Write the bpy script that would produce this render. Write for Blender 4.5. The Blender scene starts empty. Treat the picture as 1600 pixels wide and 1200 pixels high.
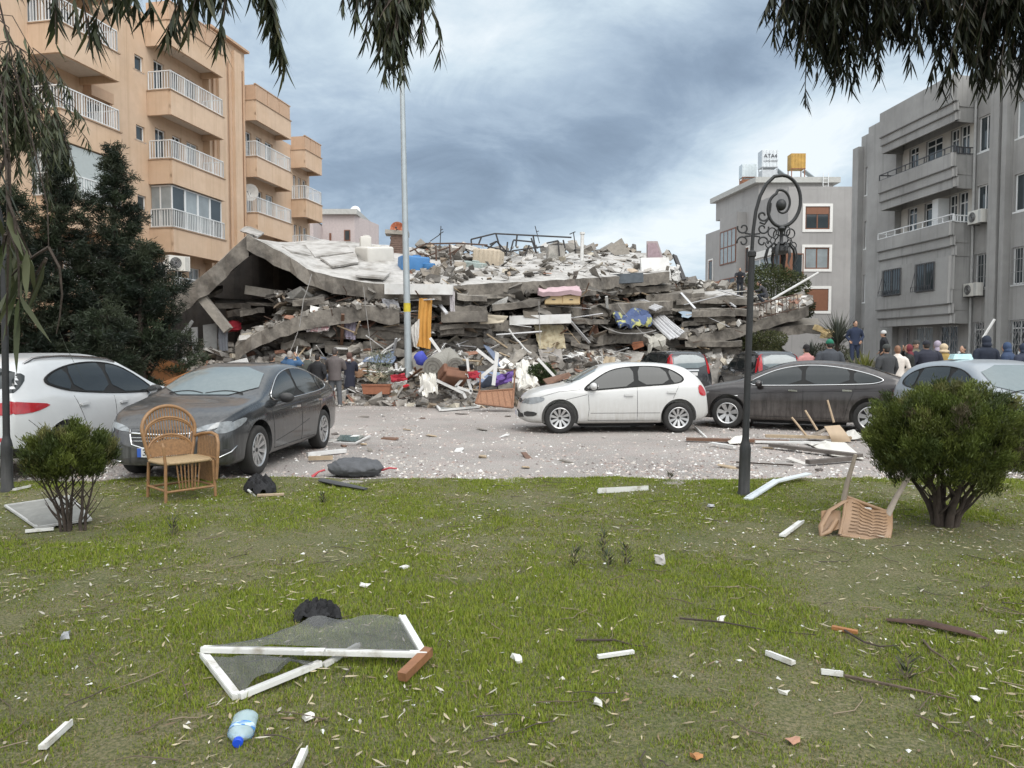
import bpy, bmesh, math, random
import numpy as np
from mathutils import Vector, Matrix, noise as mnoise
from mathutils.bvhtree import BVHTree

C = bpy.context
SC = C.scene
COL = SC.collection
V = Vector
PI = math.pi
rad = math.radians

# ------------------------------------------------------------------ camera
F = 1155.0; CAMH = 1.7; PITCH = math.atan((600 - 548) / F)
cam = bpy.data.cameras.new('camera'); camo = bpy.data.objects.new('camera', cam); COL.objects.link(camo)
cam.sensor_width = 36; cam.lens = 36 * F / 1600; cam.clip_start = 0.05; cam.clip_end = 3000
camo.location = (0, 0, CAMH); camo.rotation_euler = (PI / 2 - PITCH, 0, 0)
SC.camera = camo

# ------------------------------------------------------------------ sky, sun, exposure
SUN_EL, SUN_AZ = 48, 150          # azimuth clockwise from +Y: behind the camera, to the right
def build_world():
    w = bpy.data.worlds.new('World'); SC.world = w; w.use_nodes = True
    nt = w.node_tree; N = nt.nodes; L = nt.links; N.clear()
    def nd(t, **k):
        n = N.new(t)
        for a, b in k.items(): setattr(n, a, b)
        return n
    def val(x, s):
        if isinstance(x, (int, float)): s.default_value = x
        else: L.new(x, s)
    def m(op, a, b=0.0, c=0.0):
        n = nd('ShaderNodeMath', operation=op); val(a, n.inputs[0]); val(b, n.inputs[1]); val(c, n.inputs[2]); return n.outputs[0]
    def ss(x, a, b, lo=0.0, hi=1.0):
        n = nd('ShaderNodeMapRange', interpolation_type='SMOOTHSTEP'); val(x, n.inputs[0])
        for i, q in enumerate((a, b, lo, hi)): n.inputs[i + 1].default_value = q
        return n.outputs[0]
    tc = nd('ShaderNodeTexCoord'); sep = nd('ShaderNodeSeparateXYZ'); L.new(tc.outputs['Generated'], sep.inputs[0])
    x, y, z = sep.outputs
    zz = m('ADD', m('MAXIMUM', z, 0.0), 0.24)
    cmb = nd('ShaderNodeCombineXYZ'); L.new(m('DIVIDE', x, zz), cmb.inputs[0]); L.new(m('DIVIDE', y, zz), cmb.inputs[1])
    def noi(scale, det, rough, off, dist=0.0):
        mp = nd('ShaderNodeMapping'); mp.inputs['Location'].default_value = off; L.new(cmb.outputs[0], mp.inputs[0])
        n = nd('ShaderNodeTexNoise'); n.inputs['Scale'].default_value = scale; n.inputs['Detail'].default_value = det
        n.inputs['Roughness'].default_value = rough; n.inputs['Distortion'].default_value = dist
        L.new(mp.outputs[0], n.inputs['Vector']); return n.outputs[0]
    n1 = noi(0.95, 10, 0.60, (3.1, 1.7, 0.0), 0.5)
    n2 = noi(3.4, 10, 0.62, (0.4, 5.2, 1.0), 0.5)
    n3 = noi(0.33, 3, 0.5, (7.0, 2.0, 2.0), 0.3)
    az = m('ARCTAN2', x, y)
    el = m('ARCSINE', z)
    def blob(a0, e0, sa, se, tilt=0.0):
        da = m('SUBTRACT', az, a0); de = m('SUBTRACT', m('SUBTRACT', el, e0), m('MULTIPLY', da, tilt))
        q = m('ADD', m('POWER', m('DIVIDE', da, sa), 2.0), m('POWER', m('DIVIDE', de, se), 2.0))
        return m('POWER', 2.718, m('MULTIPLY', q, -1.0))
    b = m('ADD', 0.61, m('MULTIPLY', m('SUBTRACT', n1, 0.5), 1.15))
    b = m('ADD', b, m('MULTIPLY', m('SUBTRACT', n2, 0.5), 0.85))
    b = m('ADD', b, m('MULTIPLY', m('SUBTRACT', n3, 0.5), 0.25))
    b = m('ADD', b, m('MULTIPLY', blob(0.12, 0.265, 0.28, 0.075, 0.36), -0.27))
    b = m('ADD', b, m('MULTIPLY', blob(0.24, 0.36, 0.20, 0.07, 0.2), -0.20))
    b = m('ADD', b, m('MULTIPLY', blob(-0.14, 0.235, 0.26, 0.05, 0.1), -0.20))
    b = m('ADD', b, m('MULTIPLY', blob(0.36, 0.24, 0.18, 0.06, 0.3), 0.30))
    b = m('ADD', b, m('MULTIPLY', blob(0.0, 0.47, 0.30, 0.09, 0.0), 0.22))
    b = m('ADD', b, m('MULTIPLY', blob(0.12, 0.15, 0.28, 0.05, 0.25), 0.16))
    b = m('ADD', b, m('MULTIPLY', blob(0.20, 0.14, 0.25, 0.035, 0.2), 0.16)); b = m('ADD', b, m('MULTIPLY', blob(-0.06, 0.40, 0.10, 0.05, 0.3), 0.16))
    ramp = nd('ShaderNodeValToRGB'); L.new(b, ramp.inputs[0])
    e = ramp.color_ramp.elements
    e[0].position = 0.0; e[0].color = (0.20, 0.265, 0.355, 1)
    e[1].position = 1.0; e[1].color = (0.86, 0.93, 0.97, 1)
    for p, c in ((0.25, (0.28, 0.365, 0.475, 1)), (0.5, (0.43, 0.535, 0.65, 1)), (0.72, (0.62, 0.735, 0.82, 1))):
        k = e.new(p); k.color = c
    sky = nd('ShaderNodeTexSky', sky_type='NISHITA', sun_disc=False)
    sky.sun_elevation = rad(SUN_EL); sky.sun_rotation = rad(SUN_AZ); sky.dust_density = 2.0
    cl = nd('ShaderNodeVectorMath', operation='SCALE'); L.new(ramp.outputs[0], cl.inputs[0]); cl.inputs['Scale'].default_value = 9.2
    back = ss(y, -0.3, 0.42, 2.2, 1.0)          # unseen sky behind the camera boosted and whitened, added to light the fronts
    up = ss(z, 0.5, 0.9, 1.0, 1.9)  # unseen overhead sky boosted too, as added fill light
    bw = nd('ShaderNodeRGBToBW'); L.new(cl.outputs[0], bw.inputs[0]); wm = nd('ShaderNodeMix', data_type='RGBA'); L.new(m('MAXIMUM', ss(y, -0.3, 0.42, .8, 0.0), ss(z, .5, .85, 0.0, .8)), wm.inputs[0])
    wc = nd('ShaderNodeVectorMath', operation='MULTIPLY'); L.new(bw.outputs[0], wc.inputs[0]); wc.inputs[1].default_value = (1.0, 1.0, 0.99); L.new(cl.outputs[0], wm.inputs[6]); L.new(wc.outputs[0], wm.inputs[7])
    cl2 = nd('ShaderNodeVectorMath', operation='SCALE'); L.new(wm.outputs[2], cl2.inputs[0]); L.new(m('MULTIPLY', back, up), cl2.inputs['Scale'])
    mix = nd('ShaderNodeMix', data_type='RGBA'); mix.inputs[0].default_value = 0.90
    L.new(sky.outputs[0], mix.inputs[6]); L.new(cl2.outputs[0], mix.inputs[7])
    bg = nd('ShaderNodeBackground'); bg.inputs[1].default_value = 0.1; L.new(mix.outputs[2], bg.inputs[0])
    out = nd('ShaderNodeOutputWorld'); L.new(bg.outputs[0], out.inputs[0])
build_world()
sd = bpy.data.lights.new('sun', 'SUN'); sd.energy = 1.4; sd.angle = rad(42); sd.color = (1.0, 0.96, 0.90)
so = bpy.data.objects.new('sun', sd); COL.objects.link(so)
_a, _e = rad(SUN_AZ), rad(SUN_EL)
so.rotation_euler = (-V((math.sin(_a) * math.cos(_e), math.cos(_a) * math.cos(_e), math.sin(_e)))).to_track_quat('-Z', 'Y').to_euler()
so.location = (0, 0, 60)
SC.view_settings.view_transform = 'Standard'; SC.view_settings.look = 'None'
SC.view_settings.exposure = 0.28; SC.view_settings.gamma = 1.0; SC.view_settings.use_curve_mapping = False
SC.cycles.max_bounces = 6; SC.cycles.transparent_max_bounces = 12

# ------------------------------------------------------------------ pixel helpers (photo pixels, 1600 x 1200)
CP, SP = math.cos(PITCH), math.sin(PITCH)
def P(px, py, Y):
    u = (px - 800) / F; v = (600 - py) / F
    d = V((u, v * SP + CP, v * CP - SP)); return V((0, 0, CAMH)) + d * (Y / d.y)
def G(px, py, z=0.0):
    u = (px - 800) / F; v = (600 - py) / F
    d = V((u, v * SP + CP, v * CP - SP)); t = (z - CAMH) / d.z; return V((0, 0, CAMH)) + d * t

# ------------------------------------------------------------------ materials
_mats = {}
def mat(name, col, rough=0.75, metal=0.0, var=0.15, scale=6.0, col2=None, s2=1.5, m2=(0.5, 0.7), bump=0.0, bscale=40.0, spec=0.5,
        attr=False, coat=0.0, trans=0.0, alpha=1.0, dust=None, streak=None, two=0.0, sub=None):
    if name in _mats: return _mats[name]
    m = bpy.data.materials.new(name); m.use_nodes = True; nt = m.node_tree; N = nt.nodes; L = nt.links
    b = N['Principled BSDF']
    b.inputs['Roughness'].default_value = rough; b.inputs['Metallic'].default_value = metal
    b.inputs['Specular IOR Level'].default_value = spec; b.inputs['Coat Weight'].default_value = coat
    b.inputs['Coat Roughness'].default_value = 0.08
    b.inputs['Transmission Weight'].default_value = trans; b.inputs['Alpha'].default_value = alpha
    tc = N.new('ShaderNodeTexCoord')
    def noi(s, det=5, vec=None, rough=0.6):
        n = N.new('ShaderNodeTexNoise'); n.inputs['Scale'].default_value = s; n.inputs['Detail'].default_value = det
        n.inputs['Roughness'].default_value = rough
        L.new(vec or tc.outputs['Object'], n.inputs['Vector']); return n.outputs[0]
    def mixc(fac, a, bb, mode='MIX'):
        n = N.new('ShaderNodeMix'); n.data_type = 'RGBA'; n.blend_type = mode
        if isinstance(fac, float): n.inputs[0].default_value = fac
        else: L.new(fac, n.inputs[0])
        for s, q in ((6, a), (7, bb)):
            if isinstance(q, (tuple, list)): n.inputs[s].default_value = (*q[:3], 1)
            else: L.new(q, n.inputs[s])
        return n.outputs[2]
    def mr(x, a, bb, lo=0.0, hi=1.0):
        n = N.new('ShaderNodeMapRange'); L.new(x, n.inputs[0])
        for i, q in enumerate((a, bb, lo, hi)): n.inputs[i + 1].default_value = q
        return n.outputs[0]
    cur = tuple(col)
    if attr:
        a = N.new('ShaderNodeAttribute'); a.attribute_name = 'col'; cur = a.outputs['Color']
    if col2 is not None:
        cur = mixc(mr(noi(s2, 6), m2[0], m2[1]), cur, tuple(col2))
    if var > 0:
        lo = 1 - var; hi = 1 + var; f = mr(noi(scale, 6), 0.25, 0.75)
        g = mixc(f, (lo, lo, lo), (hi, hi, hi)); cur = mixc(1.0, cur, g, 'MULTIPLY')
    if streak is not None:       # rain streaks: (colour, strength)
        mp = N.new('ShaderNodeMapping'); mp.inputs['Scale'].default_value = (4.0, 4.0, 0.12); L.new(tc.outputs['Object'], mp.inputs[0])
        f = mr(noi(1.0, 6, mp.outputs[0], 0.7), 0.52, 0.75, 0.0, streak[1]); cur = mixc(f, cur, streak[0])
    rsrc = None
    if dust is not None:         # (colour, low height, high height, strength): settled dust on lower sides and on up-facing panels
        ge = N.new('ShaderNodeNewGeometry'); se = N.new('ShaderNodeSeparateXYZ'); L.new(ge.outputs['Normal'], se.inputs[0])
        so_ = N.new('ShaderNodeSeparateXYZ'); L.new(tc.outputs['Object'], so_.inputs[0])
        upf = mr(se.outputs[2], 0.35, 0.95, 0.0, dust[4] if len(dust) > 4 else 0.6); low = mr(so_.outputs[2], dust[1], dust[2], 1.0, 0.0)
        mx = N.new('ShaderNodeMath'); mx.operation = 'MAXIMUM'; L.new(upf, mx.inputs[0]); L.new(low, mx.inputs[1])
        mp = N.new('ShaderNodeMapping'); mp.inputs['Scale'].default_value = (9, 9, 1.2); L.new(tc.outputs['Object'], mp.inputs[0])
        nz = mr(noi(1.6, 8, mp.outputs[0], 0.7), 0.36, 0.66, 0.12, 1.0)
        ml = N.new('ShaderNodeMath'); ml.operation = 'MULTIPLY'; L.new(mx.outputs[0], ml.inputs[0]); L.new(nz, ml.inputs[1])
        m3 = N.new('ShaderNodeMath'); m3.operation = 'MULTIPLY'; L.new(ml.outputs[0], m3.inputs[0]); m3.inputs[1].default_value = dust[3]
        cur = mixc(m3.outputs[0], cur, dust[0]); rsrc = mr(m3.outputs[0], 0.0, 0.8, rough, 0.75)
        L.new(rsrc, b.inputs['Roughness'])
        if coat > 0: L.new(mr(m3.outputs[0], 0.0, 0.6, coat, 0.0), b.inputs['Coat Weight'])
        if metal > 0: L.new(mr(m3.outputs[0], 0.0, 0.6, metal, 0.0), b.inputs['Metallic'])
    if isinstance(cur, tuple): b.inputs['Base Color'].default_value = (*cur[:3], 1)
    else: L.new(cur, b.inputs['Base Color'])
    if bump > 0:
        bp = N.new('ShaderNodeBump'); bp.inputs['Strength'].default_value = bump; bp.inputs['Distance'].default_value = 0.02
        L.new(noi(bscale, 6), bp.inputs['Height']); L.new(bp.outputs[0], b.inputs['Normal'])
    if two > 0:                  # thin leaves let light through
        tr = N.new('ShaderNodeBsdfTranslucent'); ms = N.new('ShaderNodeMixShader'); ms.inputs[0].default_value = two
        if isinstance(cur, tuple): tr.inputs[0].default_value = (*cur[:3], 1)
        else: L.new(cur, tr.inputs[0])
        L.new(b.outputs[0], ms.inputs[1]); L.new(tr.outputs[0], ms.inputs[2]); L.new(ms.outputs[0], N['Material Output'].inputs[0])
    _mats[name] = m
    return m

# ------------------------------------------------------------------ mesh builder
def rotm(rx=0, ry=0, rz=0): return (Matrix.Rotation(rz, 3, 'Z') @ Matrix.Rotation(ry, 3, 'Y') @ Matrix.Rotation(rx, 3, 'X'))
class MB:
    def __init__(s): s.v = []; s.f = []; s.mi = []; s.c = []
    def add(s, vs, fs, mi=0, col=None):
        o = len(s.v); s.v.extend(V(p) for p in vs); s.f.extend(tuple(i + o for i in f) for f in fs)
        s.mi.extend([mi] * len(fs)); s.c.extend([col] * len(fs)); return s
    def box(s, c, d, r=None, mi=0, col=None, taper=1.0):
        x, y, z = (q / 2 for q in d); c = V(c)
        vs = [V((sx * x * (taper if sz > 0 else 1), sy * y * (taper if sz > 0 else 1), sz * z)) for sz in (-1, 1) for sx, sy in ((-1, -1), (1, -1), (1, 1), (-1, 1))]
        if r is not None: vs = [r @ p for p in vs]
        return s.add([p + c for p in vs], [(3, 2, 1, 0), (4, 5, 6, 7), (0, 1, 5, 4), (1, 2, 6, 5), (2, 3, 7, 6), (3, 0, 4, 7)], mi, col)
    def box2(s, a, b, mi=0, col=None):
        a, b = V(a), V(b); return s.box((a + b) / 2, [abs(q) for q in (b - a)], None, mi, col)
    def bar(s, p, q, w, h, up=(0, 0, 1), mi=0, col=None):
        p, q = V(p), V(q); d = (q - p); l = d.length
        if l < 1e-6: return s
        d /= l; up = V(up)
        if abs(d.dot(up)) > 0.98: up = V((0, 1, 0)) if abs(d.y) < .9 else V((1, 0, 0))
        sx = d.cross(up).normalized(); uz = sx.cross(d)
        vs = [e + sx * (a * w / 2) + uz * (b * h / 2) for e in (p, q) for a, b in ((-1, -1), (1, -1), (1, 1), (-1, 1))]
        return s.add(vs, [(3, 2, 1, 0), (4, 5, 6, 7), (0, 1, 5, 4), (1, 2, 6, 5), (2, 3, 7, 6), (3, 0, 4, 7)], mi, col)
    def tube(s, pts, r, n=8, mi=0, col=None, cap=True, flat=1.0):
        pts = [V(p) for p in pts]; k = len(pts); rs = r if isinstance(r, (list, tuple)) else [r] * k
        vs = []; ref = None
        for i, p in enumerate(pts):
            d = (pts[min(i + 1, k - 1)] - pts[max(i - 1, 0)]).normalized()
            if ref is None:
                ref = V((0, 0, 1)) if abs(d.z) < 0.9 else V((1, 0, 0))
            a = (ref - d * ref.dot(d)).normalized(); ref = a; b = d.cross(a)
            for j in range(n):
                t = 2 * PI * j / n; vs.append(p + (a * math.cos(t) * flat + b * math.sin(t)) * rs[i])
        fs = [(i * n + j, i * n + (j + 1) % n, (i + 1) * n + (j + 1) % n, (i + 1) * n + j) for i in range(k - 1) for j in range(n)]
        if cap: fs += [tuple(reversed(range(n))), tuple(range((k - 1) * n, k * n))]
        return s.add(vs, fs, mi, col)
    def rings(s, rings, mi=0, col=None, cap=True):
        n = len(rings[0]); vs = [p for r in rings for p in r]; k = len(rings)
        fs = [(i * n + j, i * n + (j + 1) % n, (i + 1) * n + (j + 1) % n, (i + 1) * n + j) for i in range(k - 1) for j in range(n)]
        if cap: fs += [tuple(reversed(range(n))), tuple(range((k - 1) * n, k * n))]
        return s.add(vs, fs, mi, col)
    def lathe(s, prof, n=24, c=(0, 0, 0), axis='Z', mi=0, col=None, cap=True, r=None):
        c = V(c); rg = []
        for (q, h) in prof:
            ring = []
            for j in range(n):
                t = 2 * PI * j / n; a, b = q * math.cos(t), q * math.sin(t)
                p = V((a, b, h)) if axis == 'Z' else (V((a, h, -b)) if axis == 'Y' else V((h, a, b)))
                if r is not None: p = r @ p
                ring.append(c + p)
            rg.append(ring)
        return s.rings(rg, mi, col, cap)
    def prism(s, poly, d, mi=0, col=None):
        d = V(d); n = len(poly); a = [V(p) for p in poly]
        vs = a + [p + d for p in a]
        return s.add(vs, [tuple(reversed(range(n))), tuple(range(n, 2 * n))] + [(i, (i + 1) % n, n + (i + 1) % n, n + i) for i in range(n)], mi, col)
    def sph(s, c, r, n=10, m=7, mi=0, col=None, R=None):
        c = V(c); r = r if isinstance(r, (tuple, list)) else (r, r, r); rg = []
        for i in range(m):
            t = -PI / 2 + PI * (i + 0.5) / m if False else -PI / 2 * 0.97 + PI * 0.97 * i / (m - 1)
            ring = []
            for j in range(n):
                a = 2 * PI * j / n; p = V((r[0] * math.cos(t) * math.cos(a), r[1] * math.cos(t) * math.sin(a), r[2] * math.sin(t)))
                if R is not None: p = R @ p
                ring.append(c + p)
            rg.append(ring)
        return s.rings(rg, mi, col)
    def sheet(s, fn, nu, nv, mi=0, col=None, th=0.0):
        g = [[V(fn(i / nu, j / nv)) for j in range(nv + 1)] for i in range(nu + 1)]
        vs = [p for r in g for p in r]; w = nv + 1
        fs = [(i * w + j, (i + 1) * w + j, (i + 1) * w + j + 1, i * w + j + 1) for i in range(nu) for j in range(nv)]
        if th > 0:
            n0 = len(vs); nrm = []
            for i in range(nu + 1):
                for j in range(nv + 1):
                    a = g[min(i + 1, nu)][j] - g[max(i - 1, 0)][j]; b = g[i][min(j + 1, nv)] - g[i][max(j - 1, 0)]
                    q = a.cross(b); nrm.append(q.normalized() if q.length > 1e-9 else V((0, 0, 1)))
            vs = vs + [p - q * th for p, q in zip(vs, nrm)]
            fs = fs + [tuple(k + n0 for k in reversed(f)) for f in fs]
            bd = [(i * w, (i + 1) * w) for i in range(nu)] + [((i + 1) * w + nv, i * w + nv) for i in range(nu)] + \
                 [(j + 1, j) for j in range(nv)] + [(nu * w + j, nu * w + j + 1) for j in range(nv)]
            fs = fs + [(b, a, a + n0, b + n0) for a, b in bd]
        return s.add(vs, fs, mi, col)
    def chunk(s, c, d, rng, mi=0, col=None, R=None, jit=0.22):
        c = V(c); R = R or rotm(rng.uniform(-.5, .5), rng.uniform(-.5, .5), rng.uniform(0, 6.28)); vs = []
        for sz in (-1, 1):
            for sx, sy in ((-1, -1), (1, -1), (1, 1), (-1, 1)):
                vs.append(c + R @ V((sx * d[0] / 2 * (1 - rng.random() * jit * 2), sy * d[1] / 2 * (1 - rng.random() * jit * 2), sz * d[2] / 2 * (1 - rng.random() * jit * 2))))
        return s.add(vs, [(3, 2, 1, 0), (4, 5, 6, 7), (0, 1, 5, 4), (1, 2, 6, 5), (2, 3, 7, 6), (3, 0, 4, 7)], mi, col)
    def mesh(s, name, mats, smooth=None, merge=0):
        me = bpy.data.meshes.new(name); me.from_pydata([tuple(p) for p in s.v], [], s.f)
        for m in (mats if isinstance(mats, (list, tuple)) else [mats]): me.materials.append(m)
        if any(s.mi): me.polygons.foreach_set('material_index', s.mi)
        if any(c is not None for c in s.c):
            ca = me.color_attributes.new('col', 'FLOAT_COLOR', 'CORNER'); a = np.ones((len(me.loops), 4), dtype=np.float32); k = 0
            for f, c in zip(s.f, s.c):
                if c is not None: a[k:k + len(f), :3] = c[:3]
                k += len(f)
            ca.data.foreach_set('color', a.ravel())
        me.validate(); me.update()
        if smooth is not None:
            me.polygons.foreach_set('use_smooth', [True] * len(me.polygons))
            if smooth < 180: me.set_sharp_from_angle(angle=rad(smooth))
        return me
    def build(s, name, mats, parent=None, smooth=None, center=False, loc=None):
        off = None
        if center:
            xs = np.array([tuple(p) for p in s.v]); mn, mx = xs.min(0), xs.max(0)
            off = V(((mn[0] + mx[0]) / 2, (mn[1] + mx[1]) / 2, mn[2])); s.v = [p - off for p in s.v]
        o = link(name, s.mesh(name, mats, smooth), parent)
        if off is not None: o.location = off
        if loc is not None: o.location = loc
        return o
def link(name, me, parent=None):
    o = bpy.data.objects.new(name, me); COL.objects.link(o)
    if parent is not None: o.parent = parent
    return o
def evald(me, mods):
    o = bpy.data.objects.new('tmp', me); COL.objects.link(o)
    for t, kw in mods:
        m = o.modifiers.new('m', t)
        for k, v in kw.items(): setattr(m, k, v)
    C.view_layer.update(); dg = C.evaluated_depsgraph_get()
    r = bpy.data.meshes.new_from_object(o.evaluated_get(dg)); bpy.data.objects.remove(o); return r
def tag(o, label=None, cat=None, group=None, kind=None):
    if label: o['label'] = label
    if cat: o['category'] = cat
    if group: o['group'] = group
    if kind: o['kind'] = kind
    return o
def thing(name, label, cat, loc=(0, 0, 0), rz=0, group=None):
    o = bpy.data.objects.new(name, None); o.empty_display_size = 0.2; COL.objects.link(o)
    o.location = loc; o.rotation_euler = (0, 0, rz); return tag(o, label, cat, group)
def copytree(o, parent=None):
    c = o.copy(); COL.objects.link(c)
    if parent is not None: c.parent = parent
    for ch in list(o.children): copytree(ch, c)
    return c
def text_mesh(body, size, ext=0.002):
    cu = bpy.data.curves.new('t', 'FONT'); cu.body = body; cu.size = size; cu.extrude = ext; cu.align_x = 'CENTER'; cu.align_y = 'CENTER'; cu.resolution_u = 2
    o = bpy.data.objects.new('t', cu); COL.objects.link(o); C.view_layer.update()
    me = bpy.data.meshes.new_from_object(o.evaluated_get(C.evaluated_depsgraph_get())); bpy.data.objects.remove(o); return me
def np_mesh(name, verts, faces, cols=None, mats=()):
    """verts (n,3), faces (m,k) of one size k, cols (n,3) per vertex"""
    me = bpy.data.meshes.new(name); n = len(verts); m, k = faces.shape
    me.vertices.add(n); me.vertices.foreach_set('co', np.asarray(verts, np.float32).ravel())
    me.loops.add(m * k); me.loops.foreach_set('vertex_index', faces.astype(np.int32).ravel())
    me.polygons.add(m); me.polygons.foreach_set('loop_start', np.arange(0, m * k, k, dtype=np.int32))
    if cols is not None:
        ca = me.color_attributes.new('col', 'FLOAT_COLOR', 'POINT'); a = np.ones((n, 4), np.float32); a[:, :3] = cols; ca.data.foreach_set('color', a.ravel())
    for q in mats: me.materials.append(q)
    me.update(calc_edges=True); me.polygons.foreach_set('use_smooth', np.zeros(m, dtype=bool)); return me
def nrm(a): return a / np.maximum(np.linalg.norm(a, axis=-1, keepdims=True), 1e-9)
def leaves_mesh(name, base, d, side, ln, w, col, mats, bend=None):
    """pointed leaves: two-segment blades, six vertices"""
    base, d, side = (np.asarray(q, float) for q in (base, d, side)); n = len(base)
    d = nrm(d); side = nrm(side - d * (side * d).sum(1, keepdims=True)); ln = np.broadcast_to(ln, (n,))[:, None]; w = np.broadcast_to(w, (n,))[:, None]
    bd = np.zeros((n, 3)) if bend is None else bend
    p0 = base; p1 = base + d * ln * .33 + bd * ln * .12 - side * w * .5; p2 = base + d * ln * .33 + bd * ln * .12 + side * w * .5
    p3 = base + d * ln * .68 + bd * ln * .5 - side * w * .36; p4 = base + d * ln * .68 + bd * ln * .5 + side * w * .36; p5 = base + d * ln + bd * ln
    vs = np.stack([p0, p1, p2, p3, p4, p5], 1).reshape(-1, 3); k = np.arange(n)[:, None] * 6
    fs = np.concatenate([k + np.array([0, 1, 2]), k + np.array([1, 3, 2]), k + np.array([2, 3, 4]), k + np.array([3, 5, 4])], 0)
    return np_mesh(name, vs, fs, np.repeat(np.asarray(col), 6, 0), mats)
# ------------------------------------------------------------------ ground
R0 = np.random.default_rng(5)
def edge_y(x): return 9.72 + 0.05 * math.sin(x * 1.7) + 0.03 * math.sin(x * 4.1 + 1) - (0.35 if x < -5 else 0) * min(1, (-5 - x))
def vnoise(x, y, s, seed=0.0): return mnoise.noise((x * s + seed, y * s - seed, seed))
def ground_mats():
    def base(name):
        m = bpy.data.materials.new(name); m.use_nodes = True; N = m.node_tree.nodes; L = m.node_tree.links; b = N['Principled BSDF']
        tc = N.new('ShaderNodeTexCoord')
        def noi(s, det=6, r=.6):
            n = N.new('ShaderNodeTexNoise'); n.inputs['Scale'].default_value = s; n.inputs['Detail'].default_value = det; n.inputs['Roughness'].default_value = r
            L.new(tc.outputs['Object'], n.inputs[0]); return n.outputs[0]
        def ramp(x, *st):
            r = N.new('ShaderNodeValToRGB'); L.new(x, r.inputs[0]); e = r.color_ramp.elements
            e[0].position, e[0].color = st[0][0], (*st[0][1], 1); e[1].position, e[1].color = st[-1][0], (*st[-1][1], 1)
            for p, c in st[1:-1]: k = e.new(p); k.color = (*c, 1)
            return r.outputs[0]
        def mix(f, a, c, mode='MIX'):
            n = N.new('ShaderNodeMix'); n.data_type = 'RGBA'; n.blend_type = mode
            if isinstance(f, float): n.inputs[0].default_value = f
            else: L.new(f, n.inputs[0])
            for s, q in ((6, a), (7, c)):
                if isinstance(q, tuple): n.inputs[s].default_value = (*q, 1)
                else: L.new(q, n.inputs[s])
            return n.outputs[2]
        def bump(h, st, dist):
            p = N.new('ShaderNodeBump'); p.inputs['Strength'].default_value = st; p.inputs['Distance'].default_value = dist; L.new(h, p.inputs['Height']); L.new(p.outputs[0], b.inputs['Normal'])
        return m, N, L, b, tc, noi, ramp, mix, bump
    m, N, L, b, tc, noi, ramp, mix, bump = base('lawn_soil')
    c = ramp(noi(1.1), (.35, (.085, .105, .024)), (.5, (.14, .138, .05)), (.66, (.21, .172, .10)))
    c = mix(ramp(noi(28, 8, .7), (.42, (0, 0, 0)), (.62, (1, 1, 1))), c, (.19, .165, .10)); c = mix(ramp(noi(60, 8, .7), (.4, (1, 1, 1)), (.6, (0, 0, 0))), c, (.06, .07, .02))
    L.new(c, b.inputs['Base Color']); b.inputs['Roughness'].default_value = .95; bump(noi(35, 8), .8, .03)
    lawn = m
    m, N, L, b, tc, noi, ramp, mix, bump = base('dusty_paving')
    c = ramp(noi(.35), (.38, (.205, .185, .17)), (.52, (.26, .238, .22)), (.64, (.32, .288, .264)))
    c = mix(ramp(noi(2.2, 8, .7), (.45, (0, 0, 0)), (.68, (.75, .75, .75))), c, (.30, .24, .222))
    c = mix(ramp(noi(45, 8, .75), (.50, (0, 0, 0)), (.66, (1, 1, 1))), c, (.52, .50, .47)); c = mix(ramp(noi(30, 8, .75), (.34, (1, 1, 1)), (.46, (0, 0, 0))), c, (.12, .105, .095))
    L.new(c, b.inputs['Base Color']); b.inputs['Roughness'].default_value = .85; bump(noi(50, 8), .6, .02)
    return lawn, m
LAWN_M, ROAD_M = ground_mats()
def lawn_h(x, y): return 0.028 * vnoise(x, y, 1.3, 3.3) + 0.012 * vnoise(x, y, 4.0, 1.0)
def build_ground():
    mb = MB(); n = 60
    mb.add([(-400, -120, -.30), (400, -120, -.30), (400, 700, -.30), (-400, 700, -.30)], [(0, 1, 2, 3)])
    tag(mb.build('ground', mat('far_ground', (.2, .19, .17), .9)), kind='structure')
    mb = MB(); mb.sheet(lambda u, v: (-26 + 52 * u, -14 + (edge_y(-26 + 52 * u) + 14) * v, lawn_h(-26 + 52 * u, -14 + (edge_y(-26 + 52 * u) + 14) * v) + 0.012), 260, 130)
    tag(mb.build('lawn', LAWN_M, smooth=180), kind='structure')
    mb = MB(); mb.sheet(lambda u, v: (-60 + 120 * u, 9.2 + 36 * v, 0.0), 60, 30); mb.sheet(lambda u, v: (-60 + 120 * u, 45.2 + 40 * v, 0.0), 4, 4)
    tag(mb.build('road', ROAD_M), kind='structure')
build_ground()

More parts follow.
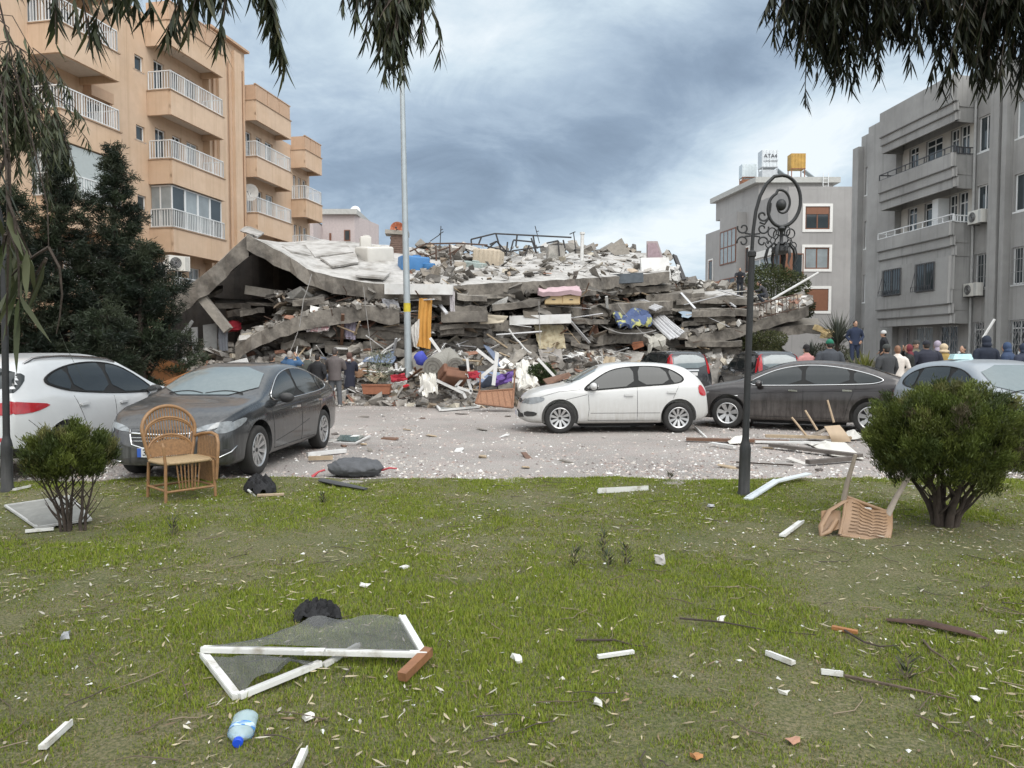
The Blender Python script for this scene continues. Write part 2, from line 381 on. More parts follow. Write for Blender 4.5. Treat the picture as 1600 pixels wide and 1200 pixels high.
def grass_field():
    rng = np.random.default_rng(11); N0 = 1050000
    y = 2.2 + (9.85 - 2.2) * rng.random(N0) ** 1.25; x = (rng.random(N0) * 2 - 1) * (0.74 * y + 2.8)
    patch = np.array([vnoise(a, b, .55, 2.0) + .6 * vnoise(a, b, 1.6, 7.0) for a, b in zip(x[::1], y[::1])])
    fine = np.array([vnoise(a, b, 6.0, 4.0) for a, b in zip(x, y)])
    lush = 0.40 + 1.15 * patch + .45 * fine
    lush += .55 * np.exp(-((x + .4) ** 2 / 1.4 + (y - 3.3) ** 2 / .8)) + .35 * np.exp(-((x + .3) ** 2 / 3.0 + (y - 9.2) ** 2 / .5)) + .25 * np.exp(-((x + .2) ** 2 / 4.0 + (y - 5.2) ** 2 / 1.5))
    bare = np.exp(-(((x - 4.5) / 1.3) ** 2 + ((y - 6.55) / .5) ** 2)) + .8 * np.exp(-(((x + 4.2) / .5) ** 2 + ((y - 6.7) / .3) ** 2)) + .5 * np.exp(-(((x - 2.8) / 1.0) ** 2 + ((y - 3.0) / .5) ** 2)) + .5 * np.exp(-(((x + 5.3) / 1.2) ** 2 + ((y - 7.6) / .8) ** 2))
    lush -= 1.2 * bare
    eb = np.array([edge_y(a) for a in x]) + .05 * fine
    keep = (rng.random(N0) < np.clip(.40 + lush * .8, .30, 1)) & (y < eb)
    x, y, lush, patch, fine = x[keep], y[keep], lush[keep], patch[keep], fine[keep]; n = len(x); print('blades', n)
    z = np.array([lawn_h(a, b) for a, b in zip(x, y)]) + .008
    h = (.014 + .024 * rng.random(n)) * np.clip(.6 + .55 * lush, .45, 1.35) * np.where(rng.random(n) < .012, 1.9, 1)
    w = .0028 + .0035 * rng.random(n) + .0006 * y; a = rng.random(n) * 6.283; lean = .15 + .9 * rng.random(n)
    d = np.stack([np.cos(a) * lean, np.sin(a) * lean, np.ones(n)], 1); s = np.stack([-np.sin(a), np.cos(a), np.zeros(n)], 1)
    g1 = np.array((.118, .178, .018)); g2 = np.array((.255, .285, .042)); dry = np.array((.29, .235, .12)); dk = np.array((.06, .08, .018))
    t = rng.random((n, 1)); c = g1 * (1 - t) + g2 * t
    ll = np.clip(.5 + lush[:, None] * .55, 0, 1); c = c * (.62 + .48 * ll) + dk * (1 - ll) * .4
    isdry = rng.random(n) < np.clip(.30 - .28 * lush, .05, .7); c[isdry] = dry * (.5 + .7 * rng.random((isdry.sum(), 1)))
    base = np.stack([x, y, z], 1); v0 = base - s * w[:, None] * .5; v1 = base + s * w[:, None] * .5
    v2 = base + nrm(d) * h[:, None]
    vs = np.stack([v0, v1, v2], 1).reshape(-1, 3); fs = np.arange(n * 3).reshape(-1, 3)
    m = mat('grass_blades', (0, 0, 0), .6, var=.0, attr=True, two=.3, spec=.2)
    tag(link('grass', np_mesh('grass', vs, fs, np.repeat(c, 3, 0), [m])), 'short green grass with dry patches across the lawn', 'grass', kind='stuff')
grass_field()

def litter():
    rng = np.random.default_rng(21)
    # dry eucalyptus leaves lying on the lawn
    n = 8600; y = 2.3 + 7.4 * rng.random(n) ** 1.0; x = (rng.random(n) * 2 - 1) * (.75 * y + .8)
    dens = np.array([.5 + .9 * vnoise(a, b, .5, 9.0) for a, b in zip(x, y)]) + .12 * (y - 5) + .25 * (x > 1.0) * (y < 4.5)
    k = rng.random(n) < np.clip(dens, .12, 1); x, y = x[k], y[k]; n = len(x); z = np.array([lawn_h(a, b) for a, b in zip(x, y)]) + .022 + .014 * rng.random(n)
    a = rng.random(n) * 6.283; d = np.stack([np.cos(a), np.sin(a), (rng.random(n) - .5) * .35], 1); s = np.stack([-np.sin(a), np.cos(a), (rng.random(n) - .5) * .9], 1)
    pal = np.array([(.42, .36, .24), (.33, .27, .17), (.40, .35, .25), (.20, .14, .085), (.24, .24, .12), (.44, .41, .34)])
    c = pal[rng.integers(0, len(pal), n)] * (.6 + .6 * rng.random((n, 1)))
    bend = np.stack([-np.sin(a), np.cos(a), rng.random(n) * .6], 1) * (rng.random((n, 1)) - .5) * .5
    lm = mat('dry_leaf', (0, 0, 0), .8, var=.1, attr=True)
    me = leaves_mesh('leaves', np.stack([x, y, z], 1), d, s, .026 + .066 * rng.random(n) ** 1.6, .006 + .010 * rng.random(n), c, [lm], bend)
    tag(link('fallen_leaves', me), 'dry pale leaves fallen all over the lawn', 'leaf litter', kind='stuff')
    # twigs
    mb = MB(); rr = random.Random(4)
    for i in range(260):
        yy = 2.4 + 7.2 * rr.random(); xx = rr.uniform(-1, 1) * (.74 * yy + .4); aa = rr.random() * 6.28; L_ = rr.uniform(.06, .35); pts = []
        for q in range(4):
            pts.append((xx + math.cos(aa) * L_ * q / 3, yy + math.sin(aa) * L_ * q / 3, lawn_h(xx, yy) + .026 + .01 * rr.random())); aa += rr.uniform(-.35, .35)
        mb.tube(pts, [.0035, .003, .0025, .001], 4, col=rr.choice([(.10, .075, .055), (.2, .16, .11), (.06, .045, .04)]))
    tag(mb.build('twigs', mat('twig', (0, 0, 0), .9, attr=True)), 'thin dark twigs scattered over the grass', 'twigs', kind='stuff')
    # white plaster and glass crumbs on lawn and paving
    def crumbs(name, label, xs, ys, zs, sz, pal, seed):
        r = np.random.default_rng(seed); n = len(xs); q = np.array([(-1, -1, -1), (1, -1, -1), (0, 1, -1), (0, 0, 1)], float)
        ang = r.random(n) * 6.283; ca, sa = np.cos(ang), np.sin(ang)
        loc = q[None] * (sz[:, None, None] * (.5 + r.random((n, 4, 1)))) * np.array([1, 1, .45]) * np.stack([.6 + 1.6 * r.random(n), np.ones(n), np.ones(n)], 1)[:, None, :]
        X = loc[:, :, 0] * ca[:, None] - loc[:, :, 1] * sa[:, None] + xs[:, None]; Y_ = loc[:, :, 0] * sa[:, None] + loc[:, :, 1] * ca[:, None] + ys[:, None]; Z = loc[:, :, 2] + zs[:, None] + sz[:, None] * .3
        vs = np.stack([X, Y_, Z], 2).reshape(-1, 3); k = np.arange(n)[:, None] * 4
        fs = np.concatenate([k + np.array(f) for f in ((0, 2, 1), (0, 1, 3), (1, 2, 3), (2, 0, 3))], 0)
        pal = np.array(pal); c = pal[r.integers(0, len(pal), n)] * (.75 + .4 * r.random((n, 1)))
        tag(link(name, np_mesh(name, vs, fs, np.repeat(c, 4, 0), [mat('crumbs', (0, 0, 0), .8, var=.05, attr=True)])), label, 'debris', kind='stuff')
    n = 2500; y = 2.4 + 7.4 * rng.random(n) ** .85; x = (rng.random(n) * 2 - 1) * (.75 * y + .6); dn = np.array([.45 + 1.1 * vnoise(a, b, .7, 13.0) for a, b in zip(x, y)]) + .06 * (y - 6)
    k = rng.random(n) < np.clip(dn, .06, 1); x, y = x[k], y[k]; z = np.array([lawn_h(a, b) for a, b in zip(x, y)]) + .016
    crumbs('plaster_crumbs', 'white plaster crumbs strewn on the lawn', x, y, z, .003 + .010 * rng.random(len(x)) ** 3, [(.72, .71, .67), (.6, .58, .52), (.45, .42, .37), (.75, .76, .76)], 2)
    n = 44000; y = 9.7 + 13.5 * rng.random(n) ** 1.6; x = (rng.random(n) * 2 - 1) * (.72 * y + 1); dn = np.array([.55 + .8 * vnoise(a, b, .6, 17.0) for a, b in zip(x, y)]) - .25 * np.clip((y - 13.5) / 2, 0, 1) + .6 * np.clip((y - 20) / 3, 0, 1) + .3 * (x > 3)
    k = rng.random(n) < np.clip(dn, .08, 1); x, y = x[k], y[k]; z = np.full(len(x), .002)
    crumbs('paving_debris', 'broken glass and mortar crumbs covering the paving', x, y, z, .005 + .022 * rng.random(len(x)) ** 4, [(.56, .52, .47), (.5, .43, .39), (.72, .71, .69), (.30, .23, .2), (.42, .36, .32), (.16, .13, .12)], 3)
litter()
# ------------------------------------------------------------------ buildings
GLASS = mat('window_glass', (.035, .045, .05), .06, var=.3, scale=.8, spec=.8)
GLASS2 = mat('window_glass_curtain', (.26, .29, .30), .12, var=.25, scale=1.2, spec=.7)
WHITEF = mat('white_frame', (.68, .69, .69), .45, var=.06)
BROWNF = mat('brown_frame', (.16, .065, .035), .5, var=.15)
def s_of(px, O, phi, off=0.0):
    """position along a facade (local x) whose outer plane, OFF in front of the wall, is seen at photo column px"""
    k = (px - 800) / F; c, s = math.cos(phi), math.sin(phi); ox, oy = O[0] + s * off, O[1] - c * off
    return (k * oy - ox) / (c - k * s)      # columns do not depend on height to first order
def wall(mb, x0, x1, z0, z1, holes, y=0.0, depth=.18, mi=0):
    xs = sorted({x0, x1, *[q for h in holes for q in h[:2] if x0 < q < x1]}); zs = sorted({z0, z1, *[q for h in holes for q in h[2:4] if z0 < q < z1]})
    inh = lambda a, b: any(h[0] - 1e-6 <= a <= h[1] + 1e-6 and h[2] - 1e-6 <= b <= h[3] + 1e-6 for h in holes)
    for i in range(len(xs) - 1):
        for j in range(len(zs) - 1):
            if inh((xs[i] + xs[i + 1]) / 2, (zs[j] + zs[j + 1]) / 2): continue
            mb.add([(xs[i], y, zs[j]), (xs[i + 1], y, zs[j]), (xs[i + 1], y, zs[j + 1]), (xs[i], y, zs[j + 1])], [(0, 1, 2, 3)], mi)
    for a, b, c, d in [h[:4] for h in holes]:
        for p, q in (((a, c), (b, c)), ((b, c), (b, d)), ((b, d), (a, d)), ((a, d), (a, c))):
            mb.add([(p[0], y, p[1]), (q[0], y, q[1]), (q[0], y + depth, q[1]), (p[0], y + depth, p[1])], [(0, 1, 2, 3)], mi)
def window(parent, x0, x1, z0, z1, y, fm=None, gm=None, mull=1, trans=None, fw=.06, name='window', sill=None, label=None, at=None, depth=.05):
    fm = fm or WHITEF; mb = MB()
    mb.box2((x0, y, z0), (x0 + fw, y + depth, z1)); mb.box2((x1 - fw, y, z0), (x1, y + depth, z1))
    mb.box2((x0 + fw, y, z0), (x1 - fw, y + depth, z0 + fw)); mb.box2((x0 + fw, y, z1 - fw), (x1 - fw, y + depth, z1))
    for i in range(mull):
        xm = x0 + (x1 - x0) * (i + 1) / (mull + 1); mb.box2((xm - fw * .5, y + .004, z0 + fw), (xm + fw * .5, y + depth - .004, z1 - fw))
    if trans:
        zm = z0 + (z1 - z0) * trans; mb.box2((x0 + fw, y + .006, zm - fw * .5), (x1 - fw, y + depth - .006, zm + fw * .5))
    if sill: mb.box2((x0 - .08, y - sill, z0 - .07), (x1 + .08, y + depth * .5, z0 - .004))
    w = mb.build(name, fm, parent)
    pb = MB(); pb.box2((x0 + fw * .5, y + depth * .45, z0 + fw * .5), (x1 - fw * .5, y + depth * .75, z1 - fw * .5)); pb.build('pane', gm or GLASS, w)
    if label: w['label'] = label
    if at is not None: w.location = at[0]; w.rotation_euler.z = at[1]
    return w
def railing(mb, pts, z0, z1, sp=.12, r=.012, post=.022, bot=.06):
    for p, q in zip(pts[:-1], pts[1:]):
        p, q = V((*p, 0)), V((*q, 0)); l = (q - p).length; up = V((0, 0, 1))
        mb.bar(p + up * z1, q + up * z1, .05, .04); mb.bar(p + up * (z0 + bot), q + up * (z0 + bot), .03, .03)
        n = max(1, round(l / sp))
        for i in range(n + 1):
            a = p.lerp(q, i / n); big = i % 8 == 0 or i == n; w = post * 2 if big else r * 2
            mb.box((a.x, a.y, (z0 + z1) / 2 + (0 if big else bot / 2)), (w, w, z1 - z0 - (0.0 if big else bot) - .03))
def grille(mb, x0, x1, z0, z1, y, n=7, m=3, w=.018):
    for i in range(n + 1): mb.box2((x0 + (x1 - x0) * i / n - w / 2, y - w, z0), (x0 + (x1 - x0) * i / n + w / 2, y, z1))
    for j in range(m + 1): mb.box2((x0, y - w * 1.6, z0 + (z1 - z0) * j / m - w / 2), (x1, y - w * 1.05, z0 + (z1 - z0) * j / m + w / 2))

# ---- peach apartment building on the left
def peach():
    phi = math.atan2(.981, .196); O = (-15.9, 33.0); t = thing('apartment_building', 'tall peach apartment building with white balcony railings beside the collapsed one', 'apartment building', (*O, 0), phi)
    PE = mat('peach_render', (.58, .43, .31), .85, var=.07, scale=2.0, col2=(.53, .37, .245), s2=.35, m2=(.45, .7), streak=((.36, .24, .15), .5), bump=.08, bscale=60)
    PD = mat('peach_trim', (.48, .325, .22), .85, var=.08, streak=((.33, .22, .14), .5)); SOF = mat('balcony_soffit', (.60, .55, .49), .85, var=.08)
    SH = mat('roller_blind', (.40, .44, .44), .7, var=.05)
    S = lambda px, off=0.0: s_of(px, O, phi, off)
    zk = [.5 + 2.97 * k for k in range(6)]
    w1a, w1b = S(105, 1.7), S(197, 1.7); w2a, w2b = S(275, 1.15), S(356, 1.15); w3a, w3b = S(406, .95), S(459, .95); w4a, w4b = S(481, .95), S(506, .95)
    end = w4b + .2; near = w1a - 14
    wx0, wx1 = w1b + .25, w1b + 1.15                    # window beside the near balconies
    sw0 = S(221); sw1 = sw0 + .55
    holes = []; wins = []
    rng = random.Random(3)
    for k, z in enumerate(zk[:5]):
        holes.append((wx0, wx1, z + .85, z + 2.15)); wins.append((wx0, wx1, z + .85, z + 2.15, 1, GLASS))
        holes.append((sw0, sw1, z + 1.35, z + 1.98)); wins.append((sw0, sw1, z + 1.35, z + 1.98, 0, GLASS))
        for a, b, dz in ((w1a + .2, w1b, 0), (w2a, w2b, 0), (w3a, w3b, -1.0), (w4a, w4b, -2.15)):
            L_ = b - a; z = zk[k] + dz
            for q0, q1, zz0, kind in ((.12, .30, .05, 'door'), (.42, .58, .9, 'win'), (.68, .9, .05, 'door')):
                h = (a + L_ * q0, a + L_ * q1, z + zz0, z + 2.2); holes.append(h); wins.append((*h, 1, rng.choice([GLASS, GLASS, GLASS2])))
    mb = MB(); cuts = ((near, w2b + .7, 16.0), (w2b + .7, w3b + .35, 15.0), (w3b + .35, end, 13.85))
    for xa, xb, zt in cuts:
        wall(mb, xa, xb, 0, zt, [h for h in holes if xa <= (h[0] + h[1]) / 2 <= xb and h[3] < zt - .05]); mb.box2((xa, .19, 0), (xb, 13, zt - .1)); mb.box2((xa, .0, zt + .004), (xb, .25, zt + .3), 0); mb.box2((xb, .002, 0), (xb + .002, 13, zt))
    # near plain block flush with the balcony fronts
    mb.box2((near, -.50, 0), (w1a - .02, -.004, 16.9))
    # stair tower pier with ribs between wings 2 and 3
    pa, pb_ = w2b + .06, w3a - .05
    mb.box2((pa, -.35, 0), (pb_, -.004, 17.4)); mb.box2((pa, .3, 16.0), (pb_, 6, 17.4))
    for q in (.18, .62): mb.box2((pa + (pb_ - pa) * q, -.52, 0), (pa + (pb_ - pa) * (q + .2), -.354, 17.1))
    mb.build('wall', PE, t)
    rf = MB(); rf.box2((pa - .1, -.6, 17.404), (pb_ + .1, 6.1, 17.52)); rf.build('roof_edge', PD, t); rf = MB(); rf.box2((near - .1, -.6, 16.904), (w1a, .2, 17.0)); rf.build('roof_edge', PD, t)
    for i, (a, b, c, d, m_, g) in enumerate(wins): window(t, a, b, c, d, .09, WHITEF, g, m_, sill=.09 if b - a < .95 else None, fw=.05)
    for z in zk[:5]:
        lint = MB(); lint.box2((wx0 - .15, -.38, z + 2.2), (wx1 + .15, -.004, z + 2.62)); lint.box2((wx1 + .02, -.3, z + .7), (wx1 + .14, -.004, z + 2.199)); lint.build('window_hood', PD, t)
    def balcony(a, b, off, z, k, glazed=False, top=False, rail=True):
        m = MB(); ch = .45
        poly = [(a, -.004), (a, -off + ch * 0), (b, -off), (b, -.004)]
        path = [(a, 0), (a, -off), (b, -off), (b, 0)]
        m.box2((a, -off, z - .14), (b, -.004, z)); 
        th = .10
        for p, q in zip(path[:-1], path[1:]):
            dx = q[0] - p[0]
            if abs(dx) > 1e-6: m.box2((a, -off - .02, z - .42), (b, -off + th, z + .62))
            else: m.box2((p[0] - (.02 if p[0] == a else -.02 + th) , -off + th + .002, z - .42), (p[0] + (th - .0 if p[0] == a else .02), -.006, z + .62))
        bal = m.build('balcony', PE, t)
        so_ = MB(); so_.box2((a + th + .01, -off + th + .01, z - .16), (b - th - .01, -.01, z - .145)); so_.lathe([(.16, -.19), (.18, -.165)], 14, ((a + b) / 2, -off * .5, z)); so_.build('soffit', SOF, bal)
        cap = MB(); cap.box2((a - .05, -off - .06, z + .624), (b + .05, -off + th + .02, z + .665)); cap.box2((a - .05, -off + th + .024, z + .624), (a + th + .02, -.01, z + .665)); cap.build('coping', mat('coping', (.36, .25, .17), .8), bal)
        if top:
            pn = MB(); n = max(3, int((b - a) / 1.0))
            for i in range(n): pn.box2((a + (b - a) * i / n + .03, -off + .02, z + .67), (a + (b - a) * (i + 1) / n - .03, -off + .07, z + 1.45))
            pn.box2((a + .02, -off + .074, z + .67), (a + .06, -.02, z + 1.45)); pn.box2((a - .02, -off - .01, z + 1.454), (b + .02, -off + .1, z + 1.5)); pn.build('parapet_panel', PD, bal)
        elif rail:
            rl = MB(); railing(rl, [(a + .05, -.05), (a + .05, -off + .04), (b - .05, -off + .04), (b - .05, -.05)], z + .665, z + 1.47, .125)
            rl.build('railing', WHITEF, bal)
        if glazed:
            gz0, gz1 = z + .66, z + 2.52; yy = -off + .12
            n = max(3, round((b - a) / 1.0)); 
            for i in range(n):
                x0, x1 = a + .12 + (b - a - .24) * i / n, a + .12 + (b - a - .24) * (i + 1) / n
                w = window(bal, x0 + .005, x1 - .005, gz0, gz1, yy, WHITEF, GLASS2 if i % 3 else GLASS, 0, fw=.055, name='glazing')
                if k == 'w1' and i == 0:
                    bl = MB(); bl.box2((x0 + .06, yy - .03, gz0 + .5), (x1 - .06, yy - .01, gz1 - .05)); bl.build('blind', SH, w) if False else None
            sd_ = MB(); sd_.box2((a + .11, yy + .06, gz0), (a + .15, -.02, gz0 + .06)); sd_.box2((a + .11, yy + .06, gz1 - .06), (a + .15, -.02, gz1)); sd_.box2((a + .112, yy + .06 + (off - .2) * .5, gz0 + .06), (a + .148, yy + .12 + (off - .2) * .5, gz1 - .06)); sd_.build('side_glazing', WHITEF, bal)
            g2 = MB(); g2.box2((a + .125, yy + .06, gz0 + .06), (a + .135, -.02, gz1 - .06)); g2.build('pane', GLASS2, bal)
    for k in range(1, 6):
        z = zk[k]
        balcony(w1a, w1b, 1.7, z, 'w1', glazed=(k == 2), top=(k == 5))
        balcony(w2a, w2b, 1.15, z, 'w2', glazed=(k == 2), top=(k == 5))
        balcony(w3a, w3b, .95, z - 1.0, 'w3', top=(k == 5))
        balcony(w4a, w4b, .95, z - 2.15, 'w4', top=(k >= 5), rail=(k in (2, 4, 3)))
    bl = MB(); bl.box2((w1a + .4, -1.66, zk[2] + .75), (w1a + 2.0, -1.645, zk[2] + 2.5)); bl.build('roller_blind', SH, t)
    # service pipes
    for q in (.08, .5, .92):
        pp = MB(); x = pa + (pb_ - pa) * q; pp.tube([(x, -.42 if q != .5 else -.45, .3), (x, -.42 if q != .5 else -.45, 16.4)], .05, 8); pp.build('drain_pipe', PD, t)
    an = MB(); x = w3a + .5; an.tube([(x, 2.0, 16), (x, 2.0, 18.3)], .025, 6); an.tube([(x - .5, 2.0, 17.9), (x + .5, 2.0, 17.9)], .015, 5)
    for i in range(5): an.tube([(x - .4 + .2 * i, 1.75, 17.9), (x - .4 + .2 * i, 2.25, 17.9)], .01, 4)
    an.build('roof_aerial', mat('grey_metal', (.3, .3, .31), .5, metal=.6), t)
    return t, phi, O
PEACH = peach()
def dish(label, px, py, Y, s=.45):
    c = P(px, py, Y); t = thing('satellite_dish', label, 'satellite dish', c); mb = MB(); mb.lathe([(.001, .06), (s * .5, .03), (s, -.05), (s + .01, -.05), (s * .5, .02), (.001, .045)], 22, axis='Y', cap=False); mb.build('dish', mat('dish_white', (.6, .6, .58), .5), t, smooth=40); mb = MB(); mb.tube([(0, 0, -s * .6), (0, -s * .9, -.05)], .012, 5); mb.sph((0, -s * .9, -.03), .04); mb.build('feed_arm', mat('grey_metal', (.3, .3, .31), .5, metal=.6), t); mb = MB(); mb.tube([(0, .05, 0), (0, .08, -.7)], .025, 6); mb.build('mast', mat('grey_metal', (.3, .3, .31)), t)
dish('white satellite dish on a balcony of the peach building', 391, 301, 40.2)

def ac_unit(name, label, loc, rz, group=None, s=1.0, rot_label=None):
    t = thing(name, label, 'air conditioner', loc, rz, group); W = mat('ac_white', (.62, .61, .57), .5, var=.06, streak=((.4, .36, .3), .5)); D = mat('ac_dark', (.04, .04, .045), .6)
    mb = MB(); mb.box((0, 0, .3 * s), (.82 * s, .3 * s, .56 * s)); mb.build('casing', W, t)
    fb = MB(); fb.lathe([(.21 * s, -.162 * s), (.21 * s, -.152 * s)], 20, (-.14 * s, 0, .3 * s), 'Y'); fb.build('fan_opening', D, t)
    g = MB()
    for r_ in (.07, .12, .17, .22): g.tube([(-.14 * s + r_ * s * math.cos(a * .3142), -.168 * s, .3 * s + r_ * s * math.sin(a * .3142)) for a in range(21)], .006 * s, 4, cap=False)
    g.box((.3 * s, -.153 * s, .3 * s), (.16 * s, .008, .5 * s)); g.build('fan_guard', mat('ac_grey', (.42, .42, .4), .5), t)
    for x in (-.28, .28): b = MB(); b.box((x * s, .05 * s, .0), (.04 * s, .5 * s, .03 * s)); b.build('bracket', D, t)
    return t

# ---- grey apartment building on the right
def grey_right():
    phi = math.atan2(-.996, .086); O = (20.3, 32.5)
    t = thing('apartment_building', 'grey apartment building with curved banded balconies and air conditioners, edge of the crowd', 'apartment building', (*O, 0), phi)
    GR = mat('grey_render', (.325, .32, .31), .88, var=.07, scale=2.5, col2=(.245, .24, .232), s2=.3, m2=(.42, .68), streak=((.145, .143, .138), .7), bump=.06, bscale=50)
    GD = mat('grey_band', (.15, .147, .142), .88, var=.08, scale=3, streak=((.11, .11, .11), .5)); WAL = mat('pale_recess_wall', (.50, .48, .44), .85, var=.06)
    S = lambda px, off=0.0: s_of(px, O, phi, off)
    zk = [.7, 3.65, 6.6, 9.55, 12.5]; off = 1.25
    ba, bb = S(1366, off), S(1482, off); be = S(1514, 0.0); fe = S(1321); near = 14.0
    ca0, ca1 = S(1519), S(1542); cb0, cb1 = S(1577), S(1606); na0, na1 = S(1346), S(1355)
    holes = []; wins = []
    for k, z in enumerate(zk[:4]):
        for a, b in ((ca0, ca1), (cb0, cb1), (cb1 + 3, cb1 + 4.6), (na0, na1)):
            h = (a, b, z + .75, z + 2.25); holes.append(h); wins.append((*h, k))
        if k in (2, 3):
            for q0, q1, zz in ((.06, .22, .8), (.34, .60, .8), (.72, .84, .05), (.86, .99, .05)):
                h = (ba + .3 + (be - ba - .6) * q0, ba + .3 + (be - ba - .6) * q1, z + zz, z + 2.2); holes.append(h); wins.append((*h, 9))
        if k == 0:
            for q0, q1 in ((.05, .13), (.22, .52), (.62, .9)):
                h = (ba + .3 + (be - ba - .6) * q0, ba + .3 + (be - ba - .6) * q1, z + .1, z + 2.15); holes.append(h); wins.append((*h, 5))
    mb = MB(); wall(mb, fe + 1.2, near, 0, 13.6, holes); mb.box2((fe + 1.2, .19, 0), (near, 12, 13.5)); mb.box2((fe, .25, 0), (fe + 1.196, 12, 12.9))
    for a, b, zt in ((S(1334), S(1343), 13.0), (S(1358), ba - .02, 13.75), (S(1547), S(1561), 13.9), (S(1566), S(1573), 13.9), (cb1 + 1.2, cb1 + 2.2, 13.9)): mb.box2((a, -.32, 0), (b, -.004, zt))
    mb.build('wall', GR, t)
    wb = MB(); 
    for k in (2, 3): 
        wh = [h for h in holes if h[0] > ba and h[1] < be and abs(h[2] - zk[k]) < 1.2]
        wall(wb, ba + .05, be - .05, zk[k] + .01, zk[k] + 2.25, wh, y=-.012, depth=.02)
    wb.build('recess_wall', WAL, t)
    rng = random.Random(8)
    for (a, b, c, d, k) in wins:
        w = window(t, a, b, c, d, .07, WHITEF, rng.choice([GLASS, GLASS, GLASS2]), 1 if b - a < 1.5 else 2, trans=.78 if k in (9, 0) else None, fw=.055, sill=.08 if k in (0, 1, 2, 3) else None)
        if k in (0, 1) and b > be or k == 5:
            g = MB(); n = max(4, int((b - a) / .14)); y = -.05 if k else -.03
            grille(g, a - .03, b + .03, c - .02, d + .02, y, n, 3)
            if k == 5 or k == 0:
                nn = max(3, int((b - a) / .35))
                for i in range(nn):
                    x0, x1 = a + (b - a) * i / nn, a + (b - a) * (i + 1) / nn
                    for j in range(4):
                        q0, q1 = c + (d - c) * j / 4, c + (d - c) * (j + 1) / 4; g.bar((x0, y - .035, q0), ((x0 + x1) / 2, y - .035, q1), .014, .014); g.bar((x1, y - .035, q0), ((x0 + x1) / 2, y - .035, q1), .014, .014)
            g.build('window_grille', mat('grille_grey', (.34, .34, .34), .5, metal=.3), w)
    def path(o):      # plan of the balcony front: straight, then curving back to the wall
        pts = [(ba - .0, -.0), (ba, -o)] ; r = min(o, be - bb + .2); n = 9
        cx = bb; pts.append((cx, -o))
        for i in range(1, n + 1):
            a = PI / 2 * i / n; pts.append((cx + (be - bb) * math.sin(a) * (o / off) ** .5, -o * math.cos(a) ** .9 if i < n else -.0))
        return pts
    def ribbon(mb, pts, z0, z1, th=.1):
        k = len(pts); n_ = []
        for i in range(k):
            d = V((*pts[min(i + 1, k - 1)], 0)) - V((*pts[max(i - 1, 0)], 0)); d.normalize(); n_.append(V((d.y, -d.x, 0)))
        inn = [V((*p, 0)) - q * th for p, q in zip(pts, n_)]
        rg = [[V((p[0], p[1], z0)), V((p[0], p[1], z1)), V((i.x, i.y, z1)), V((i.x, i.y, z0))] for p, i in zip(pts, inn)]
        mb.rings(rg)
    def bands(name, z, top, col=None, rail=None):
        m = MB(); ribbon(m, path(off), z + .12, z + top); b = m.build(name, GR, t)
        m = MB(); ribbon(m, path(off - .07), z - .32, z + .118); m.prism([(p[0], p[1], z - .16) for p in path(off - .18)], (0, 0, .12)); m.build('lower_band', GR, b)
        m = MB(); ribbon(m, path(off - .14), z - .75, z - .322); m.build('lip_band', GR, b)
        m = MB(); 
        for zz, o in ((z + .12, off + .008), (z - .32, off - .062)): ribbon(m, path(o), zz - .03, zz + .012, .06)
        m.build('groove', GD, b)
        if rail:
            r = MB(); pp = path(off - .06)
            r.tube([(p[0], p[1], z + top + .30) for p in pp], .028, 6, flat=1.0); 
            for i in range(0, len(pp)): r.box((pp[i][0], pp[i][1], z + top + .15), (.04, .04, .3))
            L_ = bb - ba
            for i in range(1, 8): r.box((ba + L_ * i / 8, -off + .06, z + top + .15), (.035, .035, .3))
            r.tube([(p[0], p[1], z + top + .03) for p in pp], .022, 6); r.build('railing', rail, b)
        return b
    bands('balcony', zk[3], .72, rail=mat('dark_rail', (.05, .05, .055), .5)); bands('balcony', zk[2], .72, rail=WHITEF); bands('bay_base', zk[1], .72); 
    m = MB(); ribbon(m, path(off), zk[4] - .05, zk[4] + 1.15, .12); r = m.build('roof_parapet', GR, t)
    m = MB(); ribbon(m, path(off - .07), zk[4] - .45, zk[4] - .054); ribbon(m, path(off - .14), zk[4] - .85, zk[4] - .454); m.prism([(p[0], p[1], zk[4] - .2) for p in path(off - .2)], (0, 0, .1)); m.build('lower_band', GR, r)
    m = MB()
    for zz, o in ((zk[4] - .05, off + .008), (zk[4] - .45, off - .062)): ribbon(m, path(o), zz - .03, zz + .012, .06)
    m.build('groove', GD, r)
    m = MB(); ribbon(m, path(off - .04), zk[1] + .724, zk[2] - .76, .12); bw = m.build('bay_wall', GR, t)
    for px0, px1 in ((1376, 1404), (1427, 1456)):
        x0, x1 = S(px0, off), S(px1, off); w = window(bw, x0, x1, zk[1] + .78, zk[1] + 2.05, -off - .01, mat('dark_frame', (.13, .13, .13), .5), GLASS, 1, fw=.05)
        g = MB(); grille(g, x0, x1, zk[1] + .78, zk[1] + 2.05, -off - .03, 8, 1); grille(g, x0, x1, zk[1] + .78, zk[1] + 1.0, -off - .22, 8, 1)
        for x in (x0, x1): g.bar((x, -off - .22, zk[1] + .9), (x, -off - .04, zk[1] + 1.7), .018, .018)
        g.build('window_grille', mat('dark_rail', (.05, .05, .055), .5), w)
    pp = MB(); xx = S(1510, .12); pp.tube([(be + .12, -.1, 0), (be + .12, -.1, 13)], .055, 8); pp.build('drain_pipe', mat('pipe_grey', (.38, .38, .37), .6), t)
    # penthouse cabinet on the balcony of the second floor
    cb = MB(); cb.box2((ba + (be - ba) * .62, -.55, zk[2] + .02), (ba + (be - ba) * .7, -.02, zk[2] + 2.1)); cb.build('balcony_cupboard', WHITEF, t)
    W = lambda x, y, z: V((O[0], O[1], 0)) + rotm(0, 0, phi) @ V((x, y, z))
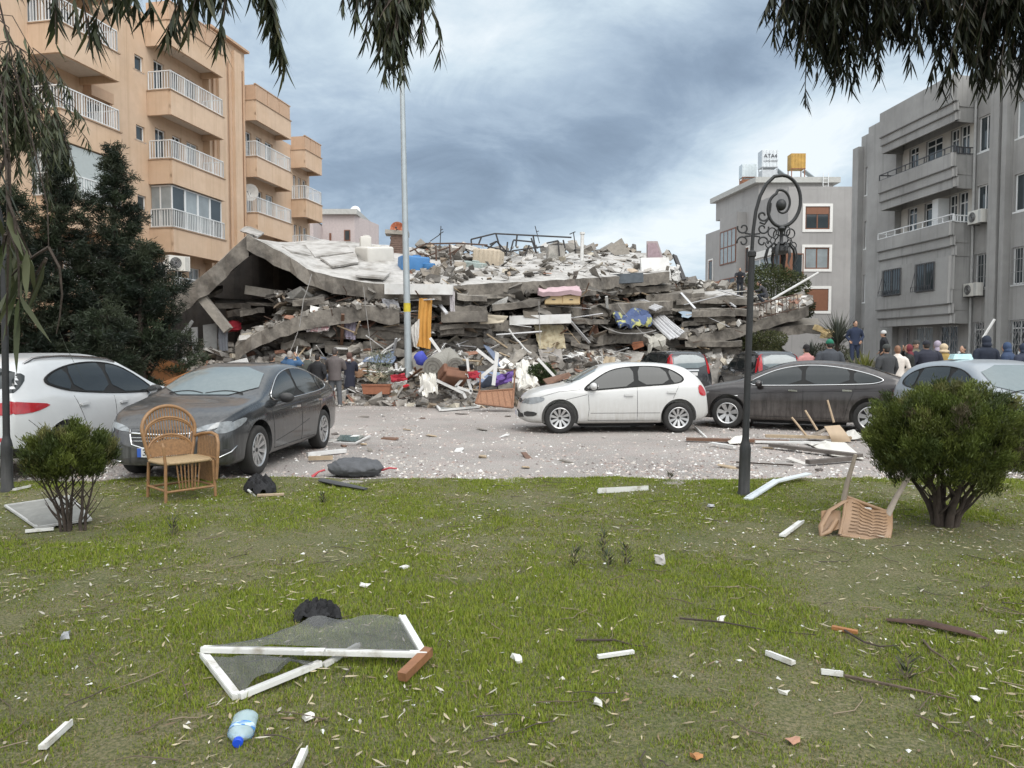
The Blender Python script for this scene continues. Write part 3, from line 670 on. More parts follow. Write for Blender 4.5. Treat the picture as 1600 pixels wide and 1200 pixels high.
    ac_unit('air_conditioner', 'white air conditioner on the grey building, upper of two beside the drain pipe', W(S(1521, .3), -.3, zk[2] + .55), phi, 'air conditioners on the grey building')
    ac_unit('air_conditioner', 'white air conditioner on the grey building, lower of two beside the drain pipe', W(S(1517, .3), -.3, zk[1] + .4), phi, 'air conditioners on the grey building')
    return t, phi, O, W, S
GREYR = grey_right()

# ---- grey building with brown windows, behind
def grey_back():
    O = V((20.0, 54.0, 0)); t = thing('apartment_building', 'grey apartment building with brown windows in white surrounds and water tanks on its roof', 'apartment building', O)
    GR = mat('warm_grey_render', (.34, .33, .32), .9, var=.06, scale=1.5, col2=(.29, .281, .272), s2=.25, m2=(.42, .68), streak=((.19, .185, .18), .5), bump=.05)
    SUR = mat('white_surround', (.70, .69, .66), .7, var=.05); SHU = mat('brown_shutter', (.20, .085, .045), .6, var=.1)
    H = 13.35; px2 = lambda px: (px - 800) / F * 54 - 20.0
    holes = []; ws = []
    for (y0, y1, kind) in ((325, 360, 0), (388, 421, 1), (452, 486, 2)):
        z1 = 1.7 + (548 - y0) * 54 / F; z0 = 1.7 + (548 - y1) * 54 / F; holes.append((px2(1254), px2(1292), z0, z1)); ws.append((z0, z1, kind))
    mb = MB(); wall(mb, 0, 8, 0, H, holes); phi2 = math.atan2(-.987, .163)
    # body: corner, receding left face
    u = V((-.163, .987, 0)); A = V((0, .2, 0)); 
    body = [V((0, 0, 0)), V((8, 0, 0)), V((8, 16, 0)), V((-.163 * 16, 16, 0))]
    mb.add([(8, 0, 0), (8, 16, 0), (8, 16, H), (8, 0, H)], [(0, 1, 2, 3)])
    # backing behind windows, roof slab with low parapet
    mb.box2((.3, .25, 0), (7.9, 14, H - .3)); mb.box2((0, .0, H + .004), (8, .25, H + .2))
    pb = MB(); mb2 = MB()
    wl = mb.build('wall', GR, t)
    # left face, in its own frame: x runs towards the corner, y inward
    L_ = 14.2; s = lambda px, off=0.0: s_of(px, (20.0, 54.0), phi2, off)
    lf = MB(); lf.box2((-L_ + 4.2, 0, 0), (0, 12, H)) ; lf.box2((-L_, .0, 0), (-L_ + 4.196, 10, 12.3)); 
    b0, b1 = s(1122, .8), s(1149, .8); lf.box2((b0, -.8, 3.0), (b1, -.004, 12.9 + .0))
    side = lf.build('side_wall', GR, t); side.rotation_euler.z = phi2
    def sw(x0, x1, z0, z1, y, fm, mull, gm=None, trans=None, surround=True, label=None):
        w = window(t, x0, x1, z0, z1, y, fm, gm or GLASS, mull, trans, .09, at=(V((0, 0, 0)), phi2))
        if surround:
            m = MB(); q = .12
            m.box2((x0 - q, y - .02, z0 - q), (x1 + q, y + .04, z0 - .004)); m.box2((x0 - q, y - .02, z1 + .004), (x1 + q, y + .04, z1 + q)); m.box2((x0 - q, y - .02, z0), (x0 - .004, y + .04, z1)); m.box2((x1 + .004, y - .02, z0), (x1 + q, y + .04, z1)); m.build('surround', SUR, w)
    sw(b0 + .15, b1 - .15, 8.9, 11.7, -.86, BROWNF, 3, GLASS2, .5, False); sw(b0 + .15, b1 - .15, 5.7, 7.7, -.86, BROWNF, 2, GLASS, None, False)
    sw(s(1106), s(1112), 7.9, 9.8, -.05, BROWNF, 0)
    sw(s(1163), s(1168), 8.0, 10.0, -.05, BROWNF, 0)
    # bay with big corner window under a white band
    c0 = s(1174, .5)
    bm = MB(); bm.box2((c0, -.5, 0), (-.02, -.004, 7.0)); bb = bm.build('bay', GR, t); bb.rotation_euler.z = phi2
    for i in range(4):
        x0 = c0 + .1 + (-.15 - c0 - .1) * i / 4; x1 = c0 + .1 + (-.15 - c0 - .1) * (i + 1) / 4; sw(x0, x1, 7.0, 8.75, -.5, BROWNF if i == 3 else WHITEF, 0 if i < 3 else 1, GLASS2 if i < 3 else GLASS, None, False)
    sm = MB(); sm.box2((c0 - .2, -.72, 8.78), (.1, -.0, 9.25)); q = sm.build('bay_cornice', SUR, t); q.rotation_euler.z = phi2
    cn = MB(); cn.box2((-.3, -.45, 7.004), (.2, -.02, 8.75)); cn.build('shutter_panel', SHU, t); 
    w = window(t, .22, 1.15, 7.0, 8.75, -.06, BROWNF, GLASS, 0, fw=.08)
    for z0, z1, kind in ws:
        x0, x1 = px2(1254), px2(1292)
        w = window(t, x0, x1, z0, z1, .02, BROWNF, GLASS if kind == 0 else GLASS2, 1, fw=.09)
        m = MB(); q = .2
        m.box2((x0 - q, -.05, z0 - q), (x1 + q, .04, z0 - .004)); m.box2((x0 - q, -.05, z1 + .004), (x1 + q, .04, z1 + q)); m.box2((x0 - q, -.05, z0), (x0 - .004, .04, z1)); m.box2((x1 + .004, -.05, z0), (x1 + q, .04, z1)); m.build('surround', SUR, w)
        if kind == 2: m = MB(); m.box2((x0 + .03, -.01, z0 + .03), (x1 - .03, .015, z1 - .03)); [m.box2((x0 + .03, -.016, z0 + .05 + i * .11), (x1 - .03, -.011, z0 + .13 + i * .11)) for i in range(int((z1 - z0 - .1) / .11))]; m.build('shutter', SHU, w)
        if kind == 0: m = MB(); m.box2((x0 + .08, -.01, z1 - .55), (x1 - .08, .015, z1 - .08)); m.build('shutter', SHU, w)
    # penthouse and its flat roof
    ph = MB(); ph.prism([(-.72, 4.4, H - .2), (5.1, 4.4, H - .2), (5.1, 12, H - .2), (-1.96, 12, H - .2)], (0, 0, 1.6)); ph.build('penthouse', GR, t)
    pr = MB(); pr.prism([(-1.1, 4.0, H + 1.404), (5.5, 4.0, H + 1.404), (5.5, 12.4, H + 1.404), (-2.4, 12.4, H + 1.404)], (0, 0, .42)); pr.build('penthouse_roof', mat('roof_edge_grey', (.40, .40, .38), .8), t)
    lad = MB(); 
    for x in (4.1, 4.5): lad.tube([(x, 3.9, H), (x, 3.9, H + 2.1)], .03, 6)
    for i in range(6): lad.tube([(4.1, 3.9, H + .25 + i * .28), (4.5, 3.9, H + .25 + i * .28)], .02, 5)
    lad.build('roof_ladder', WHITEF, t)
    # solar water heaters standing on the roof
    top = H + 1.75
    def heater(px, y0, y1, Y, wd, cols, label, txt=None):
        z1 = 1.7 + (548 - y0) * Y / F; z0 = H + 1.825; x = (px - 800) / F * Y
        k = thing('water_tank', label, 'water tank', (x, Y, z0), 0, 'solar water tanks on the roof of the grey building')
        sp = z1 - z0; m = MB(); hh = sp * .52; w = wd
        a, b = sp * .46, sp
        m.box((0, 0, (a + b) / 2), (w, w * .75, b - a)); 
        for i in range(5): m.box((-w * .42 + w * .84 * i / 4, -w * .385, (a + b) / 2), (w * .05, .03, (b - a) * .96))
        m.build('tank', cols[0], k)
        m = MB(); m.box((0, 0, sp * .2), (w * .92, w * .7, sp * .34)) if cols[1] else None
        for sx in (-1, 1):
            for sy in (-1, 1): m.tube([(sx * w * .45, sy * w * .33, 0), (sx * w * .45, sy * w * .33, a)], .04, 6)
        m.bar((-w * .5, -w * .36, a), (w * .5, -w * .36, a), .06, .06); m.bar((-w * .5, -w * .36, sp * .03), (w * .5, -w * .36, sp * .03), .05, .05); m.build('stand', cols[1] or cols[2], k)
        m = MB(); m.prism([(w * .5, -w * .3, a * .9), (w * .5, w * .3, a * .9), (w * 1.5, w * .3, .05), (w * 1.5, -w * .3, .05)], (0.03, 0, .05)); m.build('solar_panel', mat('solar_panel', (.35, .4, .44), .15, var=.05), k)
        if txt:
            for s_, zz, body in ((.33, .80, txt), (.16, .64, 'GÜNEŞ ENERJİ')):
                o = link('lettering', text_mesh(body, s_ * w * 1.02 if s_ > .2 else w * .13), k); o.location = (.02 * w, -w * .42, sp * zz); o.rotation_euler = (PI / 2, 0, 0); o.data.materials.append(mat('sign_black', (.03, .03, .04), .6))
    STL = mat('galvanised', (.55, .58, .6), .4, metal=.35, var=.15); RUS = mat('rusty_stand', (.25, .11, .06), .8, var=.3); 
    heater(1195, 241, 272, 60, 1.3, (STL, mat('tank_grey', (.42, .44, .46), .5, var=.15), RUS), 'grey water tank with black lettering, tallest of the tanks on the roof', 'ATA4')
    heater(1239, 246, 275, 60, 1.15, (mat('yellow_tank', (.42, .25, .05), .5, var=.35, scale=2), None, RUS), 'yellow rusty water tank on the roof edge')
    heater(1164, 262, 288, 62.5, 1.2, (mat('galvanised_pale', (.6, .66, .68), .4, metal=.3, var=.12), RUS, RUS), 'pale striped water tank over a rusty one on the roof')
grey_back()

# ---- small pinkish building far behind
def pink_far():
    Y = 66.0; X = lambda px: (px - 800) / F * Y; Z = lambda y: CAMH + (548 - y) * Y / F
    t = thing('house', 'small pinkish building with a grey flat roof behind the peach one', 'house', (X(525), Y, 0)); x0 = X(525)
    PK = mat('pink_cladding', (.46, .40, .39), .85, var=.1, streak=((.32, .28, .28), .6))
    m = MB(); a, b = X(506) - x0, X(556) - x0
    m.box2((a, 0, 0), (b, 7, Z(338))); m.prism([(b + .002, 0, 0), (b + 1.2, 5, 0), (b + 1.2, 5, Z(338)), (b + .002, 0, Z(338))], (-.01, .4, 0)); m.box2((X(480) - x0, -3, 0), (a - .004, 4, Z(350) - .3)); m.build('wall', PK, t)
    r = MB(); r.box2((a - .4, -.4, Z(338) + .004), (b + .3, 7.4, Z(330))); r.box2((X(478) - x0, -3.2, Z(350) - .296), (a - .41, 4, Z(350) + .1)); r.build('roof', mat('roof_edge_grey', (.40, .40, .38), .8), t)
    window(t, X(540) - x0, X(549.5) - x0, Z(378), Z(361), -.05, BROWNF, GLASS, 0, fw=.08)
    window(t, X(517) - x0, X(520) - x0, Z(380), Z(366), -.05, BROWNF, GLASS, 0, fw=.08)
    m = MB(); m.tube([(1.2, 3, Z(330)), (1.2, 3, Z(326))], .05, 6); m.sph((1.3, 2.6, Z(324)), (.5, .15, .5), 12, 7); m.build('roof_dish', WHITEF, t)
pink_far()
# ------------------------------------------------------------------ cars
TYRE = mat('tyre_rubber', (.022, .021, .020), .85, var=.3, scale=8, dust=((.22, .20, .18), -.6, -.2, .55, .2))
RIM = mat('alloy_rim', (.50, .50, .50), .35, metal=.75, var=.08)
RIMD = mat('rim_dark', (.03, .03, .03), .6, metal=.2)  # dark metal of the disc behind the spokes and the hub cap
BLACKP = mat('black_plastic', (.022, .022, .023), .6, var=.2, dust=((.25, .23, .20), .1, .45, .55, .4))
CARGLASS = mat('car_glass', (.016, .02, .021), .05, var=0, spec=.45, dust=((.30, .31, .30), -.5, -.2, .5, .22))
SCREEN = mat('dusty_sky_windscreen', (.12, .15, .155), .04, var=0, spec=1.0, dust=((.30, .34, .34), -.5, -.2, .35, .4))  # pale base stands in for reflected sky, with real dust over it
CHROME = mat('chrome', (.62, .62, .62), .16, metal=1.0, var=0)
REDL = mat('red_lamp', (.36, .012, .018), .12, var=.2, scale=14, coat=.6)
HEADL = mat('headlamp_glass', (.20, .215, .225), .08, var=.35, scale=16, coat=.8)
AMBER = mat('amber_lamp', (.5, .2, .03), .2)
PLATE = mat('plate_white', (.62, .62, .62), .5, var=.1)
PLATEB = mat('plate_blue', (.03, .10, .42), .5)
SEAM = mat('panel_gap', (.012, .012, .012), .8, var=0)
def chaikin(p, n=1):
    for _ in range(n):
        q = []
        for i in range(len(p)):
            a, b = p[i], p[(i + 1) % len(p)]; q.append((a[0] * .75 + b[0] * .25, a[1] * .75 + b[1] * .25)); q.append((a[0] * .25 + b[0] * .75, a[1] * .25 + b[1] * .75))
        p = q
    return p
def tess(poly, step):
    bm = bmesh.new(); f = bm.faces.new([bm.verts.new((a, b, 0)) for a, b in poly])
    for ax in (0, 1):
        lo, hi = min(p[ax] for p in poly), max(p[ax] for p in poly); n = int((hi - lo) / step)
        for k in range(1, n + 1):
            co = [0, 0, 0]; no = [0, 0, 0]; co[ax] = lo + (hi - lo) * k / (n + 1); no[ax] = 1
            bmesh.ops.bisect_plane(bm, geom=bm.verts[:] + bm.edges[:] + bm.faces[:], plane_co=co, plane_no=no)
    bmesh.ops.triangulate(bm, faces=[f for f in bm.faces if len(f.verts) > 4])
    bm.verts.index_update(); r = [(v.co.x, v.co.y) for v in bm.verts], [tuple(v.index for v in f.verts) for f in bm.faces]; bm.free(); return r
def car(name, label, loc, rz, sp):
    t = thing(name, label, 'car', (*loc, 0), rz, sp.get('group'))
    iv = lambda prof: (lambda x: float(np.interp(x, [p[0] for p in prof], [p[1] for p in prof])))
    top, belt, wid, bot = iv(sp['top']), iv(sp['belt']), iv(sp['wid']), iv(sp['bot'])
    tum = sp.get('tum', .34); x0, x1 = sp['top'][0][0], sp['top'][-1][0]
    xs = sorted({*np.linspace(x0, x1, 44), x0 + .03, x1 - .03, x0 + .07, x1 - .07})
    rg = []
    for x in xs:
        tt, w, zb = top(x), wid(x), bot(x); b = min(belt(x), tt - .035); cab = tt - b; zm = zb + (b - zb) * .55
        yb = w * .935; yr = max(yb - cab * tum * 1.25, w * .5); cr = sp.get('crown', .02)
        h = [(0, zb), (w * .55, zb), (w * .90, zb + .01), (w * .975, zb + .07), (w * .99, zb + (b - zb) * .3), (w * 1.0, zm), (w * .99, zb + (b - zb) * .8), (w * .965, b - .025),
             (yb, b + .012), (yb - (yb - yr) * .42, b + cab * .48), (yr + .012, b + cab * .86), (yr * .93, b + cab * .97), (yr * .6, tt + cr * .7), (0, tt + cr)]
        full = h + [(-y, z) for y, z in reversed(h[1:-1])]
        rg.append([V((x, y, z)) for y, z in full])
    mb = MB(); mb.rings(rg)
    paint = sp['paint']; me = mb.mesh('b', [paint, BLACKP])
    me = evald(me, [('SUBSURF', dict(levels=1, render_levels=1))])
    # wheel arches cut into the body
    R = sp['r']; fa, ra = sp['ax']; wmax = max(p[1] for p in sp['wid']); ar = R + sp.get('gap', .065)
    cb = MB()
    for ax in (fa, ra):
        for s in (-1, 1):
            cb.lathe([(ar, -.30), (ar, .30)], 40, (ax, s * (wmax - .02), R + .015), 'Y', mi=1)
    cm = cb.mesh('c', [paint, BLACKP]); co = bpy.data.objects.new('cut', cm); COL.objects.link(co)
    me = evald(me, [('BOOLEAN', dict(operation='DIFFERENCE', solver='EXACT', object=co))]); bpy.data.objects.remove(co)
    me.materials.clear(); me.materials.append(paint); me.materials.append(BLACKP)
    me.polygons.foreach_set('use_smooth', [True] * len(me.polygons)); me.set_sharp_from_angle(angle=rad(38))
    body = link('body', me, t)
    bm = bmesh.new(); bm.from_mesh(me); bv = BVHTree.FromBMesh(bm); bm.free()
    def pj(ax, a, b, off):
        if ax in ('L', 'R'):
            s = 1 if ax == 'L' else -1; o, d = V((a, 3 * s, b)), V((0, -s, 0))
        elif ax == 'F': o, d = V((5, a, b)), V((-1, 0, 0))
        elif ax == 'B': o, d = V((-5, a, b)), V((1, 0, 0))
        elif ax == 'T': o, d = V((a, b, 5)), V((0, 0, -1))
        h = bv.ray_cast(o, d)
        if h[0] is None:
            h = bv.find_nearest(o + d * (3 if ax in 'LR' else 5 - abs(x1 if ax == 'F' else x0) + .1)); return h[0] + h[1] * off
        n = h[1]; n = -n if n.dot(d) > 0 else n
        return h[0] + n * off
    def patch(name, ax, poly, m, rnd=1, off=.005, step=.07, parent=None, label=None):
        for a_ in ax:
            pp = poly if a_ != 'R' else poly
            vs, fs = tess(chaikin(list(pp), rnd), step); p = MB(); p.add([pj(a_, u, v, off) for u, v in vs], fs)
            mm = p.mesh(name, m, 180); bmm = bmesh.new(); bmm.from_mesh(mm); bmesh.ops.recalc_face_normals(bmm, faces=bmm.faces[:])
            c = V((0, 0, .8)); sgn = sum((f.normal.dot(f.calc_center_median() - c)) * f.calc_area() for f in bmm.faces)
            if sgn < 0: bmesh.ops.reverse_faces(bmm, faces=bmm.faces[:])
            bmm.to_mesh(mm); bmm.free(); o = link(name, mm, parent or t)
            if label: o['label'] = label
        return o
    def line(mb, ax, pts, r=.005, off=.0, n=6, dens=.08, m=None, closed=False):
        q = list(pts) + ([pts[0]] if closed else []); out = []
        for a, b in zip(q[:-1], q[1:]):
            k = max(1, int(math.hypot(a[0] - b[0], a[1] - b[1]) / dens))
            out += [(a[0] + (b[0] - a[0]) * i / k, a[1] + (b[1] - a[1]) * i / k) for i in range(k)]
        out.append(q[-1]); mb.tube([pj(ax, u, v, off) for u, v in out], r, n)
    # side windows
    for s in 'LR':
        patch('window_surround', s, sp['dlo'], SEAM, 2, .010, .035)
        for k, wpoly in enumerate(sp['side']):
            o = patch('side_window', s, wpoly, CARGLASS, 1, .016, .035)
        tr = MB(); line(tr, s, chaikin(sp['dlo'], 2), sp.get('trimr', .011), .012, closed=True); tr.build('window_trim', CHROME if sp.get('chrome') else SEAM, t, smooth=180)
        sb = MB()
        for ln in sp['seams']: line(sb, s, ln, .0045, 0.0, 4)
        sb.build('panel_gaps', SEAM, body)
        for hx, hz in sp['handles']:
            hb = MB(); a, b = pj(s, hx - .09, hz - .005, .028), pj(s, hx + .09, hz, .028); hb.bar(a, b, .022, .034); hb.tube([pj(s, hx - .08, hz, 0), pj(s, hx - .08, hz, .03)], .012, 6); hb.tube([pj(s, hx + .08, hz, 0), pj(s, hx + .08, hz, .03)], .012, 6)
            hb.build('door_handle', CHROME if sp.get('chrome') else paint, t, smooth=40)
        mx, mz = sp['mirror']; p = pj(s, mx, mz, 0); sg = 1 if s == 'L' else -1; mm = MB()
        mm.sph(p + V((-.02, sg * .135, .045)), (.075, .115, .075), 14, 9); mm.bar(p - V((0, sg * .02, 0)), p + V((-.01, sg * .10, .02)), .07, .035); mo = mm.build('wing_mirror', sp.get('mirm', paint), t, smooth=60)
        gm = MB(); gm.lathe([(.088, -.0015), (.088, .0015)], 16, p + V((-.098, sg * .135, .045)), 'X'); gm.v = [V((q.x, q.y, p.z + .045 + (q.z - p.z - .045) * .62)) for q in gm.v]; gm.build('mirror_glass', CHROME, mo)
        for z0_, z1_, xx0, xx1 in sp.get('clad', []):
            q = MB(); n = 26
            q.sheet(lambda u, v: pj(s, xx0 + (xx1 - xx0) * u, z0_ + (z1_ - z0_) * v, .012), n, 4); q.build('sill_cladding', BLACKP, t, smooth=180)
        if sp.get('archlip'):
            for ax in (fa, ra):
                q = MB(); n = 22; pts = []
                for i in range(n + 1):
                    a = PI * (-.02 + 1.04 * i / n); pts.append((ax + math.cos(a) * (ar + .03), R + .015 + math.sin(a) * (ar + .03)))
                q.tube([pj(s, u, max(v, bot(u) + .1), .004) for u, v in pts], .035, 6, flat=.5); q.build('arch_trim', BLACKP, t, smooth=60)
        for poly, m, nm in sp.get('sidelamps', []): patch(nm, s, poly, m, 1, .007, .05)
    patch('windscreen', 'F', sp['screen'], sp.get('screenm', SCREEN), 1, .010, .05)
    patch('rear_window', 'B', sp['rear'], sp.get('rearm', CARGLASS), 1, .010, .05)
    for ax, poly, m, nm, *rest in sp.get('patches', []): patch(nm, ax, poly, m, rest[0] if rest else 1, .007 if len(rest) < 2 else rest[1], .05)
    for ax, pts, r_, m, nm in sp.get('lines', []):
        q = MB(); line(q, ax, pts, r_, .008, 6, .05); q.build(nm, m, t, smooth=180)
    # wipers, sensor
    wp = MB(); zc = min(p[1] for p in sp['screen']) + .015
    for y0_, y1_ in ((.55, .02), (-.02, -.52)): wp.tube([pj('F', y0_ + (y1_ - y0_) * i / 6, zc + .03 * math.sin(i / 6 * PI), .012) for i in range(7)], .009, 5)
    wp.build('wiper', SEAM, t)
    if 'fplate' in sp or 'rplate' in sp:
        for key, ax, sgn in (('fplate', 'F', 1), ('rplate', 'B', -1)):
            if key not in sp: continue
            z, txt = sp[key]; p = pj(ax, 0, z, .012); q = MB(); q.box(p + V((sgn * .012, 0, 0)), (.012, .52, .112)); pl = q.build('number_plate', PLATE, t)
            q = MB(); q.box(p + V((sgn * .0195, -sgn * .235 * (1), 0)), (.004, .05, .11)); q.build('country_band', PLATEB, pl)
            if txt:
                o = link('plate_lettering', text_mesh(txt, .115, .001), pl); o.location = p + V((sgn * .021, -sgn * .165, 0)); o.rotation_euler = (PI / 2, 0, sgn * PI / 2); o.data.materials.append(SEAM)
    # wheels
    ns = sp.get('spokes', 10)
    for ax in (fa, ra):
        for s in (1, -1):
            yo = wmax - sp.get('inset', .02); W = .205
            def T(p): return V((ax + p[0] * s, s * (yo - W / 2 + p[1]), R + p[2])) if s > 0 else V((ax - p[0], -(yo - W / 2 + p[1]), R + p[2]))
            wb = MB(); wb.lathe([(.05, -.06), (R * .66, -.06), (R * .66, .03), (.05, .03)], 28, axis='Y'); wb.v = [T(p) for p in wb.v]; w = wb.build('wheel', RIMD, t, smooth=40)
            hW = W / 2; tb = MB(); tb.lathe([(R * .67, -hW * .9), (R * .80, -hW), (R * .93, -hW * .97), (R * .985, -hW * .8), (R, -hW * .5), (R, hW * .5), (R * .985, hW * .8), (R * .93, hW * .97), (R * .80, hW), (R * .68, hW * .88), (R * .66, hW * .6), (R * .66, -hW * .6)], 40, axis='Y', cap=False)
            tb.v = [T(p) for p in tb.v]; tb.build('tyre', TYRE, w, smooth=50)
            rb = MB(); yf = hW * .78; q = R * .70
            rb.lathe([(q, yf - .02), (q + .002, yf + .008), (q - .012, yf + .016), (q - .03, yf + .004), (q - .036, yf - .09)], 40, axis='Y', cap=False)
            rb.lathe([(.001, yf - .03), (.06, yf - .028), (.065, yf - .045), (.065, yf - .08)], 20, axis='Y', cap=False)
            for k in range(ns):
                a = 2 * PI * (k + .25) / ns; tw = sp.get('twist', .0); ww = sp.get('spw', .045); bw = ww * 1.0
                ca, sa = math.cos(a), math.sin(a); r0, r1 = .045, q - .014
                da = tw; c1, s1 = math.cos(a + da), math.sin(a + da)
                def pt(r_, c_, s_, off, y): return (r_ * c_ - off * s_, y, r_ * s_ + off * c_)
                vs = [pt(r0, ca, sa, -bw * .32, yf - .03), pt(r0, ca, sa, bw * .32, yf - .03), pt(r1, c1, s1, bw * .6, yf + .004), pt(r1, c1, s1, -bw * .6, yf + .004)]
                vs += [(x_, y_ - .035, z_) for x_, y_, z_ in vs]
                rb.add(vs, [(0, 1, 2, 3), (0, 4, 5, 1), (1, 5, 6, 2), (2, 6, 7, 3), (3, 7, 4, 0)])
            rb.v = [T(p) for p in rb.v]; rm = rb.mesh('rim', sp.get('rimm', RIM), 35)
            bmm = bmesh.new(); bmm.from_mesh(rm); bmesh.ops.recalc_face_normals(bmm, faces=bmm.faces[:]); bmm.to_mesh(rm); bmm.free(); link('rim', rm, w)
            hb = MB(); hb.lathe([(.001, yf - .022), (.03, yf - .023), (.032, yf - .032)], 14, axis='Y', cap=False); hb.v = [T(p) for p in hb.v]; hb.build('hub_cap', RIMD, w, smooth=40)
    if sp.get('rails'):
        for s in (1, -1):
            q = MB(); a, b = sp['rails']; pts = []
            for i in range(12):
                x = a + (b - a) * i / 11; y = sp.get('raily', .56) * s; h = pj('T', x, y, 0); pts.append(h + V((0, 0, .035 if 0 < i < 11 else .0)))
            q.tube(pts, .018, 6); q.build('roof_rail', CHROME, t, smooth=60)
    if sp.get('aerial'):
        x = sp['aerial']; p = pj('T', x, 0, 0); q = MB(); q.tube([p, p + V((-.12, 0, .22))], [.008, .003], 5); q.build('aerial', SEAM, t)
    # exhaust and underbody
    ub = MB(); ub.box(((fa + ra) / 2, 0, bot(0) - .03), (fa - ra - .9, wmax * 1.3, .06)); ub.build('underbody', SEAM, t)
    return t, pj
DUST = (.30, .275, .245)
def mirror_x(p): return p
SHADEB = lambda *a: a
P_WHITE = mat('white_car_paint', (.53, .53, .52), .30, var=.03, coat=.5, dust=((.36, .34, .305), .25, .82, .75, .15))
P_WHITE2 = mat('pearl_white_car_paint', (.56, .57, .575), .28, var=.03, coat=.5, dust=(DUST, .25, .5, .5, .15))
P_GREY = mat('dark_grey_car_paint', (.022, .024, .027), .25, metal=.3, var=.1, coat=.9, dust=((.24, .235, .225), .1, .85, .55, .62))
P_BROWN = mat('dark_brown_car_paint', (.022, .018, .018), .28, metal=.3, var=.1, coat=.7, dust=((.24, .215, .195), .1, .85, .6, .75))
P_BLACK = mat('black_car_paint', (.014, .016, .02), .22, metal=.2, var=.1, coat=.8, dust=((.26, .25, .235), .1, .9, .5, .5))
P_BLUE = mat('blue_black_car_paint', (.018, .026, .036), .25, metal=.25, var=.1, coat=.8, dust=((.26, .25, .235), .1, .95, .6, .5))
P_SILVER = mat('silver_blue_car_paint', (.34, .37, .40), .32, metal=.45, var=.05, coat=.5, dust=((.36, .35, .33), .2, .6, .6, .35))

# white hatchback, side on
polo = dict(paint=P_WHITE, r=.315, ax=(1.175, -1.295), spokes=10, spw=.05, twist=.10,
  top=[(-1.985, .42), (-1.975, .62), (-1.93, .82), (-1.86, 1.00), (-1.70, 1.19), (-1.50, 1.345), (-1.32, 1.395), (-.94, 1.43), (-.36, 1.445), (0, 1.425), (.24, 1.375), (.55, 1.22), (.85, 1.055), (1.0, .985), (1.25, .945), (1.5, .90), (1.75, .815), (1.88, .715), (1.95, .58), (1.985, .42)],
  belt=[(-1.985, .36), (-1.9, .86), (-1.75, .99), (-1.34, .99), (-.45, .945), (.61, .875), (1.0, .90), (1.5, .84), (1.75, .76), (1.95, .5)],
  wid=[(-1.985, .60), (-1.93, .72), (-1.75, .80), (-1.3, .84), (.0, .84), (1.2, .84), (1.55, .80), (1.8, .70), (1.93, .56), (1.985, .42)],
  bot=[(-1.985, .34), (-1.8, .24), (-1.3, .19), (1.2, .18), (1.8, .2), (1.985, .28)],
  dlo=[(.72, .885), (.52, 1.055), (.17, 1.27), (-.13, 1.345), (-.62, 1.375), (-1.05, 1.345), (-1.28, 1.24), (-1.44, 1.11), (-1.30, 1.02), (-.45, .965), (.5, .885)],
  side=[[(.66, .90), (.50, 1.045), (.17, 1.255), (-.12, 1.33), (-.36, 1.345), (-.36, .975), (.3, .915)], [(-.46, .985), (-.46, 1.355), (-.66, 1.36), (-1.02, 1.33), (-1.12, 1.02)], [(-1.17, 1.03), (-1.08, 1.315), (-1.26, 1.225), (-1.40, 1.115), (-1.30, 1.04)]],
  screen=[(-.66, 1.02), (.66, 1.02), (.50, 1.36), (-.50, 1.36)], rear=[(-.55, 1.06), (.55, 1.06), (.46, 1.33), (-.46, 1.33)],
  seams=[[(.60, .87), (.58, .5), (.60, .27)], [(-.42, .94), (-.42, .27)], [(-1.30, .99), (-1.17, .72), (-.96, .40), (-.93, .27)], [(.60, .27), (-.93, .27)], [(1.24, .62), (1.05, .70), (.62, .80)], [(1.70, .72), (1.2, .86), (.75, .90)], [(.55, .42), (-.9, .42)]],
  handles=[(-.24, .79), (-1.13, .845)], mirror=(.52, .93), fplate=(.36, ''), rplate=(.55, ''),
  sidelamps=[([(1.86, .72), (1.62, .755), (1.48, .74), (1.52, .66), (1.75, .60), (1.88, .61)], HEADL, 'headlight'), ([(-1.80, .99), (-1.70, .98), (-1.72, .80), (-1.82, .76), (-1.90, .78)], REDL, 'tail_light')],
  patches=[('F', [(.34, .60), (.66, .62), (.64, .72), (.36, .69)], HEADL, 'headlight'), ('F', [(-.34, .60), (-.66, .62), (-.64, .72), (-.36, .69)], HEADL, 'headlight'), ('F', [(-.32, .60), (.32, .60), (.33, .68), (-.33, .68)], BLACKP, 'grille'), ('F', [(-.6, .30), (.6, .30), (.55, .44), (-.55, .44)], BLACKP, 'lower_intake'),
    ('L', [(1.90, .46), (1.64, .44), (1.66, .36), (1.90, .34)], BLACKP, 'fog_lamp_surround'), ('R', [(1.90, .46), (1.64, .44), (1.66, .36), (1.90, .34)], BLACKP, 'fog_lamp_surround')],
  aerial=-1.2)
car('hatchback_car', 'white hatchback parked side on in front of the rubble', (2.11, 15.98), rad(183.5), polo)

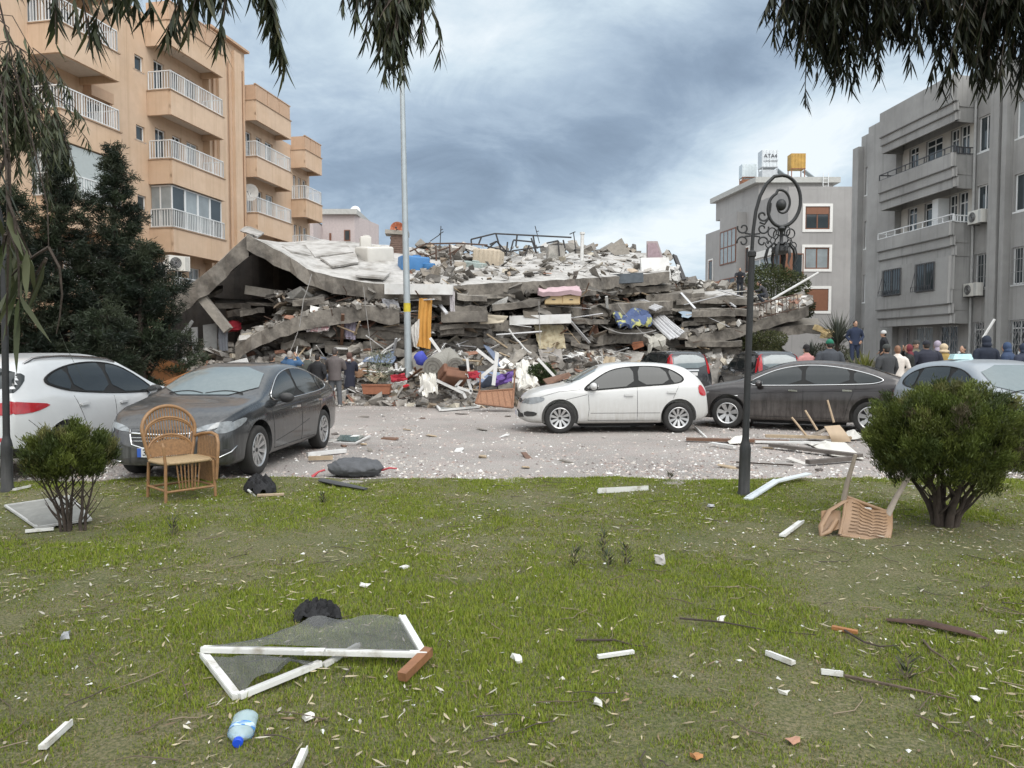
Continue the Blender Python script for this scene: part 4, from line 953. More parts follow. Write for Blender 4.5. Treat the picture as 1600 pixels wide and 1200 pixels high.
sedan = dict(paint=P_GREY, r=.338, ax=(1.455, -1.285), spokes=10, spw=.052, chrome=True, mirm=BLACKP, twist=.06, trimr=.010,
  top=[(-2.415, .50), (-2.40, .82), (-2.36, .98), (-2.2, 1.05), (-1.95, 1.085), (-1.5, 1.27), (-1.05, 1.415), (-.6, 1.485), (-.1, 1.50), (.22, 1.47), (.6, 1.345), (1.0, 1.165), (1.25, 1.045), (1.45, 1.01), (1.75, .965), (2.05, .885), (2.25, .79), (2.36, .66), (2.415, .48)],
  belt=[(-2.4, .6), (-2.3, .96), (-1.9, 1.03), (-1.2, .995), (0, .955), (1.0, .925), (1.3, .955), (1.75, .89), (2.05, .81), (2.25, .70), (2.4, .5)],
  wid=[(-2.415, .62), (-2.3, .80), (-2.0, .88), (-1.2, .93), (1.2, .93), (1.75, .905), (2.05, .85), (2.25, .74), (2.36, .62), (2.415, .48)],
  bot=[(-2.415, .36), (-2.2, .26), (-1.3, .20), (1.4, .19), (2.1, .20), (2.415, .26)],
  dlo=[(1.05, .965), (.55, 1.235), (.15, 1.375), (-.4, 1.425), (-.9, 1.37), (-1.35, 1.225), (-1.62, 1.08), (-1.2, 1.02), (0, .975)],
  side=[[(.98, .98), (.55, 1.22), (.16, 1.36), (-.12, 1.39), (-.12, .985)], [(-.20, .99), (-.20, 1.395), (-.42, 1.41), (-.88, 1.355), (-1.06, 1.30), (-1.06, 1.02)], [(-1.11, 1.03), (-1.11, 1.28), (-1.35, 1.205), (-1.56, 1.085), (-1.3, 1.045)]],
  screen=[(-.74, 1.075), (.74, 1.075), (.55, 1.445), (-.55, 1.445)], rear=[(-.6, 1.12), (.6, 1.12), (.46, 1.42), (-.46, 1.42)],
  seams=[[(1.02, .92), (.98, .55), (.95, .30)], [(-.16, .95), (-.16, .30)], [(-1.12, .99), (-.98, .6), (-.92, .30)], [(.95, .30), (-.92, .30)], [(1.0, .82), (0, .86), (-1.6, .90)], [(.9, .40), (.2, .48), (-.5, .60)]],
  handles=[(.06, .84), (-.98, .875)], mirror=(.72, .965), fplate=(.42, '3'), rplate=(.8, ''),
  sidelamps=[([(2.28, .70), (2.05, .785), (1.82, .825), (1.78, .79), (1.98, .70), (2.25, .63)], HEADL, 'headlight'), ([(-2.36, .95), (-2.0, .96), (-2.0, .82), (-2.34, .76)], REDL, 'tail_light')],
  patches=[('F', [(.42, .66), (.78, .74), (.80, .80), (.62, .775), (.42, .715)], HEADL, 'headlight'), ('F', [(-.42, .66), (-.78, .74), (-.80, .80), (-.62, .775), (-.42, .715)], HEADL, 'headlight'), ('F', [(-.40, .70), (.40, .70), (.34, .52), (.2, .485), (-.2, .485), (-.34, .52)], BLACKP, 'grille'), ('F', [(-.5, .25), (.5, .25), (.45, .37), (-.45, .37)], BLACKP, 'lower_intake'),
    ('F', [(.56, .31), (.80, .36), (.80, .46), (.62, .40)], BLACKP, 'fog_lamp_surround'), ('F', [(-.56, .31), (-.80, .36), (-.80, .46), (-.62, .40)], BLACKP, 'fog_lamp_surround')],
  lines=[('F', [(-.41, .70), (-.35, .515), (-.2, .475), (.2, .475), (.35, .515), (.41, .70)], .012, CHROME, 'grille_trim'), ('F', [(-.40, .655), (0, .635), (.40, .655)], .017, CHROME, 'grille_bar'), ('F', [(.50, .30), (.66, .32), (.80, .40), (.84, .47)], .011, CHROME, 'bumper_trim'), ('F', [(-.50, .30), (-.66, .32), (-.80, .40), (-.84, .47)], .011, CHROME, 'bumper_trim'),
    ('F', [(-.38, .60), (.38, .60)], .006, CHROME, 'grille_slat'), ('F', [(-.36, .56), (.36, .56)], .006, CHROME, 'grille_slat')])
car('saloon_car', 'dust-covered dark grey saloon facing the lawn behind the wicker chair', (-4.27, 11.64), rad(-94), sedan)

suv = dict(paint=P_WHITE2, r=.345, ax=(1.325, -1.315), spokes=5, spw=.09, mirm=BLACKP, inset=.01, archlip=False,
  top=[(-2.2, .55), (-2.19, .85), (-2.15, 1.05), (-2.06, 1.24), (-1.92, 1.43), (-1.75, 1.555), (-1.5, 1.60), (-.8, 1.65), (-.2, 1.65), (.3, 1.58), (.7, 1.39), (1.15, 1.135), (1.4, 1.09), (1.75, 1.01), (2.0, .90), (2.13, .76), (2.2, .55)],
  belt=[(-2.19, .5), (-2.1, 1.08), (-1.5, 1.13), (-1, 1.09), (0, 1.03), (1.0, .985), (1.25, 1.03), (1.75, .93), (2.0, .82), (2.2, .5)],
  wid=[(-2.2, .66), (-2.12, .78), (-1.9, .87), (-1.4, .91), (1.3, .91), (1.7, .88), (2.0, .78), (2.14, .64), (2.2, .5)],
  bot=[(-2.2, .42), (-2.0, .32), (-1.3, .25), (1.4, .25), (2.0, .28), (2.2, .36)],
  dlo=[(1.02, 1.03), (.62, 1.30), (.22, 1.48), (-.3, 1.535), (-.85, 1.51), (-1.35, 1.42), (-1.62, 1.29), (-1.35, 1.19), (-1.0, 1.13), (0, 1.055)],
  side=[[(.95, 1.045), (.62, 1.28), (.22, 1.46), (-.14, 1.505), (-.14, 1.08)], [(-.22, 1.085), (-.22, 1.51), (-.4, 1.515), (-.85, 1.49), (-1.02, 1.465), (-1.02, 1.145)], [(-1.07, 1.155), (-1.07, 1.455), (-1.35, 1.395), (-1.56, 1.29), (-1.35, 1.21)]],
  screen=[(-.7, 1.16), (.7, 1.16), (.55, 1.55), (-.55, 1.55)], rear=[(-.74, 1.17), (.74, 1.17), (.60, 1.50), (-.60, 1.50)],
  seams=[[(1.0, .98), (.97, .6), (.95, .42)], [(-.18, 1.03), (-.18, .42)], [(-1.1, 1.08), (-.98, .85), (-.78, .45)], [(-1.95, .82), (-1.72, .62)]],
  handles=[(.02, .925), (-.92, .955)], mirror=(.78, 1.03), rails=(-1.7, .25), raily=.60,
  clad=[(.26, .44, -.9, .9), (.34, .47, -2.12, -1.72), (.3, .45, 1.74, 2.1)],
  sidelamps=[([(-2.10, 1.06), (-1.95, 1.04), (-1.55, 1.0), (-1.72, .94), (-1.95, .90), (-2.14, .90)], REDL, 'tail_light'), ([(2.08, .84), (1.7, .93), (1.6, .90), (1.85, .78), (2.1, .72)], HEADL, 'headlight'), ([(-2.06, 1.37), (-1.86, 1.42), (-1.80, 1.36), (-2.02, 1.17), (-2.10, 1.16)], CARGLASS, 'quarter_window')],
  patches=[('B', [(.45, .90), (.80, .88), (.80, 1.08), (.5, 1.02)], REDL, 'tail_light'), ('B', [(-.45, .90), (-.80, .88), (-.80, 1.08), (-.5, 1.02)], REDL, 'tail_light'), ('B', [(.55, .56), (.74, .56), (.74, .61), (.55, .61)], REDL, 'reflector'), ('B', [(-.55, .56), (-.74, .56), (-.74, .61), (-.55, .61)], REDL, 'reflector')], rplate=(.86, ''))
car('suv_car', 'white compact SUV seen from its rear side, beside the dark grey saloon', (-6.87, 11.40), rad(86), suv)

lift = dict(paint=P_BROWN, r=.335, ax=(1.40, -1.42), spokes=7, spw=.085, chrome=True, twist=0, trimr=.013,
  top=[(-2.36, .55), (-2.35, .85), (-2.30, 1.00), (-2.1, 1.085), (-1.8, 1.20), (-1.4, 1.345), (-1.0, 1.43), (-.6, 1.468), (-.2, 1.475), (.2, 1.44), (.6, 1.31), (1.0, 1.135), (1.25, 1.03), (1.5, .985), (1.8, .93), (2.1, .83), (2.25, .72), (2.34, .60), (2.38, .45)],
  belt=[(-2.35, .6), (-2.25, .96), (-1.9, 1.04), (-1.2, 1.01), (0, .955), (1.0, .915), (1.3, .935), (1.8, .85), (2.1, .76), (2.3, .55)],
  wid=[(-2.36, .62), (-2.25, .78), (-1.9, .88), (-1.3, .925), (1.2, .925), (1.7, .89), (2.05, .81), (2.25, .69), (2.38, .48)],
  bot=[(-2.36, .36), (-2.2, .26), (-1.3, .20), (1.4, .19), (2.1, .20), (2.38, .26)],
  dlo=[(1.10, .945), (.65, 1.19), (.25, 1.335), (-.25, 1.395), (-.8, 1.36), (-1.35, 1.235), (-1.60, 1.14), (-1.66, 1.09), (-1.5, 1.03), (-1.2, 1.01), (0, .965)],
  side=[[(1.02, .96), (.65, 1.175), (.25, 1.32), (-.1, 1.36), (-.1, .98)], [(-.18, .985), (-.18, 1.37), (-.4, 1.375), (-.8, 1.345), (-1.02, 1.30), (-1.02, 1.02)], [(-1.10, 1.03), (-1.10, 1.28), (-1.35, 1.215), (-1.58, 1.125), (-1.6, 1.08), (-1.4, 1.045)]],
  screen=[(-.7, 1.06), (.7, 1.06), (.54, 1.42), (-.54, 1.42)], rear=[(-.6, 1.14), (.6, 1.14), (.48, 1.40), (-.48, 1.40)],
  seams=[[(1.05, .91), (1.0, .55), (.96, .30)], [(-.14, .95), (-.14, .30)], [(-1.15, 1.0), (-1.0, .6), (-.93, .30)], [(.96, .30), (-.93, .30)], [(1.6, .74), (0, .84), (-1.9, .90)]],
  handles=[(.06, .86), (-.98, .885)], mirror=(.76, .955),
  sidelamps=[([(2.24, .70), (2.0, .77), (1.75, .81), (1.95, .69), (2.2, .62)], HEADL, 'headlight'), ([(-2.32, .95), (-2.1, .97), (-2.0, .86), (-2.3, .76)], REDL, 'tail_light')],
  patches=[('F', [(-.35, .66), (.35, .66), (.28, .45), (-.28, .45)], BLACKP, 'grille')], lines=[('L', [(1.32, .72), (1.18, .725)], .012, CHROME, 'side_badge')])
car('fastback_car', 'dark brown fastback with chrome window line behind the white hatchback', (6.36, 16.34), rad(154.5), lift)

crv = dict(paint=P_BLACK, r=.335, ax=(1.30, -1.32), spokes=5, spw=.09, tum=.22,
  top=[(-2.22, .55), (-2.21, .95), (-2.16, 1.2), (-2.08, 1.46), (-1.98, 1.60), (-1.7, 1.66), (-1.2, 1.685), (-.3, 1.685), (.15, 1.64), (.45, 1.46), (.95, 1.13), (1.3, 1.07), (1.7, 1.01), (2.05, .91), (2.2, .75), (2.28, .5)],
  belt=[(-2.21, .5), (-2.1, 1.03), (-1.0, 1.01), (0, .99), (.95, .97), (1.3, 1.0), (1.7, .93), (2.05, .82), (2.25, .5)],
  wid=[(-2.22, .76), (-2.15, .83), (-1.9, .875), (-1.3, .89), (1.3, .89), (1.8, .86), (2.1, .76), (2.28, .55)],
  bot=[(-2.22, .42), (-2.0, .33), (-1.3, .26), (1.4, .26), (2.28, .36)],
  dlo=[(.88, 1.02), (.42, 1.42), (.1, 1.56), (-.4, 1.59), (-1.5, 1.57), (-1.86, 1.50), (-1.90, 1.10), (-1.5, 1.05), (0, 1.02)],
  side=[[(.80, 1.035), (.42, 1.40), (.1, 1.54), (-.1, 1.56), (-.1, 1.04)], [(-.2, 1.04), (-.2, 1.565), (-.5, 1.57), (-1.05, 1.56), (-1.05, 1.06)], [(-1.15, 1.07), (-1.15, 1.555), (-1.5, 1.55), (-1.82, 1.48), (-1.85, 1.12)]],
  screen=[(-.68, 1.16), (.68, 1.16), (.58, 1.58), (-.58, 1.58)], rear=[(-.60, 1.10), (.60, 1.10), (.55, 1.55), (-.55, 1.55)], rearm=mat('tinted_rear_glass', (.10, .13, .14), .08, var=.2, spec=.9),
  seams=[[(.95, .97), (.92, .42)], [(-.15, 1.0), (-.15, .42)], [(-1.1, 1.0), (-.85, .45)]], handles=[(.02, .90), (-.95, .90)], mirror=(.66, 1.02),
  patches=[('B', [(.63, .92), (.74, .90), (.74, 1.2), (.68, 1.58), (.60, 1.60), (.62, 1.2)], REDL, 'tail_light'), ('B', [(-.63, .92), (-.74, .90), (-.74, 1.2), (-.68, 1.58), (-.60, 1.60), (-.62, 1.2)], REDL, 'tail_light'), ('B', [(-.32, 1.0), (.32, 1.0), (.32, 1.05), (-.32, 1.05)], CHROME, 'tailgate_trim', 0, .01), ('B', [(-.68, .50), (.68, .50), (.68, .66), (-.68, .66)], BLACKP, 'bumper', 1, .03)],
  sidelamps=[([(-2.1, .92), (-2.03, .92), (-1.96, 1.2), (-1.90, 1.57), (-1.97, 1.58), (-2.06, 1.25)], REDL, 'tail_light')], rplate=(.90, ''), rails=(-1.7, .0), raily=.62)
car('suv_car', 'black SUV with a white plate, nearest the rubble behind the white hatchback', (5.72, 27.6), rad(101), crv)
crv2 = dict(crv); crv2['paint'] = P_BLUE
car('suv_car', 'blue-black SUV with red upright tail lights behind the dark brown fastback', (9.05, 27.4), rad(93), crv2)

comp = dict(polo); comp = dict(paint=P_SILVER, r=.31, ax=(1.24, -1.28), spokes=7, spw=.06, chrome=False,
  top=[(-2.0, .42), (-1.99, .7), (-1.95, .95), (-1.85, 1.12), (-1.68, 1.33), (-1.5, 1.45), (-1.2, 1.505), (-.7, 1.54), (-.2, 1.54), (.2, 1.49), (.6, 1.30), (1.0, 1.10), (1.2, 1.02), (1.5, .97), (1.8, .87), (1.95, .74), (2.02, .58), (2.06, .42)],
  belt=[(-2.0, .36), (-1.92, .95), (-1.7, 1.03), (-.5, .99), (.7, .93), (1.2, .94), (1.5, .89), (1.8, .79), (2.0, .5)],
  wid=[(-2.0, .62), (-1.94, .74), (-1.75, .82), (-1.3, .87), (1.2, .87), (1.55, .84), (1.8, .75), (1.97, .6), (2.06, .42)], bot=polo['bot'][:1] + [(-1.3, .19), (1.2, .18), (2.06, .28)],
  dlo=[(.90, .95), (.55, 1.17), (.18, 1.37), (-.3, 1.44), (-.9, 1.42), (-1.3, 1.32), (-1.52, 1.16), (-1.4, 1.06), (0, .99)],
  side=[[(.82, .965), (.55, 1.15), (.18, 1.355), (-.12, 1.41), (-.12, 1.0)], [(-.2, 1.0), (-.2, 1.415), (-.5, 1.425), (-.9, 1.40), (-1.0, 1.38), (-1.0, 1.04)], [(-1.06, 1.05), (-1.06, 1.36), (-1.3, 1.295), (-1.46, 1.17), (-1.35, 1.08)]],
  screen=[(-.68, 1.06), (.68, 1.06), (.52, 1.47), (-.52, 1.47)], rear=[(-.6, 1.1), (.6, 1.1), (.5, 1.42), (-.5, 1.42)],
  seams=[[(.72, .92), (.7, .3)], [(-.16, .98), (-.16, .3)], [(-1.1, 1.02), (-.95, .5), (-.9, .3)]], handles=[(.0, .84), (-.95, .88)], mirror=(.62, .97),
  sidelamps=[([(-1.95, 1.0), (-1.78, 1.04), (-1.74, .86), (-1.9, .72), (-1.97, .74)], REDL, 'tail_light'), ([(1.95, .76), (1.6, .86), (1.55, .80), (1.9, .64)], HEADL, 'headlight')], patches=[('F', [(-.5, .62), (.5, .62), (.45, .72), (-.45, .72)], BLACKP, 'grille')])
sc_, pj_ = car('compact_car', 'silver blue compact car behind the big round bush', (7.85, 11.9), rad(-90), comp)
q = MB(); p = pj_('T', -.55, -.30, 0); q.box(p + V((0, 0, .05)), (.16, .34, .09), taper=.8); q.build('roof_sign', mat('roof_sign_cyan', (.42, .62, .64), .4, var=.2, scale=12), sc_)
# ------------------------------------------------------------------ trees, bushes, hanging foliage
BARK = mat('bark', (.10, .075, .055), .95, var=.35, scale=14, bump=.6, bscale=30)
BARKD = mat('dark_bark', (.055, .042, .034), .95, var=.35, scale=14, bump=.6, bscale=30)
LEAFM = mat('leaf_green', (0, 0, 0), .55, var=.12, scale=3, attr=True, two=.25, spec=.35)
def rnd_dirs(rng, n): return nrm(rng.normal(size=(n, 3)))
def bush(name, label, loc, rx, ry, z0, z1, stems, seed, nclump, cols, spread=.13):
    """clipped thuja: many upright fan sprays over lobes"""
    t = thing(name, label, 'bush', loc); rng = np.random.default_rng(seed); rr = random.Random(seed)
    cz, rz = (z0 + z1) / 2, (z1 - z0) / 2
    B, D, S, Ln, W, Cc = [], [], [], [], [], []; npl = nclump // 24
    for k in range(npl):
        u = 1 - 2 * (k + .5) / npl; a0 = k * 2.39996 + rng.normal() * .25; d = np.array([math.cos(a0) * math.sqrt(1 - u * u), math.sin(a0) * math.sqrt(1 - u * u), u])
        if d[2] < -.8: continue
        r = .62 + .36 * rng.random() ** .6; c0 = np.array([d[0] * rx * r, d[1] * ry * r, cz + d[2] * rz * r]); ax = nrm(np.array([d[0] * .55, d[1] * .55, .95 + .2 * d[2]]) + rng.normal(size=3) * .18); pl = (.20 + .16 * rng.random()) * min(1, rx / .6)
        base0 = np.array(cols[rng.choice(len(cols), p=[.3, .3, .25, .11, .04])]) * (.7 + .6 * rng.random())
        for q in range(24):
            f = rng.random() ** .8; wd = .085 * (1 - .75 * f) * min(1, .4 + rx * .8); c = c0 + ax * pl * (f - .3) + rng.normal(size=3) * wd * np.array([1, 1, .6]); base = base0 * (.75 + .5 * f) * (.8 + .4 * rng.random())
            n = 30; dd = nrm(ax[None] + rng.normal(size=(n, 3)) * np.array([.45, .45, .28])); p = c[None] + rng.normal(size=(n, 3)) * .022
            B.append(p); D.append(dd); S.append(rnd_dirs(rng, n)); Ln.append(.022 + .034 * rng.random(n)); W.append(.005 + .0045 * rng.random(n)); Cc.append(base[None] * (.7 + .6 * rng.random((n, 1))))
    me = leaves_mesh('foliage', np.concatenate(B), np.concatenate(D), np.concatenate(S), np.concatenate(Ln), np.concatenate(W), np.concatenate(Cc), [LEAFM])
    link('foliage', me, t)
    for (x, y, r, tx, ty) in stems:
        m = MB(); top = z0 + (z1 - z0) * .35; pts = [V((x, y, -.05))]; n = 6
        for i in range(1, n + 1): u = i / n; pts.append(V((x + (tx - x) * u ** 1.4 + rr.uniform(-.012, .012), y + (ty - y) * u ** 1.4 + rr.uniform(-.012, .012), top * u)))
        m.tube(pts, [r * (.95 - .68 * i / n) for i in range(n + 1)], 7)
        for q in range(7):
            i = rr.randint(1, n - 1); p = pts[i]; a = rr.uniform(0, 6.28); l = rr.uniform(.18, .45) * max(rx, .5)
            m.tube([p, p + V((math.cos(a) * l * .5, math.sin(a) * l * .5, l * .55)), p + V((math.cos(a) * l, math.sin(a) * l, l * 1.25))], [r * .38, r * .27, r * .12], 5)
        m.build('stem', BARKD, t, smooth=60)
    return t
TH = [(.070, .092, .018), (.095, .115, .024), (.046, .064, .016), (.125, .125, .042), (.10, .085, .05)]
bR = G(1492, 833); bush('thuja_bush', 'big round clipped thuja bush at the lawn edge hiding the silver car', (bR.x + .05, bR.y + .25, 0), .64, .60, .33, 1.25, [(-.03, 0, .055, -.28, -.12), (.06, .03, .05, .3, .1), (.0, -.06, .045, .05, -.3), (-.05, .06, .035, -.4, .2), (.08, -.03, .035, .55, -.05), (-.08, -.02, .03, -.2, -.25), (.02, .05, .04, .12, .28), (.05, -.05, .028, .25, -.22)], 3, 5600, TH)
bL = G(104, 836); bush('thuja_bush', 'small bare-legged thuja bush beside the lamp post and wicker chair', (bL.x - .02, bL.y + .1, 0), .335, .32, .46, .92, [(-.04, 0, .022, -.13, -.03), (.10, .0, .020, .12, .02), (-.02, .03, .018, -.05, .15), (-.07, -.02, .016, -.24, -.1), (.0, -.02, .018, .02, -.12), (.12, .02, .016, .2, .1), (-.05, .02, .014, -.32, .05)], 7, 1250, [tuple(q * .9 for q in c) for c in TH])

def conifer(label, loc, h, r, seed, dens=1.0, z0=.06, lean=0.0, cols=((.020, .030, .016), (.028, .040, .020), (.013, .021, .013), (.036, .046, .026)), spire=1.0):
    t = thing('conifer_tree', label, 'tree', loc, 0, 'dark conifers in front of the peach building'); rng = np.random.default_rng(seed); rr = random.Random(seed)
    m = MB(); n = 9; pts = [V((lean * (i / n) ** 1.5, .05 * math.sin(i), h * .97 * i / n)) for i in range(n + 1)]; m.tube(pts, [.17 * (1 - .93 * i / n) * h / 8 + .01 for i in range(n + 1)], 9); m.build('trunk', BARKD, t, smooth=60)
    lb = MB(); B, D, S, Ln, W, Cc = [], [], [], [], [], []
    nb = int(15 * h * dens)
    for k in range(nb):
        u = z0 + (1 - z0) * (k + rr.random()) / nb; a = k * 2.4 + rr.uniform(-.5, .5); R = r * (1 - u) ** (.72 * spire) * rr.uniform(.62, 1.16) + .10
        if u < .22: R *= .72 + 1.3 * u
        i = min(n - 1, int(u * n)); p0 = pts[i].lerp(pts[i + 1], u * n - i); sag = rr.uniform(-.12, .30) ; pp = []
        for q in range(5):
            f = q / 4; pp.append(p0 + V((math.cos(a) * R * f, math.sin(a) * R * f, R * (sag * f * 1.3 - .18 * math.sin(f * PI) + .12 * f * f))))
        lb.tube(pp, [.03 * (1 - u) + .012, .02 * (1 - u) + .009, .012, .008, .004], 5)
        nc = int((9 + 26 * R) * dens); base = np.array(cols[rr.randrange(len(cols))]) * rr.uniform(.7, 1.35)
        for c_ in range(nc):
            f = .12 + .88 * rr.random() ** .65; j = min(3, int(f * 4)); p = np.array(pp[j].lerp(pp[j + 1], f * 4 - j))
            nn = 19; dirv = np.array([math.cos(a), math.sin(a), .22]); cc = p + rng.normal(size=3) * np.array([.10, .10, .07]) * (.6 + R * .35)
            dd = nrm(dirv[None] * .7 + rng.normal(size=(nn, 3)) * .75); B.append(cc[None] + rng.normal(size=(nn, 3)) * .045); D.append(dd); S.append(rnd_dirs(rng, nn)); Ln.append(.08 + .10 * rng.random(nn)); W.append(.011 + .013 * rng.random(nn)); Cc.append(base[None] * (.6 + .8 * rng.random((nn, 1))))
    lb.build('limb', BARKD, t)
    link('crown', leaves_mesh('crown', np.concatenate(B), np.concatenate(D), np.concatenate(S), np.concatenate(Ln), np.concatenate(W), np.concatenate(Cc), [LEAFM]), t); return t
def at(px, Y): return ((px - 800) / F * Y, Y, 0)
conifer('dark conifer with a thin bare spire, second from the photo edge', at(97, 19.5), 7.9, 1.75, 31, spire=1.75)
conifer('tall dark conifer whose rounded tip reaches the lower balcony', at(184, 20.5), 7.5, 1.45, 32, spire=.95)
conifer('low dark conifer spreading over the rubble edge', at(222, 20.0), 4.7, 1.6, 33, z0=.30, spire=.6)
conifer('dark conifer at the very edge of the photo', at(20, 18.5), 5.9, 1.7, 34, spire=1.0)
conifer('short dark conifer in front of the taller ones, behind the white SUV', at(168, 18.0), 2.7, .95, 35, spire=.5)

def shrub(name, label, loc, rx, rz, seed, cols, n=9000, ln=.14, w=.05, cat='bush', z0=.15):
    t = thing(name, label, cat, loc); rng = np.random.default_rng(seed)
    d = rnd_dirs(rng, n); d[:, 2] = np.abs(d[:, 2]) if z0 <= 0 else d[:, 2]; lob = rnd_dirs(rng, 12); f = .62 + .42 * np.max(lob @ d.T, axis=0) ** 3; r = f * (1 - .5 * rng.random(n) ** 2)
    p = np.stack([d[:, 0] * rx * r, d[:, 1] * rx * r, rz * (1 + d[:, 2] * r)], 1); cl = np.array(cols)[rng.integers(0, len(cols), n)] * (.6 + .8 * rng.random((n, 1)))
    link('foliage', leaves_mesh('foliage', p, nrm(d + rng.normal(size=(n, 3)) * .7), rnd_dirs(rng, n), ln * (.6 + .7 * rng.random(n)), w * (.6 + .7 * rng.random(n)), cl, [LEAFM]), t)
    m = MB(); rr = random.Random(seed)
    for i in range(6):
        a = rr.uniform(0, 6.28); m.tube([(0, 0, -.2), (math.cos(a) * rx * .2, math.sin(a) * rx * .2, rz * .6), (math.cos(a) * rx * .6, math.sin(a) * rx * .6, rz * 1.4)], [.06, .04, .015], 5)
    m.build('stem', BARKD, t); return t
GRN = [(.055, .070, .022), (.075, .088, .030), (.035, .048, .018), (.10, .105, .045)]
def zat(py, Y): return CAMH + (548 - py) * Y / F
x, y, _ = at(1208, 38.5); shrub('tree', 'olive green tree growing behind the fallen slabs by the grey building', (x, y, zat(498, 38.5)), 1.7, 1.45, 41, GRN, 10000, cat='tree')
x, y, _ = at(1240, 41.5); shrub('tree', 'dark green tree below the brown shuttered window', (x, y, zat(505, 41.5)), 1.0, .85, 42, [tuple(q * .6 for q in c) for c in GRN], 6000, cat='tree')
x, y, _ = at(1190, 31.5); shrub('bush', 'yellowish green bush under the tilted slabs, above the blue-black SUV', (x, y, zat(556, 31.5)), 1.15, .55, 43, [(.085, .095, .035), (.12, .125, .055), (.05, .062, .025)], 7000, .10, .03)
x, y, _ = at(1340, 33); shrub('bush', 'grey green bush squeezed between rubble and the grey building', (x - 1.2, y, 0), 1.2, 1.0, 44, [(.055, .062, .035), (.08, .08, .05)], 6000, .16, .03)
def spiky(name, label, loc, h, n, seed, cols, cat='plant', w=.05):
    t = thing(name, label, cat, loc); rng = np.random.default_rng(seed); a = rng.random(n) * 6.283; el = rng.random(n) * 1.3 + .15
    d = np.stack([np.cos(a) * np.cos(el), np.sin(a) * np.cos(el), np.sin(el)], 1); b = np.zeros((n, 3)); b[:, 2] = h * .35 * rng.random(n)
    cl = np.array(cols)[rng.integers(0, len(cols), n)] * (.6 + .7 * rng.random((n, 1))); bend = np.zeros((n, 3)); bend[:, 2] = -.25 * rng.random(n)
    link('fronds', leaves_mesh('fronds', b, d, np.stack([-np.sin(a), np.cos(a), np.zeros(n)], 1), h * (.55 + .5 * rng.random(n)), w * (.7 + .6 * rng.random(n)), cl, [LEAFM], bend), t)
    m = MB(); m.tube([(0, 0, -.4), (0, 0, h * .25)], [h * .07, h * .05], 7); m.build('stem', BARKD, t); return t
x, y, _ = at(1308, 31.0); spiky('yucca_plant', 'grey green yucca with spiky leaves next to the man in navy', (x, y, zat(545, 31)), 1.5, 260, 51, [(.085, .095, .075), (.12, .125, .10), (.05, .06, .045)], w=.045)
x, y, _ = at(1268, 30.5); spiky('yucca_plant', 'smaller yucca half buried at the foot of the fallen slabs', (x, y, zat(562, 30.5)), .8, 130, 52, [(.085, .095, .075), (.05, .06, .045)], w=.04)

# eucalyptus: drooping sprays hang into the view from limbs overhead; trunks stand beside the camera
def eucalyptus(label, trunk, sprays, seed, cols, lr=.06, dens=1.0):
    t = thing('eucalyptus_tree', label, 'tree', trunk); T0 = V(trunk); rng = np.random.default_rng(seed); rr = random.Random(seed)
    m = MB(); n = 8; pts = [V((.08 * math.sin(i), .06 * math.cos(i * 1.3), 8.5 * i / n)) for i in range(n + 1)]; m.tube(pts, [.24 - .018 * i for i in range(n + 1)], 12); m.build('trunk', BARK, t, smooth=60)
    B, D, S, Ln, W, Cc, Bd = [], [], [], [], [], [], []
    for (px, py, Y, top, nl, spread, ln, droop) in sprays:
        # the spray's lowest point is at px, py; twigs fall from TOP metres above it
        tip = P(px, py, Y) - T0; hi = tip + V((rr.uniform(-.1, .1), rr.uniform(-.1, .1), top)); mid = V(pts[6]).lerp(hi, .6) + V((0, 0, .5))
        lm = MB(); lm.tube([pts[6], V(pts[6]).lerp(mid, .5) + V((0, 0, .3)), mid, hi + V((0, 0, .15)), hi], [lr, lr * .7, lr * .45, lr * .24, lr * .15], 7)
        nl = int(nl * dens); nt = max(4, int(nl / 26))
        for k in range(nt):
            o = V((rr.gauss(0, spread), rr.gauss(0, spread * .8), 0)); f = rr.random() ** .7; L_ = top * (.35 + .65 * rr.random()); st = hi + o * .5 + V((0, 0, -top * .25 * rr.random())); en = V((tip.x + o.x * 1.15, tip.y + o.y * 1.15, tip.z + top * (1 - L_ / top) * .9 + .03))
            q = [st, st.lerp(en, .4) + o * .18, st.lerp(en, .75) + o * .12, en]; lm.tube([hi] + q if k % 3 == 0 else q, [.006, .005, .004, .003, .002][:len(q) + (1 if k % 3 == 0 else 0)], 4)
            for i in range(int(nl / nt)):
                u = rr.random() ** .8 * 3; j = min(2, int(u)); p = q[j].lerp(q[j + 1], u - j); a = rr.uniform(0, 6.28)
                out = V((math.cos(a), math.sin(a), 0)) * rr.uniform(.15, .6) + V((0, 0, -1)) * droop
                B.append(p); D.append(out); S.append((-math.sin(a), math.cos(a), rr.uniform(-.6, .6))); Ln.append(ln * rr.uniform(.6, 1.25)); W.append(ln * rr.uniform(.10, .16)); Cc.append(np.array(cols[rr.randrange(len(cols))]) * rr.uniform(.6, 1.3)); Bd.append((math.cos(a + 1) * .22, math.sin(a + 1) * .22, -.12))
        lm.build('branch', BARKD, t)
    link('leaves', leaves_mesh('leaves', np.array([tuple(p) for p in B]), np.array([tuple(p) for p in D]), np.array(S), np.array(Ln), np.array(W), np.array(Cc), [LEAFM], np.array(Bd)), t); return t
EC = [(.030, .040, .016), (.040, .050, .020), (.022, .030, .014), (.055, .055, .022)]
